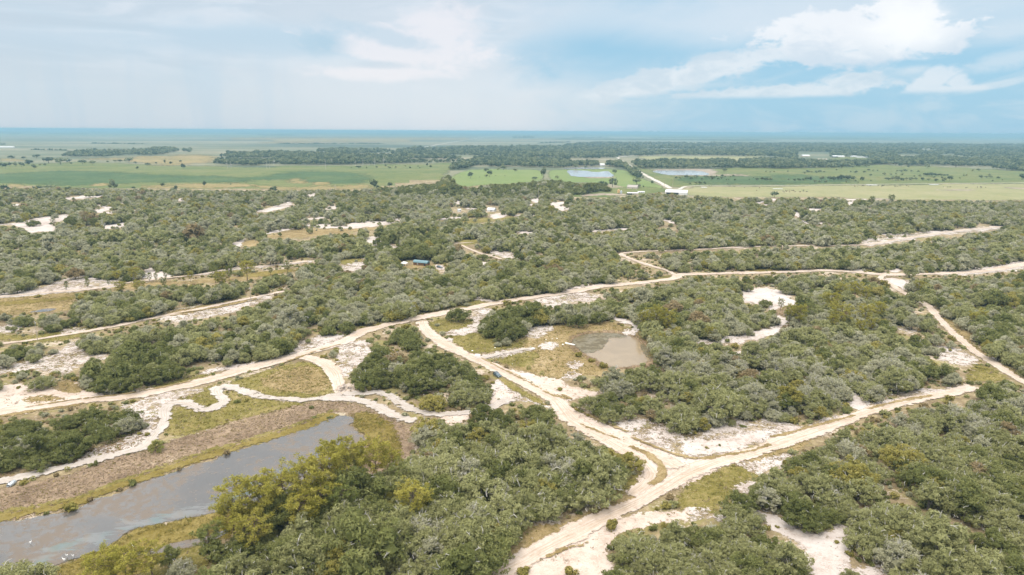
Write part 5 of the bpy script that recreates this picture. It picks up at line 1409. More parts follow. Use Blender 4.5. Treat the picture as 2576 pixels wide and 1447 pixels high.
pines = [
 (A, 1690, 1235, 11, 'tall', 1.25, 'low pine at the left tip of the pond-side pine group'),
 (A, 1760, 1185, 14, 'tall', 1.2, 'front pine of the pond-side group, leaning out over the sedge'),
 (A, 1905, 1165, 15, 'tall', 1.15, 'broad pond-side pine with a flat crown, second from left'),
 (A, 2055, 1135, 15, 'tall', 1.1, 'rounded pine in the middle of the pond-side group'),
 (A, 2205, 1085, 16.5, 'tall', 1.05, 'tall pond-side pine with grey sky-lit top over the water'),
 (A, 2335, 1010, 16.5, 'tall', 1.0, 'pond-side pine with an open crown showing water behind'),
 (A, 2425, 930, 17, 'tall', .95, 'farthest back pine of the pond-side group'),
 (A, 1835, 1305, 10, 'tall', 1.2, 'lower pine tucked under the pond-side pines'),
 (A, 2160, 1215, 12, 'tall', 1.2, 'yellowish pine below the middle of the pond-side group'),
 (A, 2305, 1160, 12.5, 'tall', 1.1, 'pine wedged between pond-side pines and grey oaks'),
 (A, 2440, 1130, 12, 'dark', 1.1, 'darker pine behind the mossy grey oak at the pond wood'),
 (B, 40, 905, 15, 'tall', .9, 'slim pine with bare lower trunk beside the pond, left one'),
 (B, 115, 855, 16, 'tall', .9, 'slim pine with bare trunk beside the pond, middle one'),
 (B, 258, 845, 16.5, 'tall', 1.05, 'tall pine with straight visible trunk right of the pond'),
 (B, 370, 800, 11, 'tall', 1.15, 'bushy pine right of the straight-trunked pine'),
 (B, 430, 880, 10, 'dark', 1.2, 'dark green pine beside the round yellow pine'),
 (B, 515, 1100, 11.5, 'tall', 1.35, 'round yellow-green pine like a ball among grey oaks'),
 (A, 760, 1610, 10.5, 'tall', 1.3, 'bottom-edge pine at the pond, left one of the pair'),
 (A, 930, 1585, 10.5, 'tall', 1.3, 'bottom-edge pine at the pond, right one of the pair'),
 (A, 1095, 1480, 8, 'tall', 1.1, 'small yellow pine right of the bottom-edge pair'),
 (A, 1505, 1345, 8.5, 'dark', 1.3, 'compact dark pine beside the bright wet grass'),
 (E, 2160, 862, 12, 'tall', 1.0, 'left pine of the group behind the small pond'),
 (E, 2245, 880, 16, 'tall', 1.15, 'big pine behind the right shore of the small pond'),
 (E, 2335, 880, 14, 'tall', 1.0, 'right-hand pine behind the small pond'),
 (E, 2300, 968, 8, 'tall', .9, 'small round pine on the right shore of the small pond'),
 (E, 2430, 1020, 9, 'dark', .9, 'small dark pine right of the small pond'),
 (F, 1060, 745, 14.5, 'tall', 1.35, 'large domed pine at the left of the right-hand pine grove'),
 (F, 1125, 850, 15.5, 'tall', 1.3, 'large domed pine in the middle of the right-hand grove'),
 (F, 1290, 832, 14, 'tall', 1.2, 'domed pine right of the middle of the right-hand grove'),
 (F, 1385, 790, 13, 'tall', 1.15, 'rightmost domed pine of the right-hand grove'),
 (F, 1230, 645, 14, 'tall', 1.1, 'back pine of the right-hand grove, upper right'),
 (F, 1130, 640, 12.5, 'tall', 1.1, 'back pine of the right-hand grove, upper middle'),
 (F, 1310, 650, 11, 'tall', 1.1, 'back pine at the right end of the grove'),
 (F, 830, 835, 14, 'tall', 1.1, 'front left pine of the right-hand grove'),
 (F, 760, 800, 11.5, 'tall', 1.1, 'pine beside the winding white trail'),
 (F, 895, 790, 12, 'dark', 1.1, 'darker pine between trail and grove'),
 (F, 1270, 900, 10, 'tall', 1.1, 'low front pine under the right-hand grove'),
 (F, 1350, 868, 9, 'tall', 1.0, 'smaller front pine right of the grove'),
 (F, 1075, 865, 10, 'tall', 1.0, 'small pine before the middle dome of the grove'),
 (F, 700, 705, 8, 'dark', .8, 'thin dark pine on the brown litter by the clearing'),
 (F, 830, 690, 9, 'dark', .9, 'thin pine at the right edge of the bright clearing'),
 (F, 180, 918, 8, 'tall', .9, 'pine left end of the white sand arm, taller'),
 (F, 215, 905, 6.5, 'tall', .9, 'small pine beside the white sand arm'),
 (F, 20, 940, 8, 'dark', .8, 'slim pine at the left of the white sand arm'),
 (F, 72, 895, 6, 'dark', .8, 'very slim young pine above the white sand arm'),
 (F, 465, 895, 5, 'young', .9, 'tiny pine on the white trail junction'),
 (F, 170, 800, 7, 'tall', 1.0, 'yellow pine poking from the scrub left of the trail'),
 (F, 470, 545, 7, 'dark', .9, 'dark pine above the bright clearing'),
 (F, 2080, 835, 10, 'tall', 1.15, 'yellowish pine cluster beside the straight right track'),
 (F, 2150, 800, 8, 'tall', 1.1, 'lower yellow pine right of the straight track'),
 (F, 1690, 585, 9.5, 'tall', 1.2, 'yellow pine beside the umbrella oak fork'),
 (F, 1070, 225, 8, 'tall', 1.3, 'rounded yellow pine in the far right scrub'),
 (F, 1960, 335, 8, 'dark', 1.3, 'dark rounded pine in the far right scrub'),
 (D, 1775, 492, 15.5, 'tall', 1.3, 'big umbrella pine beside the upper left track'),
 (D, 1600, 565, 14, 'tall', 1.25, 'yellow-green pine left of the big umbrella pine'),
 (D, 1545, 500, 11, 'dark', 1.1, 'dark pine behind the yellow-green pine'),
 (D, 1645, 485, 11, 'dark', 1.0, 'dark pine touching the big umbrella pine'),
 (D, 960, 508, 11.5, 'tall', 1.2, 'yellow pine on the bank left of the young pines'),
 (D, 840, 505, 9, 'tall', 1.2, 'smaller yellow pine at the left of the bank'),
 (D, 1365, 495, 8, 'tall', 1.0, 'conical pine on the brown strip'),
 (D, 1180, 545, 8, 'dark', 1.0, 'dark pine at the near edge of the brown strip'),
 (D, 1010, 600, 11, 'tall', 1.25, 'rounded olive pine before the brown strip'),
 (D, 870, 610, 11, 'tall', 1.3, 'broad olive pine left of the rounded one'),
 (D, 2062, 435, 9, 'dark', 1.1, 'dark pine right of the big umbrella pine'),
 (D, 1940, 445, 6, 'dark', 1.1, 'low dark pine right of the umbrella pine'),
 (D, 1240, 470, 7, 'young', 1.2, 'dark young pine on the bank, right one'),
 (D, 1190, 475, 7, 'young', 1.0, 'thin young pine on the bank'),
 (D, 1120, 490, 6, 'young', 1.0, 'thin young pine in the middle of the bank'),
 (D, 1075, 495, 7, 'young', 1.0, 'sparse young pine beside the white spur'),
 (D, 780, 522, 6, 'young', 1.0, 'sparse young pine on white sand, right one'),
 (D, 630, 540, 7, 'young', 1.0, 'sparse young pine on white sand, middle one'),
 (D, 480, 552, 6, 'young', 1.1, 'sparse young pine on white sand, left one'),
 (G1, 272, 1105, 14, 'tall', 1.1, 'far left pine above the pale sand bends'),
 (G1, 745, 1155, 16, 'dark', 1.1, 'far left dark pine beside the dying brown pine'),
 (G1, 950, 1155, 14, 'dark', 1.1, 'dark pine between brown and grey dead pines'),
 (G1, 540, 1105, 9, 'young', 1.3, 'small dark pine on the far left sand'),
 (G3, 610, 1095, 12, 'dark', 1.1, 'pine rising from the scrub left of the far white spots'),
 (G3, 1380, 925, 14, 'tall', 1.2, 'pine clump behind the middle scrub'),
 (G3, 395, 985, 13, 'tall', 1.2, 'yellow pine right of the far sand lot'),
 (G3, 1945, 1055, 12, 'dark', 1.1, 'dark pine right of the far zigzag sand'),
 (G4, 1040, 905, 15, 'dark', 1.15, 'round-topped pine before the cattle pasture, left one'),
 (G4, 1240, 885, 15, 'dark', 1.15, 'round-topped pine before the cattle pasture, right one'),
 (G4, 1400, 1140, 14, 'dark', 1.2, 'broad pine above the far right road'),
]
for k, (fn, x, y, h, kd, wd, lb) in enumerate(pines):
    big = 1.14 if y > 900 and fn in (A, B) else 1.0
    place_pine(fn((x, y))[0], h * big, kd, k % (2 if kd == 'young' else 4), lb, wd * (1.1 if big > 1 else 1), k * 2.1)
place_pine(G1((865, 1098))[0], 16, 'brown', 0, 'dying brown pine at far left beside a dark pine', 1.1)

# ------------------------------------------------------------------ dead trees
DEADV = [dead_parts(40 + i) for i in range(3)]
DEADM = [(a.mesh('trunk', [DEAD]), b.mesh('branches', [DEAD])) for a, b in DEADV]
for k, (fn, x, y, h, lb) in enumerate([
    (G1, 1048, 1150, 16, 'large pale dead pine at far left with all its branches'), (D, 1112, 322, 8, 'small bleached dead tree above the white spur'),
    (G2, 110, 506, 24, 'tall bare snag at the left end of the far grove'), (G2, 136, 500, 20, 'shorter bare snag beside the leftmost snag'), (G2, 180, 470, 24, 'bare white snag before the far grove, third from left'),
    (G2, 702, 508, 28, 'lone white snag standing out in the meadow'), (G2, 763, 460, 22, 'forked white snag in the far grove'), (G2, 1004, 470, 20, 'bare snag left of the meadow bush'),
    (G2, 1075, 472, 22, 'twin-topped snag behind the meadow bush'), (G2, 1193, 470, 26, 'straight white snag before the far grove'), (G2, 1284, 455, 28, 'tallest white snag before the far grove'),
    (G1, 2290, 505, 24, 'white snag at the meadow edge of the far grove, left'), (G1, 2326, 505, 22, 'white snag at the meadow edge of the far grove, right'), (G2, 800, 705, 9, 'spreading dead tree at the lower meadow edge')]):
    x_, y_ = at(*fn((x, y))[0])
    root = link('dead_tree', None, loc=(x_, y_, 0)); s_ = h / 9; root.scale = (s_ * .8, s_ * .8, s_); root.rotation_euler = (0, 0, k)
    tag(root, lb, 'dead tree', 'bare dead trees')
    link('trunk', DEADM[k % 3][0], root); tag(link('branches', DEADM[k % 3][1], root), kind='stuff')

# ------------------------------------------------------------------ bushes and palms
BUSH = [bush_geo(60 + i).mesh('foliage', [SHRUB]) for i in range(3)] + [bush_geo(70 + i, spiky=True, ls=.25).mesh('foliage', [LEAF['green']]) for i in range(2)]
PALMF = [bush_geo(80, 1.9, 2.2, 60, pal=True).mesh('fronds', [PALM]), bush_geo(81, 1.0, .8, 26, pal=True).mesh('fronds', [PALM])]
g = Geo(); g.tube([(0, 0, -.2), (0.05, 0, 1.2)], [.22, .2], 7); PALMT = g.mesh('trunk', [PBARK])
def place_bush(px, r_, h_, v, label, name='bush'):
    x, y = at(*px)
    o = link(name, BUSH[v], loc=(x, y, 0)); o.scale = (r_, r_, h_); o.rotation_euler = (0, 0, r_ * 7 + px[0])
    return tag(o, label, 'bush', 'small bushes on sand and grass')
p = at(*A((1120, 562))[0])
root = link('palm_tree', None, loc=(*p, 0)); root.scale = (1.45, 1.45, 1.5)
tag(root, 'stout cabbage palm beside the bend of the white path', 'palm')
link('fronds', PALMF[0], root); link('trunk', PALMT, root)
for fn, x, y, s_, lb in ((A, 482, 700, 1.2, 'palmetto below the white path, larger right one'), (A, 240, 765, 1.1, 'palmetto clump below the white path near the culvert'), (A, 180, 770, .8, 'small dry palmetto left of the culvert clump'),
        (A, 1325, 350, .9, 'palmetto on the grassy slope, upper one'), (A, 1275, 392, .8, 'palmetto on the grassy slope, lower one'), (A, 1722, 165, .8, 'palmetto beside the round bush on the slope'),
        (A, 1655, 82, .7, 'palmetto at the top of the S-bend'), (A, 1780, 130 - 85, .7, 'small palmetto above the winding path'), (D, 1790, 1145, 1.2, 'grey palmetto clump beside the road at the loop'),
        (A, 2120, 145, .8, 'palmetto in the grassy island, lower right'), (A, 2085, 155, .8, 'palmetto in the grassy island, lower left'), (A, 2050, 95, .7, 'yellow palmetto in the middle of the island'),
        (B, 300, 180, .8, 'palmetto between the two paths, left one'), (B, 345, 225, .9, 'palmetto between the two paths, right one'), (E, 1345, 1120, 1.4, 'dark green palmetto patch right of the car'), (E, 1440, 1155, 1.3, 'palmetto patch nearer the sand flat')):
    p = at(*fn((x, y))[0])
    o = link('palmetto', PALMF[1], loc=(*p, 0)); o.scale = (s_, s_, s_); o.rotation_euler = (0, 0, x)
    tag(o, lb, 'palmetto', 'low palmettos on grass and sand')
for fn, x, y, r_, h_, v, lb in ((A, 1700, 212, 1.5, 1.5, 3, 'round dark bush inside the S-bend, left one'), (A, 1765, 205, 1.3, 1.2, 0, 'round olive bush inside the S-bend, right one'),
        (A, 1498, 230, 1.2, .9, 0, 'olive bush in the upper bend of the path'), (A, 1058, 446, 1.3, 1.2, 0, 'yellow bush near the palm, right one'), (A, 992, 442, 1.2, 1.0, 1, 'yellow bush near the palm, left one'),
        (A, 718, 592, .8, .8, 0, 'small yellow bush on the white path edge'), (A, 920, 585, .9, .5, 4, 'flat green bush beside the white path'), (A, 690, 665, .9, 2.2, 4, 'tall thin green sapling below the white path'),
        (A, 2235, 255, 1.2, 1.3, 3, 'green bush on the reed bank'), (A, 2255, 320, 1.4, .6, 4, 'flat green sedge bush at the pond head'), (E, 1558, 1272, 1.8, 1.4, 1, 'round olive bush on the tan sand flat'),
        (E, 1365, 1218, .7, .8, 4, 'tiny bush beside the road weeds'), (E, 1505, 1052, 1.2, .9, 0, 'yellow bush in the dry hollow'), (E, 1710, 1030, 2.6, 2.2, 1, 'bright yellow bush at the pond shore by the weed mat'),
        (E, 1795, 1065, 2.2, 2.0, 0, 'yellow-green bush on the near shore of the small pond'), (E, 1880, 1110, 2.4, 3.2, 0, 'upright yellow-green willow bush by the small pond'), (E, 200, 1275, 1.6, 2.8, 0, 'yellow sapling before the blue-green oak'),
        (D, 140, 1255, 1.2, 1.0, 1, 'yellow bush on the pink sand apron'), (D, 270, 605, 2.6, 2.0, 0, 'round olive bush beside the pale track'), (D, 560, 590, 2.4, 1.8, 3, 'dark bush at the end of the brown basin'),
        (C, 175, 540, 1.0, .8, 0, 'small yellow bush alone on the white sand flat, left one'), (C, 265, 522, .7, .8, 4, 'small dark bush alone on the white sand flat, right one'), (C, 1075, 205, 1.3, 1.2, 3, 'dark green bush at the sandy mouth of the trail'),
        (C, 1487, 185, 1.0, .9, 3, 'round green bush on the upper shoulder of the right road'), (C, 430, 385, 1.6, .8, 4, 'flat dark bush on the white flat near the thicket'), (C, 1095, 1215, 1.0, .7, 1, 'small brown bush in the bottom clearing'),
        (C, 680, 1105, .9, .6, 1, 'small brown bush at the neck of the bottom clearing'), (B, 1950, 1130, 2.2, 3.2, 1, 'yellow bushy tree at the left tip of the bottom thicket'), (B, 1650, 1440, 2.2, 2.0, 0, 'scraggly bush at the bottom edge beside the sand bay'),
        (B, 1320, 1447, 2.4, 1.6, 1, 'olive bush cut by the bottom edge beside the road'), (F, 320, 925, 2.0, 2.0, 4, 'dark bush in the white sand arm'), (F, 450, 975, 2.4, 1.6, 0, 'olive bush below the white sand arm'),
        (F, 640, 905, 2.6, 2.2, 0, 'yellow-green bush at the trail bend'), (F, 690, 940, 2.2, 2.4, 0, 'yellow-green bush right of the trail bend'), (F, 2130, 1110, 2.6, .9, 0, 'low yellow bush line beside the straight track'),
        (E, 870, 1000 - 235, .9, .6, 4, 'small bush in the fork grass'), (E, 1290, 935, 1.4, 1.0, 1, 'orange-brown bush under the biggest dark oak'), (D, 125, 1262, .8, .6, 1, 'tiny brown bush on the pink sand'),
        (G1, 1, 1, 0, 0, 0, None)):
    if lb: place_bush(fn((x, y))[0], r_, h_, v, lb)

# undergrowth between the oaks and over rough ground
nU = 16000
xs = []
while sum(map(len, xs)) < nU:
    yy = rng.uniform(120, 620, 8000); xx = rng.uniform(-1, 1, 8000) * (yy * .82 + 30)
    P = np.column_stack([xx, yy]); q = proj(np.column_stack([P, np.zeros(len(P))]))
    qq = proj(np.column_stack([P, np.full(len(P), .8)]))
    ok = ~look(OPEN, q) & ~look(OPEN, qq) & look(SCR, q, True)
    xs.append(P[ok])
U = np.concatenate(xs)[:nU]
UG = [bush_geo(160 + i, 1.0, .9, 150, .26).mesh('under_source', [m_]) for i, m_ in enumerate((SHRUB, LEAF['sage'], LEAF['rust'], LEAF['silver'], LEAF['green']))]
scatter('undergrowth', np.column_stack([U, np.zeros(nU)]), rng.uniform(0, 6.28, nU), np.exp(rng.normal(.1, .35, nU)), rng.choice(5, nU, p=[.22, .3, .12, .16, .2]), source_collection('under_source', UG), 'low mixed shrubs filling the gaps under the scrub oaks')

# reeds, sedge and grass tufts: the parts of them that stand up
def in_poly_points(pts, n, seed):
    poly = fit(pts); gp = gnd(poly); lo, hi = gp.min(0), gp.max(0)
    r2 = np.random.default_rng(seed); out_ = []
    tot = 0
    while tot < n:
        P = r2.uniform(lo, hi, (n * 3, 2)); P = P[pip(P, gp)]; out_.append(P); tot += len(P)
    return np.concatenate(out_)[:n]
bytype = defaultdict(list)
for t, lv, pts, lb in PATCH: bytype[t].append((pts, lb))
def area(pts):
    gp = gnd(fit(pts)); x, y = gp[:, 0], gp[:, 1]
    return abs((x * np.roll(y, -1) - y * np.roll(x, -1)).sum()) / 2
POOL = np.zeros((RH, RW), bool)
for poly in WATER: paint(POOL, poly)
def tuft_stuff(name, types, dens, mats_, label, hs, seed, cap=30000):
    P = []
    for t in types:
        for i, (pts, lb) in enumerate(bytype[t]):
            gp = gnd(fit(pts))
            if np.hypot(*gp.mean(0)) > 520: continue
            n = int(min(area(pts) * dens, 40000))
            if n: P.append(in_poly_points(pts, n, seed + i))
    P = np.concatenate(P)
    f_ = fbm(P, 9, seed)
    P = P[f_ > .30]
    q = proj(np.column_stack([P, np.zeros(len(P))]))
    P = P[~look(ROADM, q) & ~look(POOL, q)]
    r2 = np.random.default_rng(seed)
    if len(P) > cap: P = P[r2.permutation(len(P))[:cap]]
    n = len(P)
    src = source_collection(name + '_source', [tuft_geo(seed + i, 14, hs, hs * .8).mesh(name + '_source', [m_]) for i, m_ in enumerate(mats_)])
    scatter(name, np.column_stack([P, np.full(n, .1)]), r2.uniform(0, 6.28, n), np.exp(r2.normal(0, .35, n)), r2.integers(0, len(mats_), n), src, label)
tuft_stuff('reeds', ['reed'], 4.0, [REED, REED, SEDGE], 'tangle of dead brown reeds on the pond bank', .2, 300, 40000)
tuft_stuff('sedge', ['sedge'], 1.6, [SEDGE, SEDGE, GRASSB], 'ochre sedge tufts at the water edge', .5, 320, 12000)
tuft_stuff('grass', ['grass', 'dry', 'litter'], .8, [GRASSB, GRASSB, SEDGE, REED], 'short wild grass tufts on the clearings', .38, 340, 36000)
tuft_stuff('weeds', ['white_mix', 'tan'], .10, [GRASSB, REED, REED, SEDGE], 'scattered weeds on the scrubby sand', .4, 380, 5000)

# ------------------------------------------------------------------ far trees
def blob_tree(seed, n=90, ls=.16, trunk=True, tall=1.0):
    """unit tree, height 1"""
    rs = np.random.default_rng(seed)
    g = Geo()
    for i in range(7):
        a = i * .9 + rs.uniform(0, .6); r_ = rs.uniform(.12, .38) if i else 0
        c = np.array([r_ * math.cos(a), r_ * math.sin(a), rs.uniform(.38, .74) if i else .72]); rl = rs.uniform(.19, .28)
        v, t = ico(c, rl * .8, rs, .85); g.add(v, None, t, .2 + rs.uniform(0, .2))
        k = n // 7
        dd = unit(rs.normal(0, 1, (k, 3)) + np.array([0, 0, .4]))
        leaves(g, c + dd * rl * rs.uniform(.8, 1.15, k)[:, None], dd, ls * .7, rs, .42 + rs.uniform(-.15, .15) + rs.uniform(-.25, .25, k) + .12 * dd[:, 2])
    if trunk: g.tube([(0, 0, -.02), (.02, 0, .5)], [.035, .025], 5, m=1)
    return g
FT = [blob_tree(200 + i) for i in range(5)]
FTC = []
for g in FT:                                   # a crown mesh and a trunk mesh of one tree
    FTC.append(g.mesh('far_tree', [FARLEAF, BARK]))
def place_far(px, h, w_, label, cat='tree', group='lone trees and bushes on the far fields', name='field_tree', k=[0]):
    x, y = at(*px)
    o = link(name, FTC[k[0] % 5], loc=(x, y, 0)); k[0] += 1
    o.scale = (h * w_ * 1.35, h * w_ * 1.35, h * 1.12); o.rotation_euler = (0, 0, k[0] * 1.7)
    return tag(o, short(label), cat, group)
def dpx_h(px, hp):                             # height in frame units -> metres at that place
    x, y = at(*px)
    return hp * math.hypot(x, y) / FPX
LONE = []
for fn, lst, lab_ in (
  (G1, [(20,525,34,1.3),(55,535,38,1.0),(100,515,30,1.0),(160,517,36,1.0),(220,522,40,1.0),(285,500,42,1.5),(345,540,40,.9),(370,430,30,1.7),(120,440,26,2.0),(235,440,20,1.5),(490,480,46,1.7),(610,490,56,1.5),(700,470,30,1.6),(830,485,36,1.6),(935,488,34,1.4),(715,485,16,1.2),(455,505,20,1.2),(400,505,14,1.6)], 'in the far left row of round trees above the meadow'),
  (G1, [(1155,455,18,1.8),(1210,455,22,1.7),(1300,462,44,1.5),(1085,462,16,1.5),(1365,470,18,2.0),(1385,525,24,1.2),(1845,517,48,.8),(1490,485,20,2.4),(1570,470,16,1),(1660,465,34,.5),(1715,468,20,1.6),(1815,450,18,1.2)], 'on the meadow below the dark grove'),
  (G1, [(1140,725,80,.55),(1172,728,44,.8),(1105,728,40,.9),(705,760,42,1.5),(1340,725,20,1.8),(1770,735,44,.8),(1740,765,44,1.0),(1640,700,36,.9),(2055,690,46,.8),(2320,672,14,1.2),(385,750,36,1.8),(500,745,40,2.0),(40,775,60,1.4)], 'where the meadow meets the scrub at left'),
  (G2, [(1190,715,95,.7),(1225,712,40,.8),(1345,690,44,1.4),(190,745,56,1.3),(1725,475,32,.8),(1760,490,26,1.0),(1215,497,22,1.0),(1030,497,24,2.0),(1405,498,26,1.0),(1340,498,22,1.5),(1110,497,16,1.4),(1305,480,24,.9),(1650,497,14,1),(1550,498,20,1),(960,497,14,1),(1505,480,14,1),(1630,480,14,1.)], 'along the meadow in front of the far grove'),
  (G3, [(30,525,30,1.6),(315,600,110,.45),(330,575,70,.5),(455,600,28,1.5),(230,610,26,2.2),(1030,565,50,.8),(740,505,28,1),(640,500,46,1.0),(1010,690,90,1.0),(945,695,52,1.0),(895,690,60,1.0),(1255,668,60,1.3),(1280,700,36,1.2),(1320,700,22,.8),(1410,665,36,.7),(240,605,20,1.)], 'around the square pond and farm'),
  (G2, [(2160,598,60,.9),(2350,580,60,.8),(2310,525,32,1.8),(2320,585,30,1.),(2440,512,26,1.4),(2490,510,50,1.2)], 'in the bright green pasture'),
  (G3, [(1650,610,22,1.3),(1690,612,20,1.4),(1750,608,32,1.4),(1800,622,30,1.2),(1855,612,32,1.6),(1910,625,22,1.2),(1955,612,30,1.3),(2010,625,40,1.6),(2055,600,20,1),(2115,600,26,1.1),(2145,600,16,1.2),(2075,625,18,1.2),(2110,618,20,1.2),(2197,602,18,1.2),(2227,595,20,1.1),(1790,668,16,1.5),(1855,668,26,1.2),(1890,670,30,1.2),(1935,670,28,1.2),(2170,675,14,1.6),(2240,632,16,1.6),(2155,632,14,1.3),(2180,632,12,1.2),(2430,615,14,1.2),(2465,635,28,1.2),(2515,635,34,1.2),(2560,640,34,1.2),(2385,628,12,1.1),(2135,545,32,1.6),(2555,550,14,1.4)], 'among the pasture bushes right of the road'),
  (G4, [(20,642,36,1.2),(205,638,20,1.5),(270,645,24,1.2),(310,645,28,1.2),(350,642,26,1.2),(390,640,34,1.2),(425,640,36,1.0),(470,660,26,1.2),(520,660,20,1.4),(540,638,40,1.1),(585,660,24,1.4),(620,640,38,1.2),(660,645,40,1.2),(700,638,38,1.1),(735,640,50,1.1),(780,640,50,1.1),(820,640,46,1.0),(860,640,36,1.2),(880,655,20,1.0),(790,665,18,1.2),(905,665,14,1),(943,648,40,.9),(1035,648,12,1.2),(1032,600,20,1.1)], 'in the dense pasture bush cluster, left half'),
  (G4, [(1190,640,24,1.2),(1215,642,22,1.2),(1250,640,34,1.1),(1285,645,44,1.1),(1310,645,36,1.1),(1345,650,28,1.2),(1390,645,26,1.2),(1440,650,34,1.3),(1490,640,22,1.2),(1555,645,26,1.2),(1525,610,22,1.2),(1570,600,26,1.2),(1600,605,32,1.3),(1640,612,36,1.3),(1680,605,28,1.2),(1715,605,24,1.2),(1745,605,22,1.2),(1775,605,20,1.2),(1805,605,18,1.2),(1615,648,22,1.2),(1685,655,24,1.4),(1775,660,36,1.2),(1828,655,44,.9),(1750,630,18,1.3),(1670,625,20,1.2),(1930,630,12,1.2),(1470,610,16,1)], 'in the dense pasture bush cluster, right half'),
  (G4, [(20,555,12,1.5),(60,552,12,1.4),(200,552,14,1),(370,570,24,1.4),(400,560,24,1.3),(440,562,18,1.3),(480,565,24,1.3),(520,562,24,1.3),(565,558,14,1.5),(690,538,12,1.4),(830,557,12,1.4),(885,566,22,1.6),(970,565,18,1.4),(1010,545,16,1.5),(1055,548,14,1.5),(1100,548,12,1.2),(1170,590,24,1.3),(1235,590,16,1.2),(1285,582,14,1.3),(1350,592,18,1.2),(1340,560,20,1.6),(1380,555,20,1.6),(1440,560,16,1.4),(1510,560,14,1.4),(1300,555,14,1.4)], 'scattered on the upper pasture'),
  (G4, [(2060,556,16,1),(2115,555,20,1.4),(2145,628,28,1.2),(2195,626,18,1.4),(2235,628,26,1.2),(2225,602,18,1.2),(2315,632,18,1.4),(2260,662,14,1.3),(2355,652,12,1.3),(2555,645,48,1.2),(2575,625,20,1.2),(1968,602,12,1.3),(1995,600,12,1.3)], 'at the far right end of the pasture'),
  (G4, [(65,808,54,1.2),(920,500,30,1.4),(850,515,30,1.4),(990,508,30,1.8),(1410,520,22,1.1),(740,518,46,1.5),(640,515,44,1.5),(1280,492,40,1.5),(1340,508,36,1.2),(1600,522,40,1.1),(1890,512,52,1.5)], 'along the lower rim of the far right woods')):
    lst = sorted(lst)
    for j, (x, y, hp, wd) in enumerate(lst):
        px = fn((x, y))[0]
        h = dpx_h(px, hp * KG)
        sz = 'large' if hp > 44 else 'medium' if hp > 22 else 'small'
        LONE.append((px, h, wd, sz, 'spreading' if wd > 1.45 else 'slim' if wd < .85 else 'rounded', lab_))
bk = defaultdict(list)
for l in LONE: bk[l[3:]].append(l)
ORD = ['leftmost'] + [w_ + ' from left' for w_ in 'second third fourth fifth sixth seventh eighth ninth tenth eleventh twelfth thirteenth fourteenth fifteenth sixteenth seventeenth eighteenth nineteenth twentieth'.split()]
for key, lst in bk.items():
    lst.sort(key=lambda l: l[0][0])
    for j, l in enumerate(lst):
        w_ = '' if len(lst) == 1 else ('rightmost ' if j == len(lst) - 1 else ORD[min(j, 19)] + ' ')
        place_far(l[0], l[1], l[2] * .8, f"{w_}{l[3]} {l[4]} dark tree {l[5]}")

# woods beyond the meadow and pastures: nobody could count them
FOREST = [
 G3((-200,285),(400,278),(600,256),(900,240),(1150,250),(2576,250)) + G4((2576,255),(3600,260),(3600,600),(2576,562),(2200,532),(2100,527),(1930,517),(1600,495),(1450,500),(1290,485),(950,485),(850,445),(600,422),(300,422),(0,398)) + G3((2500,395),(2100,385),(1540,372),(1150,388),(1080,402),(1130,452),(1170,515),(1000,487),(700,478),(500,495),(350,508),(0,505)) + G2((2300,500),(2080,505),(1950,562),(1900,565),(1960,500),(2100,432),(2200,402),(2200,372),(2050,362),(1870,372),(1750,362),(1370,357),(1365,335),(1500,297),(1700,292),(2000,292),(2576,285)),
 G3((1150,398),(1350,405),(1600,448),(1950,452),(2100,424),(2150,434),(2250,462),(2300,500),(2200,508),(2120,513),(1700,513),(1300,512),(1200,455)),
 G3((2280,435),(2576,435)) + G4((300,435),(600,472),(850,462),(1100,455),(1250,472),(1100,480),(800,512),(540,512),(100,520),(0,512)) + G3((2576,512),(2300,512)),
 G3((1140,482),(1210,505),(1370,605),(1350,625),(1280,615),(1190,575)),
 G1((2160,462),(2200,405),(2300,358),(2576,350)) + G2((0,342),(480,350),(650,358),(1000,378),(1800,382),(2130,412),(2100,437),(1700,442),(1300,452),(900,462),(300,467),(200,452),(0,472)) + G1((2576,480),(2300,470)),
 G2((620,322),(750,310),(1100,320),(1350,326),(1340,334),(1100,350),(800,352),(630,348)),
 G1((620,412),(760,370),(900,358),(1150,366),(1350,356),(1690,322),(1800,338),(1780,352),(1620,378),(1430,398),(1200,408),(750,414)),
 G1((1820,338),(1920,335),(1920,352),(1830,353)),
]
HOLES = [G4((600,405),(900,400),(1070,430),(1010,458),(620,462)), G4((1270,395),(1565,402),(1540,432),(1320,432)), G3((860,440),(960,430),(960,500),(860,500)), G4((300,350),(620,360),(620,450),(300,450))]
pts_, sc2 = [], []
hol = [fit(h) for h in HOLES]
for k, pl in enumerate(FOREST):
    poly = fit(pl); gp = gnd(poly)
    gp[:, 1] = np.minimum(gp[:, 1], 7000)
    lo, hi = gp.min(0), gp.max(0)
    yv = lo[1]
    while yv < hi[1]:
        sp = np.clip(yv * .0058, 11, 34)
        x = np.arange(lo[0], hi[0], sp); P = np.column_stack([x, np.full(len(x), yv)]) + rng.uniform(-.45, .45, (len(x), 2)) * sp
        yv += sp * 1.15
        P = P[fbm(P, 260, 33) < .60]
        P = P[pip(P, gp) & (np.abs(P[:, 0]) < P[:, 1] * .85 + 100)]
        if not len(P): continue
        q = proj(np.column_stack([P, np.zeros(len(P))]))
        ok = np.ones(len(P), bool)
        for h in hol: ok &= ~pip(q, h)
        for zz in (0, 3, 6, 9): ok &= ~look(ROADM, proj(np.column_stack([P, np.full(len(P), zz)])))
        pts_.append(P[ok]); sc2.append(np.full(ok.sum(), sp))
FP = np.concatenate(pts_); FS = np.concatenate(sc2)
fh = np.clip(8 + 8 * fbm(FP, 150, 5) + rng.normal(0, 2.2, len(FP)), 5, 22) * np.clip((FS / 8.5) ** .35, 1, 1.5)
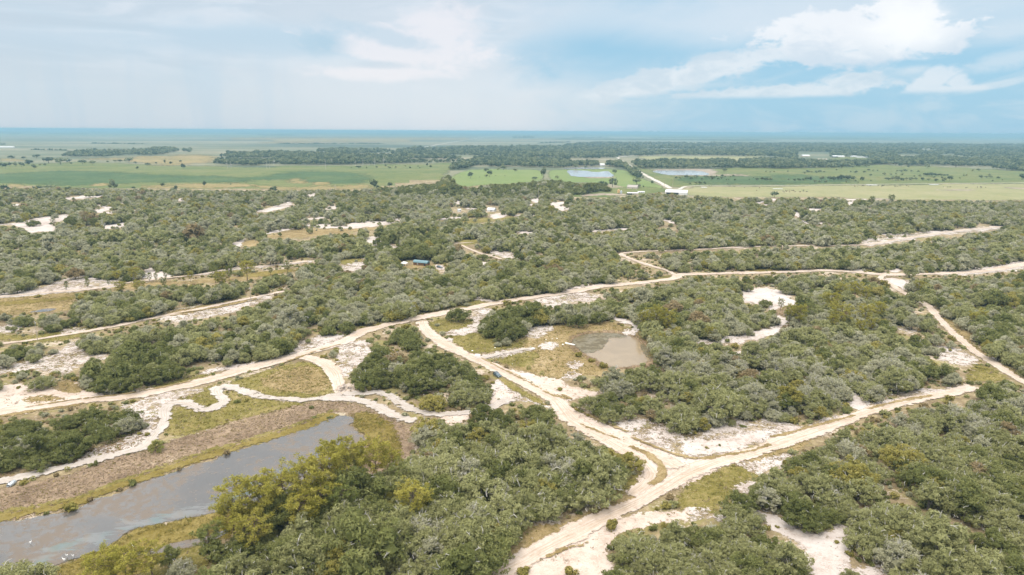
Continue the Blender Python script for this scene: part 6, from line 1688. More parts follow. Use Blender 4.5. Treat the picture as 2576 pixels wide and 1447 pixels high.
scatter('distant_forest', np.column_stack([FP, np.zeros(len(FP))]), rng.uniform(0, 6.28, len(FP)), fh, rng.integers(0, 5, len(FP)), source_collection('far_source', [blob_tree(300 + i, 60, .22, False).mesh('far_source', [FARLEAF, BARK]) for i in range(5)]), 'broad dark belt of woods beyond the fields, fading to blue')
print('far forest', len(FP))
# horizon woods: long low lumpy belts
def belt(y0, x0, x1, depth, hgt, seed, label):
    rs = np.random.default_rng(seed)
    nx, ny = 140, 5
    xs = np.linspace(x0, x1, nx); V = []
    for j in range(ny):
        yy = y0 + depth * j / (ny - 1)
        h = hgt * rs.uniform(.55, 1.1, nx) * (0.02 if j in (0,) else 1)
        edge = np.minimum(1, np.minimum(np.arange(nx), np.arange(nx)[::-1]) / 6)
        V.append(np.column_stack([xs + rs.normal(0, (x1 - x0) / nx * .2, nx), yy + rs.normal(0, depth * .03, nx) + 400 * np.sin(xs / 2100 + seed), np.maximum(h * edge, .3)]))
    idx = np.arange(nx * ny).reshape(ny, nx)
    q = np.stack([idx[:-1, :-1], idx[:-1, 1:], idx[1:, 1:], idx[1:, :-1]], -1).reshape(-1, 4)
    V = np.concatenate(V)
    o = link('horizon_woods', make_mesh('horizon_woods', V, [q], [FARLEAF], {'tint': rs.uniform(.2, .6, len(V))}))
    tag(o, label, kind='stuff')
belt(9300, 600, 3600, 500, 13, 1, 'blue strip of woods right of the far road end')
belt(11500, -9500, -3800, 500, 13, 2, 'faint blue tree line at far left below the horizon')
belt(13000, 2600, 7400, 1200, 14, 3, 'blue belt of woods on the right horizon plain')
belt(16500, -16000, 15000, 5000, 16, 4, 'continuous blue woods just under the horizon')
belt(24000, -22000, 22000, 6000, 18, 5, 'farthest blue woods on the horizon')
belt(33000, -30000, 30000, 8000, 18, 6, 'palest woods melting into the horizon')

def beltpx(a, b, hgt, seed, label):
    hgt = hgt * 1.5
    p0, p1 = at(*a), at(*b)
    rs = np.random.default_rng(seed); nx = 60
    t = np.linspace(0, 1, nx)[:, None]; base_ = p0 + (p1 - p0) * t
    d_ = np.linalg.norm(base_, axis=1)[:, None]; away = base_ / d_
    h = hgt * rs.uniform(.35, 1.1, nx) * np.minimum(1, np.minimum(np.arange(nx), np.arange(nx)[::-1]) / 4) * (rs.uniform(0, 1, nx) > .12)
    dep = d_ * .012
    V = np.concatenate([np.column_stack([base_, np.full(nx, .3)]), np.column_stack([base_ + away * dep * .2, np.maximum(h, .3)]), np.column_stack([base_ + away * dep, np.maximum(h * .9, .3)]), np.column_stack([base_ + away * dep * 1.1, np.full(nx, .3)])])
    idx = np.arange(nx * 4).reshape(4, nx)
    q = np.stack([idx[:-1, :-1], idx[:-1, 1:], idx[1:, 1:], idx[1:, :-1]], -1).reshape(-1, 4)
    tag(link('tree_line', make_mesh('tree_line', V, [q], [FARLEAF], {'tint': rs.uniform(.05, .4, len(V))})), label, kind='stuff')
for k, (fn, x0, y0, x1, y1, h, lb) in enumerate(((G3, 0, 183, 235, 184, 30, 'dark far tree line where the distant road ends'), (G3, 590, 184, 990, 190, 14, 'thin far tree line on the plain at the middle'), (G3, 1380, 172, 1860, 192, 16, 'slanting far tree line on the right plain'),
    (G1, 0, 190, 235, 192, 14, 'short far tree line at the left edge'), (G1, 440, 188, 900, 184, 14, 'thin far tree line on the left plain'), (G2, 0, 162, 390, 163, 16, 'blue far tree line left of the middle'), (G4, 1270, 216, 1310, 216, 16, 'tiny far grove on the right plain'),
    (G3, 250, 240, 600, 232, 10, 'sparse tree row behind the pond woods'), (G1, 0, 305, 60, 305, 12, 'small grove by the low white building'), (G1, 300, 350, 700, 352, 7, 'low bushes on the far left plain'), (G1, 900, 276, 1500, 272, 6, 'hedge-like dark line across the left plain'), (G2, 200, 250, 1300, 245, 6, 'dark ditch line across the middle plain'), (G3, 1900, 202, 2400, 205, 12, 'tree line on the far right plain'), (G4, 300, 208, 900, 212, 12, 'tree line beyond the right woods'))):
    beltpx(fn((x0, y0))[0], fn((x1, y1))[0], h, 50 + k, lb)
# ------------------------------------------------------------------ buildings
def metalroof(name, col):
    m, n = mat(name)
    p = n.pos()
    c = n.mix(n.noise(p, .5, 4, .6), tuple(v * .85 for v in col), tuple(min(1, v * 1.1) for v in col))
    finish(n, pbsdf(n, c, .45, .4))
    return m
ROOFW = metalroof('white_metal_roof', (.62, .63, .64)); ROOFG = metalroof('grey_metal_roof', (.48, .51, .54)); ROOFT = metalroof('tan_metal_roof', (.55, .46, .36))
ROOFB = metalroof('blue_green_roof', (.10, .185, .21)); SHING = plain('grey_shingle', (.33, .30, .275), .95, .05, .25, 1.5)
WALLW = plain('white_siding', (.55, .55, .54), .7, .2, .1); WALLT = plain('tan_siding', (.44, .38, .30), .8, .2, .15); WALLB = plain('brown_board', (.105, .055, .028), .85, .15, .3, 2)
DARKO = plain('dark_opening', (.02, .022, .025), .9, .1, .1); GLASS = plain('window_glass', (.04, .05, .06), .1, .6, .1); ORANGE = plain('orange_silo_wall', (.50, .33, .16), .6, .3, .15)
SILOG = plain('galvanized_steel', (.46, .50, .53), .4, .5, .15, 2, .4); BLUEC = plain('blue_tarp', (.05, .30, .46), .6, .3, .2); WHITEP = plain('white_fabric', (.80, .80, .79), .7, .2, .06)
WOODP = plain('weathered_pole', (.30, .265, .22), .95, .05, .3); WIREM = plain('wire', (.10, .10, .10), .5, .3, .1); RUBBER = plain('black_rubber', (.018, .018, .019), .8, .2, .2)

def prism(g, prof, L, m=0):
    """profile in y,z swept along x from -L/2 to L/2, closed"""
    n = len(prof)
    V = [(-L / 2, y, z) for y, z in prof] + [(L / 2, y, z) for y, z in prof]
    q = [(i, (i + 1) % n, n + (i + 1) % n, n + i) for i in range(n)]
    t = [(0, i + 1, i) for i in range(1, n - 1)] + [(n, n + i, n + i + 1) for i in range(1, n - 1)]
    g.add(np.array(V), q, t, .5, m)

def roofprof(pts, th):
    """thin roof shell following an open profile"""
    return list(pts) + [(y, z - th) for y, z in reversed(pts)]

def building(px, L, W, h, rh, yaw, wallm, roofm, name, label, cat, group=None, gambrel=False, flat=False, bays=0, wins=1, door=True, over=.4):
    x, y = at(*px)
    root = link(name, None, loc=(x, y, 0)); root.rotation_euler = (0, 0, R(yaw))
    tag(root, label, cat, group)
    hw = W / 2
    if gambrel: top = [(hw, h), (hw * .72, h + rh * .62), (0, h + rh), (-hw * .72, h + rh * .62), (-hw, h)]
    elif flat: top = [(hw, h + rh * .2), (-hw, h + rh)]
    else: top = [(hw, h), (0, h + rh), (-hw, h)]
    g = Geo(); prism(g, [(-hw, 0), (hw, 0)] + top, L); link('wall', g.mesh('wall', [wallm]), root)
    sl = [(yy * (1 + over / hw), zz + .12 - (over * rh / hw * .6 if abs(yy) == hw and not flat else 0)) for yy, zz in top]
    if flat: sl = [(hw + over, h + rh * .2 + .12), (-hw - over, h + rh + .12)]
    g = Geo(); prism(g, roofprof(sl, .1), L + 2 * over); link('roof', g.mesh('roof', [roofm]), root)
    fy = -hw - .03                                # the long side that faces the camera
    xx = -L * .32
    for b in range(bays):
        g = Geo(); bw = L * .34 / max(1, bays) * 1.6; g.box((xx + b * (bw + 1), fy, h * .42), (bw, .06, h * .78)); link('bay_opening', g.mesh('bay_opening', [DARKO]), root)
    for k in range(wins):
        wx = L * (-.3 + .62 * k / max(1, wins - 1)) if wins > 1 else L * .22
        g = Geo(); g.box((wx, fy, h * .58), (1.3, .06, 1.1)); wf = link('window', g.mesh('window', [WALLW]), root)
        g = Geo(); g.box((wx, fy - .05, h * .58), (1.0, .04, .8)); link('pane', g.mesh('pane', [GLASS]), wf)
    if door:
        g = Geo(); g.box((L * .06, fy, min(1.05, h * .45)), (1.0, .06, min(2.1, h * .85))); link('door', g.mesh('door', [DARKO]), root)
    return root

def wpx(px, wp):
    x, y = at(*px)
    return wp * KG * math.hypot(x, y) / FPX
GB = 'far farm buildings'
for fn, x, y, wp, ar, h, rh, yaw, wm, rm, nm, lb, cat, kw in (
  (G2, 650, 352, 105, .5, 8, 5, -12, WALLW, ROOFW, 'barn', 'large white metal barn with dark openings at the far woods', 'barn', dict(bays=2, wins=0)),
  (G3, 905, 478, 48, .6, 5, 4, 20, WALLW, ROOFW, 'house', 'white two-storey house at the end of the pond woods', 'house', dict(wins=4)),
  (G3, 675, 741, 165, .22, 3.6, 1.4, -6, WALLT, ROOFT, 'shed', 'long tan pole shed with one open bay by the farmyard', 'shed', dict(bays=2, wins=0, door=False)),
  (G3, 1215, 708, 100, .6, 3.2, 4.2, -22, WALLT, SHING, 'house', 'tan farmhouse with a big grey-tan gable roof', 'house', dict(wins=3)),
  (G3, 1215, 770, 105, .3, 3.2, 1.0, -8, WALLT, ROOFW, 'shed', 'long low white-roofed shed right of the silos', 'shed', dict(bays=1, wins=1)),
  (G3, 1300, 754, 66, .3, 2.6, .7, -6, WALLW, ROOFW, 'trailer', 'white trailer half hidden between shed and arena', 'trailer', dict(wins=2)),
  (G3, 1655, 768, 205, .62, 4.6, 3.4, -17, WALLW, ROOFW, 'arena', 'big white-roofed arena barn where the straight road ends', 'barn', dict(bays=2, wins=0)),
  (G4, 375, 400, 70, .5, 6, 4, 8, WALLT, ROOFW, 'house', 'tan house with a white roof in the far right woods', 'house', dict(wins=3)),
  (G4, 545, 437, 76, .5, 4, 3, -10, WALLT, ROOFT, 'house', 'orange-tan roofed house in the far right woods', 'house', dict(wins=2)),
  (G4, 705, 406, 100, .35, 5, 3, -8, WALLW, ROOFW, 'barn', 'long bright white barn above the small clearing', 'barn', dict(bays=1, wins=0)),
  (G4, 862, 404, 50, .35, 4, 2, 6, WALLW, ROOFW, 'shed', 'short white shed right of the long white barn', 'shed', dict(wins=0)),
  (G4, 945, 413, 90, .2, 3.5, 1.4, -5, WALLW, ROOFW, 'trailer', 'row-like white trailer at the edge of the far clearing', 'trailer', dict(wins=3)),
  (G4, 1090, 450, 48, .5, 4, 2.5, 0, WALLW, ROOFW, 'shed', 'white far shed, left of the grey-roofed one', 'shed', dict(wins=0)),
  (G4, 1172, 447, 66, .45, 4, 2.5, 4, WALLW, ROOFG, 'barn', 'grey-roofed far barn with white walls', 'barn', dict(bays=2, wins=0)),
  (G4, 2150, 420, 52, .5, 5, 3, -30, WALLW, ROOFW, 'shed', 'lone white roof deep in the far right woods', 'shed', dict(wins=0)),
  (G4, 35, 419, 50, .3, 4, 1.5, 0, WALLW, ROOFG, 'shed', 'low pale roof at the left of the far house group', 'shed', dict(wins=0)),
  (G4, 230, 459, 44, .5, 4, 2, -15, WALLW, ROOFG, 'shed', 'pale roof among dark trees beside the pasture', 'shed', dict(wins=0)),
  (G2, 2372, 932, 78, .7, 2.8, 2.0, -25, WALLW, ROOFW, 'house', 'pale-roofed house beside an oak in the back scrub', 'house', dict(wins=1)),
  (G2, 2045, 940, 32, .7, 3.4, .8, 20, WALLW, ROOFG, 'shed', 'small pale shed in the back scrub', 'shed', dict(wins=1, door=False)),
  (G3, 940, 697, 40, .4, 2.6, .8, 0, WALLW, ROOFW, 'shed', 'small white shed behind the farm oaks', 'shed', dict(wins=0)),
  (G1, 62, 333, 140, .15, 6, 2.5, 0, WALLW, ROOFW, 'greenhouse', 'low white building far out on the plain at left', 'building', dict(wins=0, door=False))):
    px = fn((x, y))[0]; L = wpx(px, wp)
    building(px, L, L * ar, h, rh, yaw, wm, rm, nm, lb, cat, GB, **kw)
for fn, x, y, wp, lb in ((G3, 1930, 712, 54, 'dark-roofed cattle shelter, nearer the straight road'), (G4, 95, 732, 90, 'long dark cattle shelter at the left of the herd'), (G4, 1040, 698, 90, 'long dark feed shelter in the middle of the pasture'), (G4, 1665, 699, 80, 'low pale feed shelter at the right of the pasture')):
    px = fn((x, y))[0]; L = wpx(px, wp); xg, yg = at(*px)
    root = link('cattle_shelter', None, loc=(xg, yg, 0)); tag(root, lb, 'shelter', GB)
    g = Geo(); prism(g, [(-2.4, 2.6), (0, 3.1), (2.4, 2.6), (2.4, 2.45), (0, 2.95), (-2.4, 2.45)], L); link('roof', g.mesh('roof', [ROOFG if k % 2 else SHING]), root)
    for i in range(3):
        for s in (-2, 2):
            g = Geo(); g.tube([((i - 1) * L * .42, s, 0), ((i - 1) * L * .42, s, 2.6)], .12, 4); link('post', g.mesh('post', [WOODP]), root)
def silo(px, d, h, m, name, label):
    x, y = at(*px)
    root = link(name, None, loc=(x, y, 0)); tag(root, label, 'silo', GB)
    g = Geo(); g.tube([(0, 0, h * .18), (0, 0, h * .8)], d / 2, 14); link('tank', g.mesh('tank', [m]), root)
    g = Geo(); g.tube([(0, 0, h * .8), (0, 0, h)], [d / 2 * 1.04, .15], 14); link('roof', g.mesh('roof', [SILOG if m is SILOG else m]), root)
    g = Geo(); g.tube([(0, 0, h * .06), (0, 0, h * .18)], [.25, d / 2 * .98], 14); link('hopper', g.mesh('hopper', [m]), root)
    for a in range(4):
        g = Geo(); cx_, cy_ = d * .44 * math.cos(a * 1.571 + .8), d * .44 * math.sin(a * 1.571 + .8); g.tube([(cx_, cy_, 0), (cx_, cy_, h * .2)], .1, 4); link('leg', g.mesh('leg', [WOODP]), root)
silo(G3((1072, 758))[0], 4.4, 8.0, ORANGE, 'silo', 'orange feed silo on legs in the farmyard')
silo(G3((1098, 764))[0], 3.6, 6.8, SILOG, 'silo', 'blue-grey galvanized silo beside the orange one')

# brown cabin with its yard
cabin = building(E((575, 370))[0], 13.5, 4.3, 2.5, 1.7, -24, WALLB, ROOFB, 'cabin', 'long brown cabin with a blue-green metal barn roof', 'cabin', None, gambrel=True, wins=0, door=False, over=.25)
g = Geo(); g.box((-2.6, -2.19, 1.45), (1.0, .08, 1.3)); wf = link('window', g.mesh('window', [WALLW]), cabin)
g = Geo(); g.box((-2.6, -2.25, 1.45), (.7, .05, 1.0)); link('pane', g.mesh('pane', [GLASS]), wf)
g = Geo(); g.box((4.2, -2.19, 1.1), (1.5, .08, 2.1)); link('door', g.mesh('door', [DARKO]), cabin)
for k in range(6):
    g = Geo(); g.box((-6 + k * 2.4, 0, .1), (.4, 3.8, .24)); link('pier', g.mesh('pier', [WOODP]), cabin)
x, y = at(*E((452, 374))[0])
root = link('canopy_tent', None, loc=(x, y, 0)); root.rotation_euler = (0, 0, R(-20)); tag(root, 'white pop-up canopy with a blue tarp side beside the cabin', 'tent')
g = Geo(); g.add(np.array([(-2.4, -2, 2.3), (2.4, -2, 2.3), (2.4, 2, 2.3), (-2.4, 2, 2.3), (-1.3, -1, 3.3), (1.3, -1, 3.3), (1.3, 1, 3.3), (-1.3, 1, 3.3)]), [(0, 1, 5, 4), (1, 2, 6, 5), (2, 3, 7, 6), (3, 0, 4, 7), (4, 5, 6, 7), (3, 2, 1, 0)]); link('roof', g.mesh('roof', [WHITEP]), root)
for a in (-2.3, 2.3):
    for b in (-1.9, 1.9):
        g = Geo(); g.tube([(a, b, 0), (a, b, 2.35)], .09, 5); link('leg', g.mesh('leg', [WHITEP]), root)
g = Geo(); g.box((-2.42, 0, 1.2), (.06, 3.6, 2.1)); link('side_wall', g.mesh('side_wall', [BLUEC]), root)
x, y = at(*E((434, 378))[0])
g = Geo(); v, t = ico((0, 0, .5), 1.5, np.random.default_rng(3), .75); v[:, 2] = np.maximum(v[:, 2], 0); g.add(v, None, t)
o = link('tarp_heap', g.mesh('tarp_heap', [BLUEC]), loc=(x, y, 0)); tag(o, 'heap under a blue tarp left of the white canopy', 'tarp')
for k, (cx_, lb) in enumerate(((479, 'tall wooden post right of the canopy, left one'), (500, 'tall wooden post beside the cabin, right one'))):
    x, y = at(*E((cx_, 374))[0]); g = Geo(); g.tube([(0, 0, -.2), (0, 0, 4.3)], .16, 6); o = link('wooden_post', g.mesh('wooden_post', [WOODP]), loc=(x, y, 0)); tag(o, lb, 'post', 'posts in the cabin yard')

# ------------------------------------------------------------------ vehicles
def loft(rings):
    V = np.concatenate(rings); n = len(rings[0]); q = []
    for i in range(len(rings) - 1):
        for j in range(n):
            j2 = (j + 1) % n
            q.append((i * n + j, i * n + j2, (i + 1) * n + j2, (i + 1) * n + j))
    t = [(0, j + 1, j) for j in range(1, n - 1)] + [((len(rings) - 1) * n, (len(rings) - 1) * n + j, (len(rings) - 1) * n + j + 1) for j in range(1, n - 1)]
    return V, q, t
def paint_mat(name, col):
    m, n = mat(name)
    finish(n, pbsdf(n, col, .28, .5, None, .35, **{'Coat Weight': .4, 'Coat Roughness': .08}))
    return m
PAINT = paint_mat('dark_teal_paint', (.022, .050, .060)); PAINT2 = paint_mat('dark_grey_paint', (.06, .07, .075))
CARGL = plain('car_glass', (.10, .135, .16), .06, .8, .05); TRIM = plain('black_trim', (.02, .02, .02), .6, .3, .1); RIM = plain('alloy', (.45, .46, .47), .35, .5, .1, 3, .7)
LAMP = plain('lamp_glass', (.72, .76, .78), .1, .8, .05); TAILL = plain('tail_lamp', (.28, .02, .02), .2, .6, .1)
def suv(px0, heading, paintm, label):
    x, y = at(*px0)
    root = link('parked_car', None, loc=(x, y, 0)); root.rotation_euler = (0, 0, heading); root.scale = (1.12, 1.1, 1.1); tag(root, label, 'car')
    st = [(-2.33, .46, .86, .80), (-2.26, .34, 1.02, .90), (-1.6, .27, 1.06, .95), (-.4, .25, 1.04, .95), (.85, .25, 1.03, .95), (1.2, .27, 1.0, .94), (1.75, .28, .95, .92), (2.15, .32, .86, .88), (2.34, .42, .72, .76)]
    rings = []
    for xx, zb, zt, w_ in st:
        rings.append(np.array([(xx, -w_ * .92, zb), (xx, -w_, zb + .14), (xx, -w_, zt - .2), (xx, -w_ * .93, zt - .03), (xx, -w_ * .75, zt), (xx, w_ * .75, zt), (xx, w_ * .93, zt - .03), (xx, w_, zt - .2), (xx, w_, zb + .14), (xx, w_ * .92, zb)]))
    g = Geo(); g.add(*loft(rings)); body = link('body', g.mesh('body', [paintm]), root)
    def fr(x0, x1, w0, z0, X0, X1, w1, z1):
        return np.array([(x0, -w0, z0), (x1, -w0, z0), (x1, w0, z0), (x0, w0, z0)]), np.array([(X0, -w1, z1), (X1, -w1, z1), (X1, w1, z1), (X0, w1, z1)])
    b0, b1 = fr(-2.2, 1.05, .86, 1.0, -1.92, .22, .68, 1.66)
    g = Geo(); g.add(*loft([b0, b1])); link('cabin_frame', g.mesh('cabin_frame', [paintm]), root)
    r0_, r1_ = fr(-2.02, .32, .70, 1.655, -1.85, .05, .60, 1.73)
    g = Geo(); g.add(*loft([r0_, r1_])); rf = link('roof', g.mesh('roof', [paintm]), root)
    for s in (-1, 1):
        g = Geo(); g.tube([(-1.7, s * .6, 1.76), (-.1, s * .6, 1.76)], .03, 5); link('roof_rail', g.mesh('roof_rail', [TRIM]), rf)
    def panel(nm, a, b, c, d, out, m_):
        g = Geo(); P = np.array([a, b, c, d], float); o_ = np.array(out) * .015; g.add(np.concatenate([P + o_, P - o_]), [(0, 1, 2, 3), (7, 6, 5, 4), (0, 4, 5, 1), (1, 5, 6, 2), (2, 6, 7, 3), (3, 7, 4, 0)])
        return link(nm, g.mesh(nm, [m_]), root)
    lp = lambda k, s: None
    panel('windshield', (.98, -.76, 1.06), (.98, .76, 1.06), (.30, .62, 1.62), (.30, -.62, 1.62), (.6, 0, .8), CARGL)
    panel('rear_window', (-2.19, .74, 1.08), (-2.19, -.74, 1.08), (-1.95, -.62, 1.6), (-1.95, .62, 1.6), (-.9, 0, .3), CARGL)
    for s in (-1, 1):
        for x0, x1, X0, X1 in ((-2.0, -1.25, -1.8, -1.22), (-1.15, -.2, -1.14, -.22), (-.1, .82, -.12, .18)):
            panel('side_window', (x0, s * .845, 1.07), (x1, s * .845, 1.07), (X1, s * .705, 1.58), (X0, s * .705, 1.58), (0, s, .3), TRIM if x0 < -1.9 else CARGL)
        g = Geo(); g.box((.72, s * 1.0, 1.08), (.14, .2, .15)); link('mirror', g.mesh('mirror', [paintm]), root)
        g = Geo(); g.box((2.2, s * .68, .72), (.2, .3, .13)); link('headlight', g.mesh('headlight', [LAMP]), root)
        g = Geo(); g.box((-2.3, s * .7, .88), (.1, .22, .22)); link('tail_light', g.mesh('tail_light', [TAILL]), root)
        g = Geo(); g.box((0, s * .955, .33), (2.3, .03, .12)); link('sill', g.mesh('sill', [RIM]), root)
        for wx in (-1.42, 1.42):
            g = Geo(); g.tube([(wx, s * .74, .36), (wx, s * .97, .36)], .36, 16); w_ = link('wheel', g.mesh('wheel', [RUBBER]), root)
            g = Geo(); g.tube([(wx, s * .95, .36), (wx, s * .985, .36)], .23, 12); link('rim', g.mesh('rim', [RIM]), w_)
    g = Geo(); g.box((2.32, 0, .60), (.08, .9, .2)); link('grille', g.mesh('grille', [TRIM]), root)
    g = Geo(); g.box((2.31, 0, .40), (.1, 1.5, .14)); link('bumper', g.mesh('bumper', [RIM]), root)
    return root
pa, pb = at(*E((950, 1040))[0]), at(*E((1250, 1190))[0])
suv(E((1118, 1170))[0], math.atan2(pb[1] - pa[1], pb[0] - pa[0]) - .12, PAINT, 'dark blue-green SUV parked on the verge of the sandy road')
suv(E((705, 390))[0], R(-30), PAINT2, 'dark car half hidden by scrub right of the brown cabin')

# ------------------------------------------------------------------ boat, culvert and dumped things
H5 = crop(1167.2, 831.8, .14583)
a_, b_ = at(*H5((1748, 228))[0]), at(*H5((1915, 262))[0])
mid_ = (a_ + b_) / 2
root = link('rowing_boat', None, loc=(*mid_, .05)); root.rotation_euler = (0, 0, math.atan2(b_[1] - a_[1], b_[0] - a_[0])); tag(root, 'white rowing boat drawn up at the weedy edge of the small pond', 'boat')
Lb = float(np.linalg.norm(b_ - a_))
rings, rin = [], []
for t in np.linspace(-1, 1, 11):
    w_ = .72 * (1 - max(0, t) ** 2.4 * .93) * (1 - max(0, -t) ** 4 * .25); sh = .12 * t * t
    rings.append(np.array([(t * Lb / 2, -w_, .52 + sh), (t * Lb / 2, -w_ * .75, .1), (t * Lb / 2, 0, .0 + max(0, t) ** 3 * .2), (t * Lb / 2, w_ * .75, .1), (t * Lb / 2, w_, .52 + sh), (t * Lb / 2, w_ * .86, .54 + sh), (t * Lb / 2 * .97, w_ * .6, .17), (t * Lb / 2 * .97, -w_ * .6, .17), (t * Lb / 2, -w_ * .86, .54 + sh)]))
g = Geo(); g.add(*loft(rings)); link('hull', g.mesh('hull', [WHITEP]), root)
g = Geo(); g.box((Lb * .38, 0, .5), (Lb * .2, .7, .06)); link('bow_deck', g.mesh('bow_deck', [WHITEP]), root)
for xx in (-.3, -.02, .2):
    g = Geo(); g.box((xx * Lb, 0, .42), (.32, 1.05, .06)); link('seat', g.mesh('seat', [WALLT]), root)
g = Geo(); g.box((-.16 * Lb, 0, .2), (Lb * .2, .8, .04)); link('floor_board', g.mesh('floor_board', [DARKO]), root)

def pipe(px, d, L, az_, tilt, label):
    x, y = at(*px)
    root = link('culvert_pipe', None, loc=(x, y, d * .42)); root.rotation_euler = (R(tilt), 0, az_); tag(root, label, 'pipe')
    n = 20; V = []
    for yy, r_ in ((0, d / 2), (L, d / 2), (L, d / 2 * .92), (0, d / 2 * .92)):
        V += [(r_ * math.cos(k * 6.2832 / n), yy, r_ * math.sin(k * 6.2832 / n)) for k in range(n)]
    q = [(i * n + j, i * n + (j + 1) % n, ((i + 1) % 4) * n + (j + 1) % n, ((i + 1) % 4) * n + j) for i in range(4) for j in range(n)]
    g = Geo(); g.add(np.array(V), q); link('tube', g.mesh('tube', [SILOG], True), root)
    for k in range(5):
        g = Geo(); g.tube([(0, .15 + k * L / 5, 0), (0, .22 + k * L / 5, 0)], d / 2 * 1.03, n, cap=False); link('rib', g.mesh('rib', [SILOG]), root)
pipe(A((60, 822))[0], 1.35, 2.6, -.12, 6, 'pale metal culvert pipe sticking out of the bank at the left edge')

x, y = at(*H5((235, 445))[0])
root = link('camper_shell', None, loc=(x, y, 0)); root.rotation_euler = (0, 0, R(-8)); tag(root, 'white boxy shell dumped on the grass beside the road', 'dumped shell')
g = Geo(); g.add(*loft([np.array([(-1.25, -.75, .12), (1.25, -.75, .12), (1.25, .75, .12), (-1.25, .75, .12)]), np.array([(-1.3, -.8, .5), (1.3, -.8, .5), (1.3, .8, .5), (-1.3, .8, .5)]), np.array([(-1.12, -.62, .95), (1.12, -.62, .95), (1.15, .7, 1.0), (-1.15, .7, 1.0)])])); link('shell', g.mesh('shell', [WHITEP]), root)
for k in (-.55, .55):
    g = Geo(); g.box((k, -.76, .7), (.6, .12, .2)); link('window', g.mesh('window', [SILOG]), root)
g = Geo(); g.box((0, 0, .07), (2.3, 1.4, .14)); link('base', g.mesh('base', [WOODP]), root)
def heap(px, s, m, label, name, cat, group=None, seed=1, squash=.6):
    x, y = at(*px); rs = np.random.default_rng(seed)
    bm = bmesh.new(); bmesh.ops.create_icosphere(bm, subdivisions=2, radius=1)
    for v in bm.verts:
        k = 1 + .22 * math.sin(5 * v.co.x + seed) * math.cos(4 * v.co.y + 2 * seed) + rs.uniform(-.08, .08)
        v.co *= k; v.co.z = max(v.co.z * squash, -.05)
    me = bpy.data.meshes.new(name); bm.to_mesh(me); bm.free(); me.materials.append(m)
    o = link(name, me, loc=(x, y, s * squash * .1)); o.scale = (s * 1.2, s, s); o.rotation_euler = (0, 0, seed)
    return tag(o, label, cat, group)
GBAG = 'litter on the grass around the small pond'
heap(H5((312, 440))[0], .55, RUBBER, 'black bin bag at the foot of the white shell', 'black_bag', 'bag', GBAG, 2, .8)
heap(H5((1188, 325))[0], .85, plain('grey_tarp', (.42, .50, .53), .7, .2, .2), 'crumpled grey tarp heap on the sandy spur', 'tarp_heap', 'tarp', GBAG, 3, .9)
heap(H5((1150, 282))[0], .35, plain('teal_plastic', (.15, .38, .33), .6, .3, .2), 'small teal plastic scrap behind the grey tarp', 'plastic_scrap', 'litter', GBAG, 4)
for k, (cx_, cy_, s_, lb) in enumerate(((815, 432, .45, 'white bag on the grass below the spur'), (535, 298, .4, 'white bag on the lawn-like patch'), (145, 352, .5, 'pinkish white scrap by the road left of the shell'), (835, 582, .35, 'white scrap in the dry hollow above the car'), (1605, 140, .4, 'white scrap behind the boat, right one'), (1525, 145, .35, 'white scrap behind the boat, left one'), (1415, 162, .35, 'white scrap on the dry bank left of the boat'), (1707, 243, .5, 'white bucket-like scrap just left of the boat'))):
    heap(H5((cx_, cy_))[0], s_, WHITEP, lb, 'white_bag', 'bag', GBAG, 10 + k, .7)
for cx_, cy_, lb in ((745, 370, 'old tyre lying on the sandy spur, farther one'), (605, 405, 'old tyre lying on the sandy spur, nearer one')):
    x, y = at(*H5((cx_, cy_))[0]); g = Geo()
    an = np.linspace(0, 2 * np.pi, 17); g.tube(np.column_stack([.3 * np.cos(an), .3 * np.sin(an), np.full(17, .11)]), .11, 6, cap=False)
    o = link('old_tyre', g.mesh('old_tyre', [RUBBER]), loc=(x, y, .12)); tag(o, lb, 'tyre', GBAG)
heap(H5((545, 520))[0], .8, plain('brush_pile', (.13, .09, .05), .95, .05, .4), 'brown brush pile at the road corner above the car', 'brush_pile', 'brush pile', None, 31, .6)
heap(B((1718, 1066))[0], .5, WHITEP, 'white bag on the dry verge of the bottom road', 'white_bag', 'bag', None, 32, .7)

# ------------------------------------------------------------------ poles and wires
def pole(px, h, label, group):
    x, y = at(*px)
    root = link('utility_pole', None, loc=(x, y, 0)); tag(root, label, 'utility pole', group)
    g = Geo(); g.tube([(0, 0, -.3), (0, 0, h)], [.17, .12], 7); link('post', g.mesh('post', [WOODP]), root)
    g = Geo(); g.tube([(.0, -.25, h - .75), (0, -.25, h - .1)], .16, 7); link('insulator', g.mesh('insulator', [SILOG]), root)
    g = Geo(); g.tube([(.22, 0, h - 1.6), (.22, 0, h - .9)], .18, 8); link('transformer', g.mesh('transformer', [SILOG]), root)
    return np.array([x, y, h])
GPO = 'wooden poles along the sandy track'
p1 = pole(D((270, 915))[0], 11, 'left wooden utility pole beside the upper left track', GPO)
p2 = pole(D((1800, 646))[0], 11, 'right wooden utility pole beside the upper left track', GPO)
p0 = p1 - (p2 - p1) * .75; p0[2] = 11
g = Geo(); g.tube([(p0[0], p0[1], -.3), tuple(p0)], [.17, .12], 7); o = link('utility_pole', g.mesh('utility_pole', [WOODP])); tag(o, 'utility pole beyond the left edge carrying the same wire', 'utility pole', GPO)
for (a_, b_), lb in zip(((p0, p1), (p1, p2)), ('power line from the left pole towards the left edge', 'power line between the two track poles')):
    t = np.linspace(0, 1, 14)[:, None]; root = link('power_line', None, loc=tuple(a_)); tag(root, lb, 'wire', 'power lines of the track')
    for dz in (-.35, -1.2):
        P = (b_ - a_) * t; P[:, 2] += dz - 4 * 1.6 * (t * (1 - t))[:, 0]
        g = Geo(); g.tube(P, .028, 4); link('wire', g.mesh('wire', [WIREM]), root)
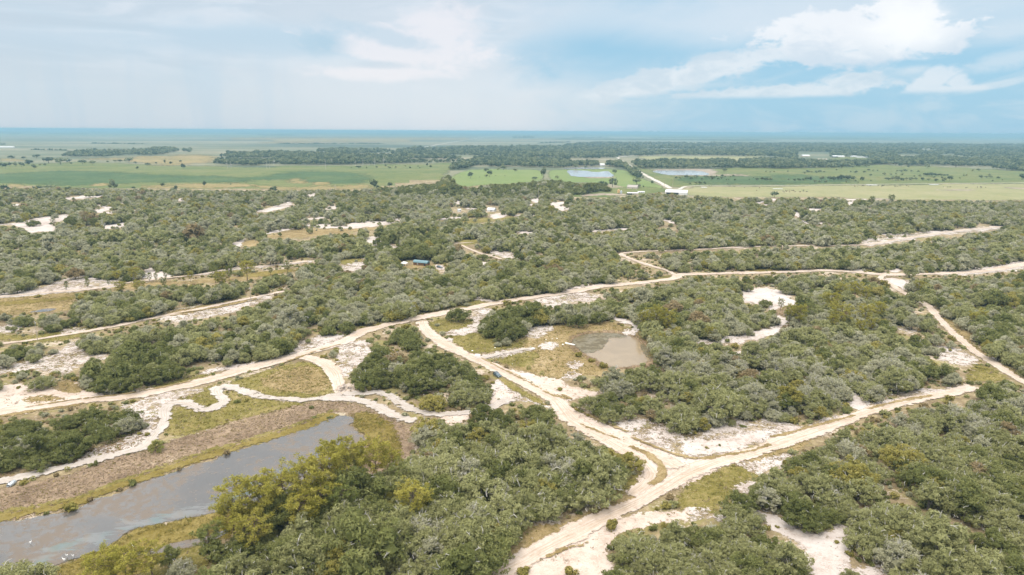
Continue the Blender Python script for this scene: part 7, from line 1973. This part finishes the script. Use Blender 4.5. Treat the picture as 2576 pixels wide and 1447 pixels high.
for fn, x, y, hp, lb in ((G3, 238, 768, 88, 'pale pole in the back scrub by the sandy road'), (G3, 265, 838, 140, 'taller pole in front of the pale back-scrub pole'), (G3, 1435, 602, 70, 'pole on the right side of the straight road, middle'), (G3, 1367, 552, 52, 'pole on the right side of the straight road, farther'), (G3, 1617, 692, 74, 'pole at the near end of the straight road'), (G3, 1686, 520, 58, 'pole by the long pasture pond'), (G3, 1298, 512, 46, 'farthest pole of the straight road'), (G3, 1530, 700, 60, 'pole left of the straight road at its near end')):
    px = fn((x, y))[0]; xg, yg = at(*px); h = dpx_h(px, hp * KG)
    root = link('utility_pole', None, loc=(xg, yg, 0)); tag(root, lb, 'utility pole', 'far poles along the straight road')
    g = Geo(); g.tube([(0, 0, -.3), (0, 0, h)], .32, 5); link('post', g.mesh('post', [WOODP]), root)
    g = Geo(); g.box((0, 0, h - .8), (2.6, .2, .2)); link('cross_arm', g.mesh('cross_arm', [WOODP]), root)
# ------------------------------------------------------------------ animals
def skin(name, V, Ed, Rad, m, root=0):
    me = bpy.data.meshes.new(name); me.from_pydata([tuple(v) for v in V], Ed, []); me.update()
    o = bpy.data.objects.new(name, me); COL.objects.link(o)
    md = o.modifiers.new('skin', 'SKIN')
    for i, r_ in enumerate(Rad):
        r_ = (r_, r_) if not isinstance(r_, tuple) else r_
        me.skin_vertices[0].data[i].radius = r_
        me.skin_vertices[0].data[i].use_root = (i == root)
    o.modifiers.new('smooth', 'SUBSURF').levels = 1
    dg = bpy.context.evaluated_depsgraph_get()
    out_ = bpy.data.meshes.new_from_object(o.evaluated_get(dg))
    bpy.data.objects.remove(o); out_.name = name
    out_.materials.clear(); out_.materials.append(m)
    return out_
COWV = [(0, 0, 1.05), (.55, 0, 1.08), (-.62, 0, 1.1), (.98, 0, 1.22), (1.28, 0, 1.18), (1.58, 0, .98)]
COWE = [(0, 1), (0, 2), (1, 3), (3, 4), (4, 5)]; COWR = [.36, .34, .32, .2, .16, .09]
for sx, b in ((.55, 1), (-.66, 2)):
    for sy in (-.2, .2):
        i = len(COWV); COWV += [(sx, sy, .75), (sx + (-.04 if b == 2 else .02), sy, .42), (sx, sy, .02)]; COWR += [.14, .075, .065]; COWE += [(b, i), (i, i + 1), (i + 1, i + 2)]
i = len(COWV); COWV += [(-.98, 0, 1.18), (-1.05, 0, .6)]; COWR += [.06, .035]; COWE += [(2, i), (i, i + 1)]
HIDE = plain('dark_hide', (.022, .018, .016), .8, .2, .3); HIDEB = plain('brown_hide', (.13, .06, .035), .8, .2, .3); HIDEP = plain('pale_hide', (.52, .45, .38), .8, .2, .2)
COWM = [skin('cow', COWV, COWE, COWR, m_) for m_ in (HIDE, HIDEB, HIDEP)]
herd = []
r3 = np.random.default_rng(12)
for cx0, cx1, cy0, cy1, n, wh in ((150, 410, 735, 757, 20, 'in the loose group right of the long dark shelter'), (780, 1190, 688, 705, 20, 'in the line by the middle feed shelter'), (1260, 1480, 694, 708, 7, 'between the two feed shelters'), (1760, 2260, 712, 728, 15, 'on the right part of the pasture')):
    for k in range(n): herd.append((G4((r3.uniform(cx0, cx1), r3.uniform(cy0, cy1)))[0], wh))
for q in ((1995, 592), (2055, 587), (2250, 587), (2415, 570), (2505, 574)): herd.append((G2(q)[0], 'in the bright green pasture by the pond'))
for q in ((1985, 688), (2005, 686), (2210, 690), (2340, 708), (2460, 738), (2490, 712)): herd.append((G3(q)[0], 'near the pasture road'))
hb = defaultdict(list)
for px, wh in herd:
    c = int(r3.choice(3, p=[.66, .24, .10])); hb[wh, c].append(px)
for (wh, c), lst in hb.items():
    lst.sort()
    for j, px in enumerate(lst):
        x, y = at(*px); o = link('cow', COWM[c], loc=(x, y, .1)); o.rotation_euler = (0, 0, r3.uniform(0, 6.28)); o.scale = (1.15,) * 3
        w_ = '' if len(lst) == 1 else 'rightmost ' if j == len(lst) - 1 else ORD[min(j, 19)] + ' '
        tag(o, f"{w_}{('black', 'brown', 'pale')[c]} cow {wh}", 'cow', 'cattle grazing on the far pastures')
EGV = [(0, 0, .52), (.2, 0, .58), (.3, 0, .78), (.26, 0, .95), (.4, 0, .98), (-.25, 0, .5), (0, .05, .25), (.02, .05, 0), (0, -.05, .25), (.02, -.05, 0)]
EGRET = skin('egret', EGV, [(0, 1), (1, 2), (2, 3), (3, 4), (0, 5), (0, 6), (6, 7), (0, 8), (8, 9)], [.13, .09, .04, .05, .015, .05, .03, .02, .03, .02], WHITEP)
for q, lb in (((220, 1230), 'white egret alone in the middle of the long pond'), ((482, 1324), 'white egret at the near shore, left of a pair'), ((526, 1326), 'white egret at the near shore, right of a pair'), ((462, 1353), 'white egret nearest the bottom edge of the pond'), ((958, 1256), 'white egret in the ochre sedge beside the channel')):
    x, y = at(*A(q)[0]); o = link('egret', EGRET, loc=(x, y, .18)); o.scale = (1.3,) * 3; o.rotation_euler = (0, 0, q[0]); tag(o, lb, 'bird', 'white egrets at the long pond')

# ------------------------------------------------------------------ haze
hz, n = mat('haze')
v = n.new('ShaderNodeVolumePrincipled')
v.inputs['Color'].default_value = HAZE_COL = (.25, .43, .56, 1)
v.inputs['Density'].default_value = HAZE_D = 1.05e-4
v.inputs['Anisotropy'].default_value = 0.0
o_ = n.new('ShaderNodeOutputMaterial'); n.t.links.new(v.outputs[0], o_.inputs['Volume'])
g = Geo(); g.box((0, 0, 56.5), (94000, 94000, 116))
ho = link('haze', g.mesh('haze', [hz])); tag(ho, 'thin pale blue air over the whole plain', kind='stuff')
print('script', time.time() - T0)
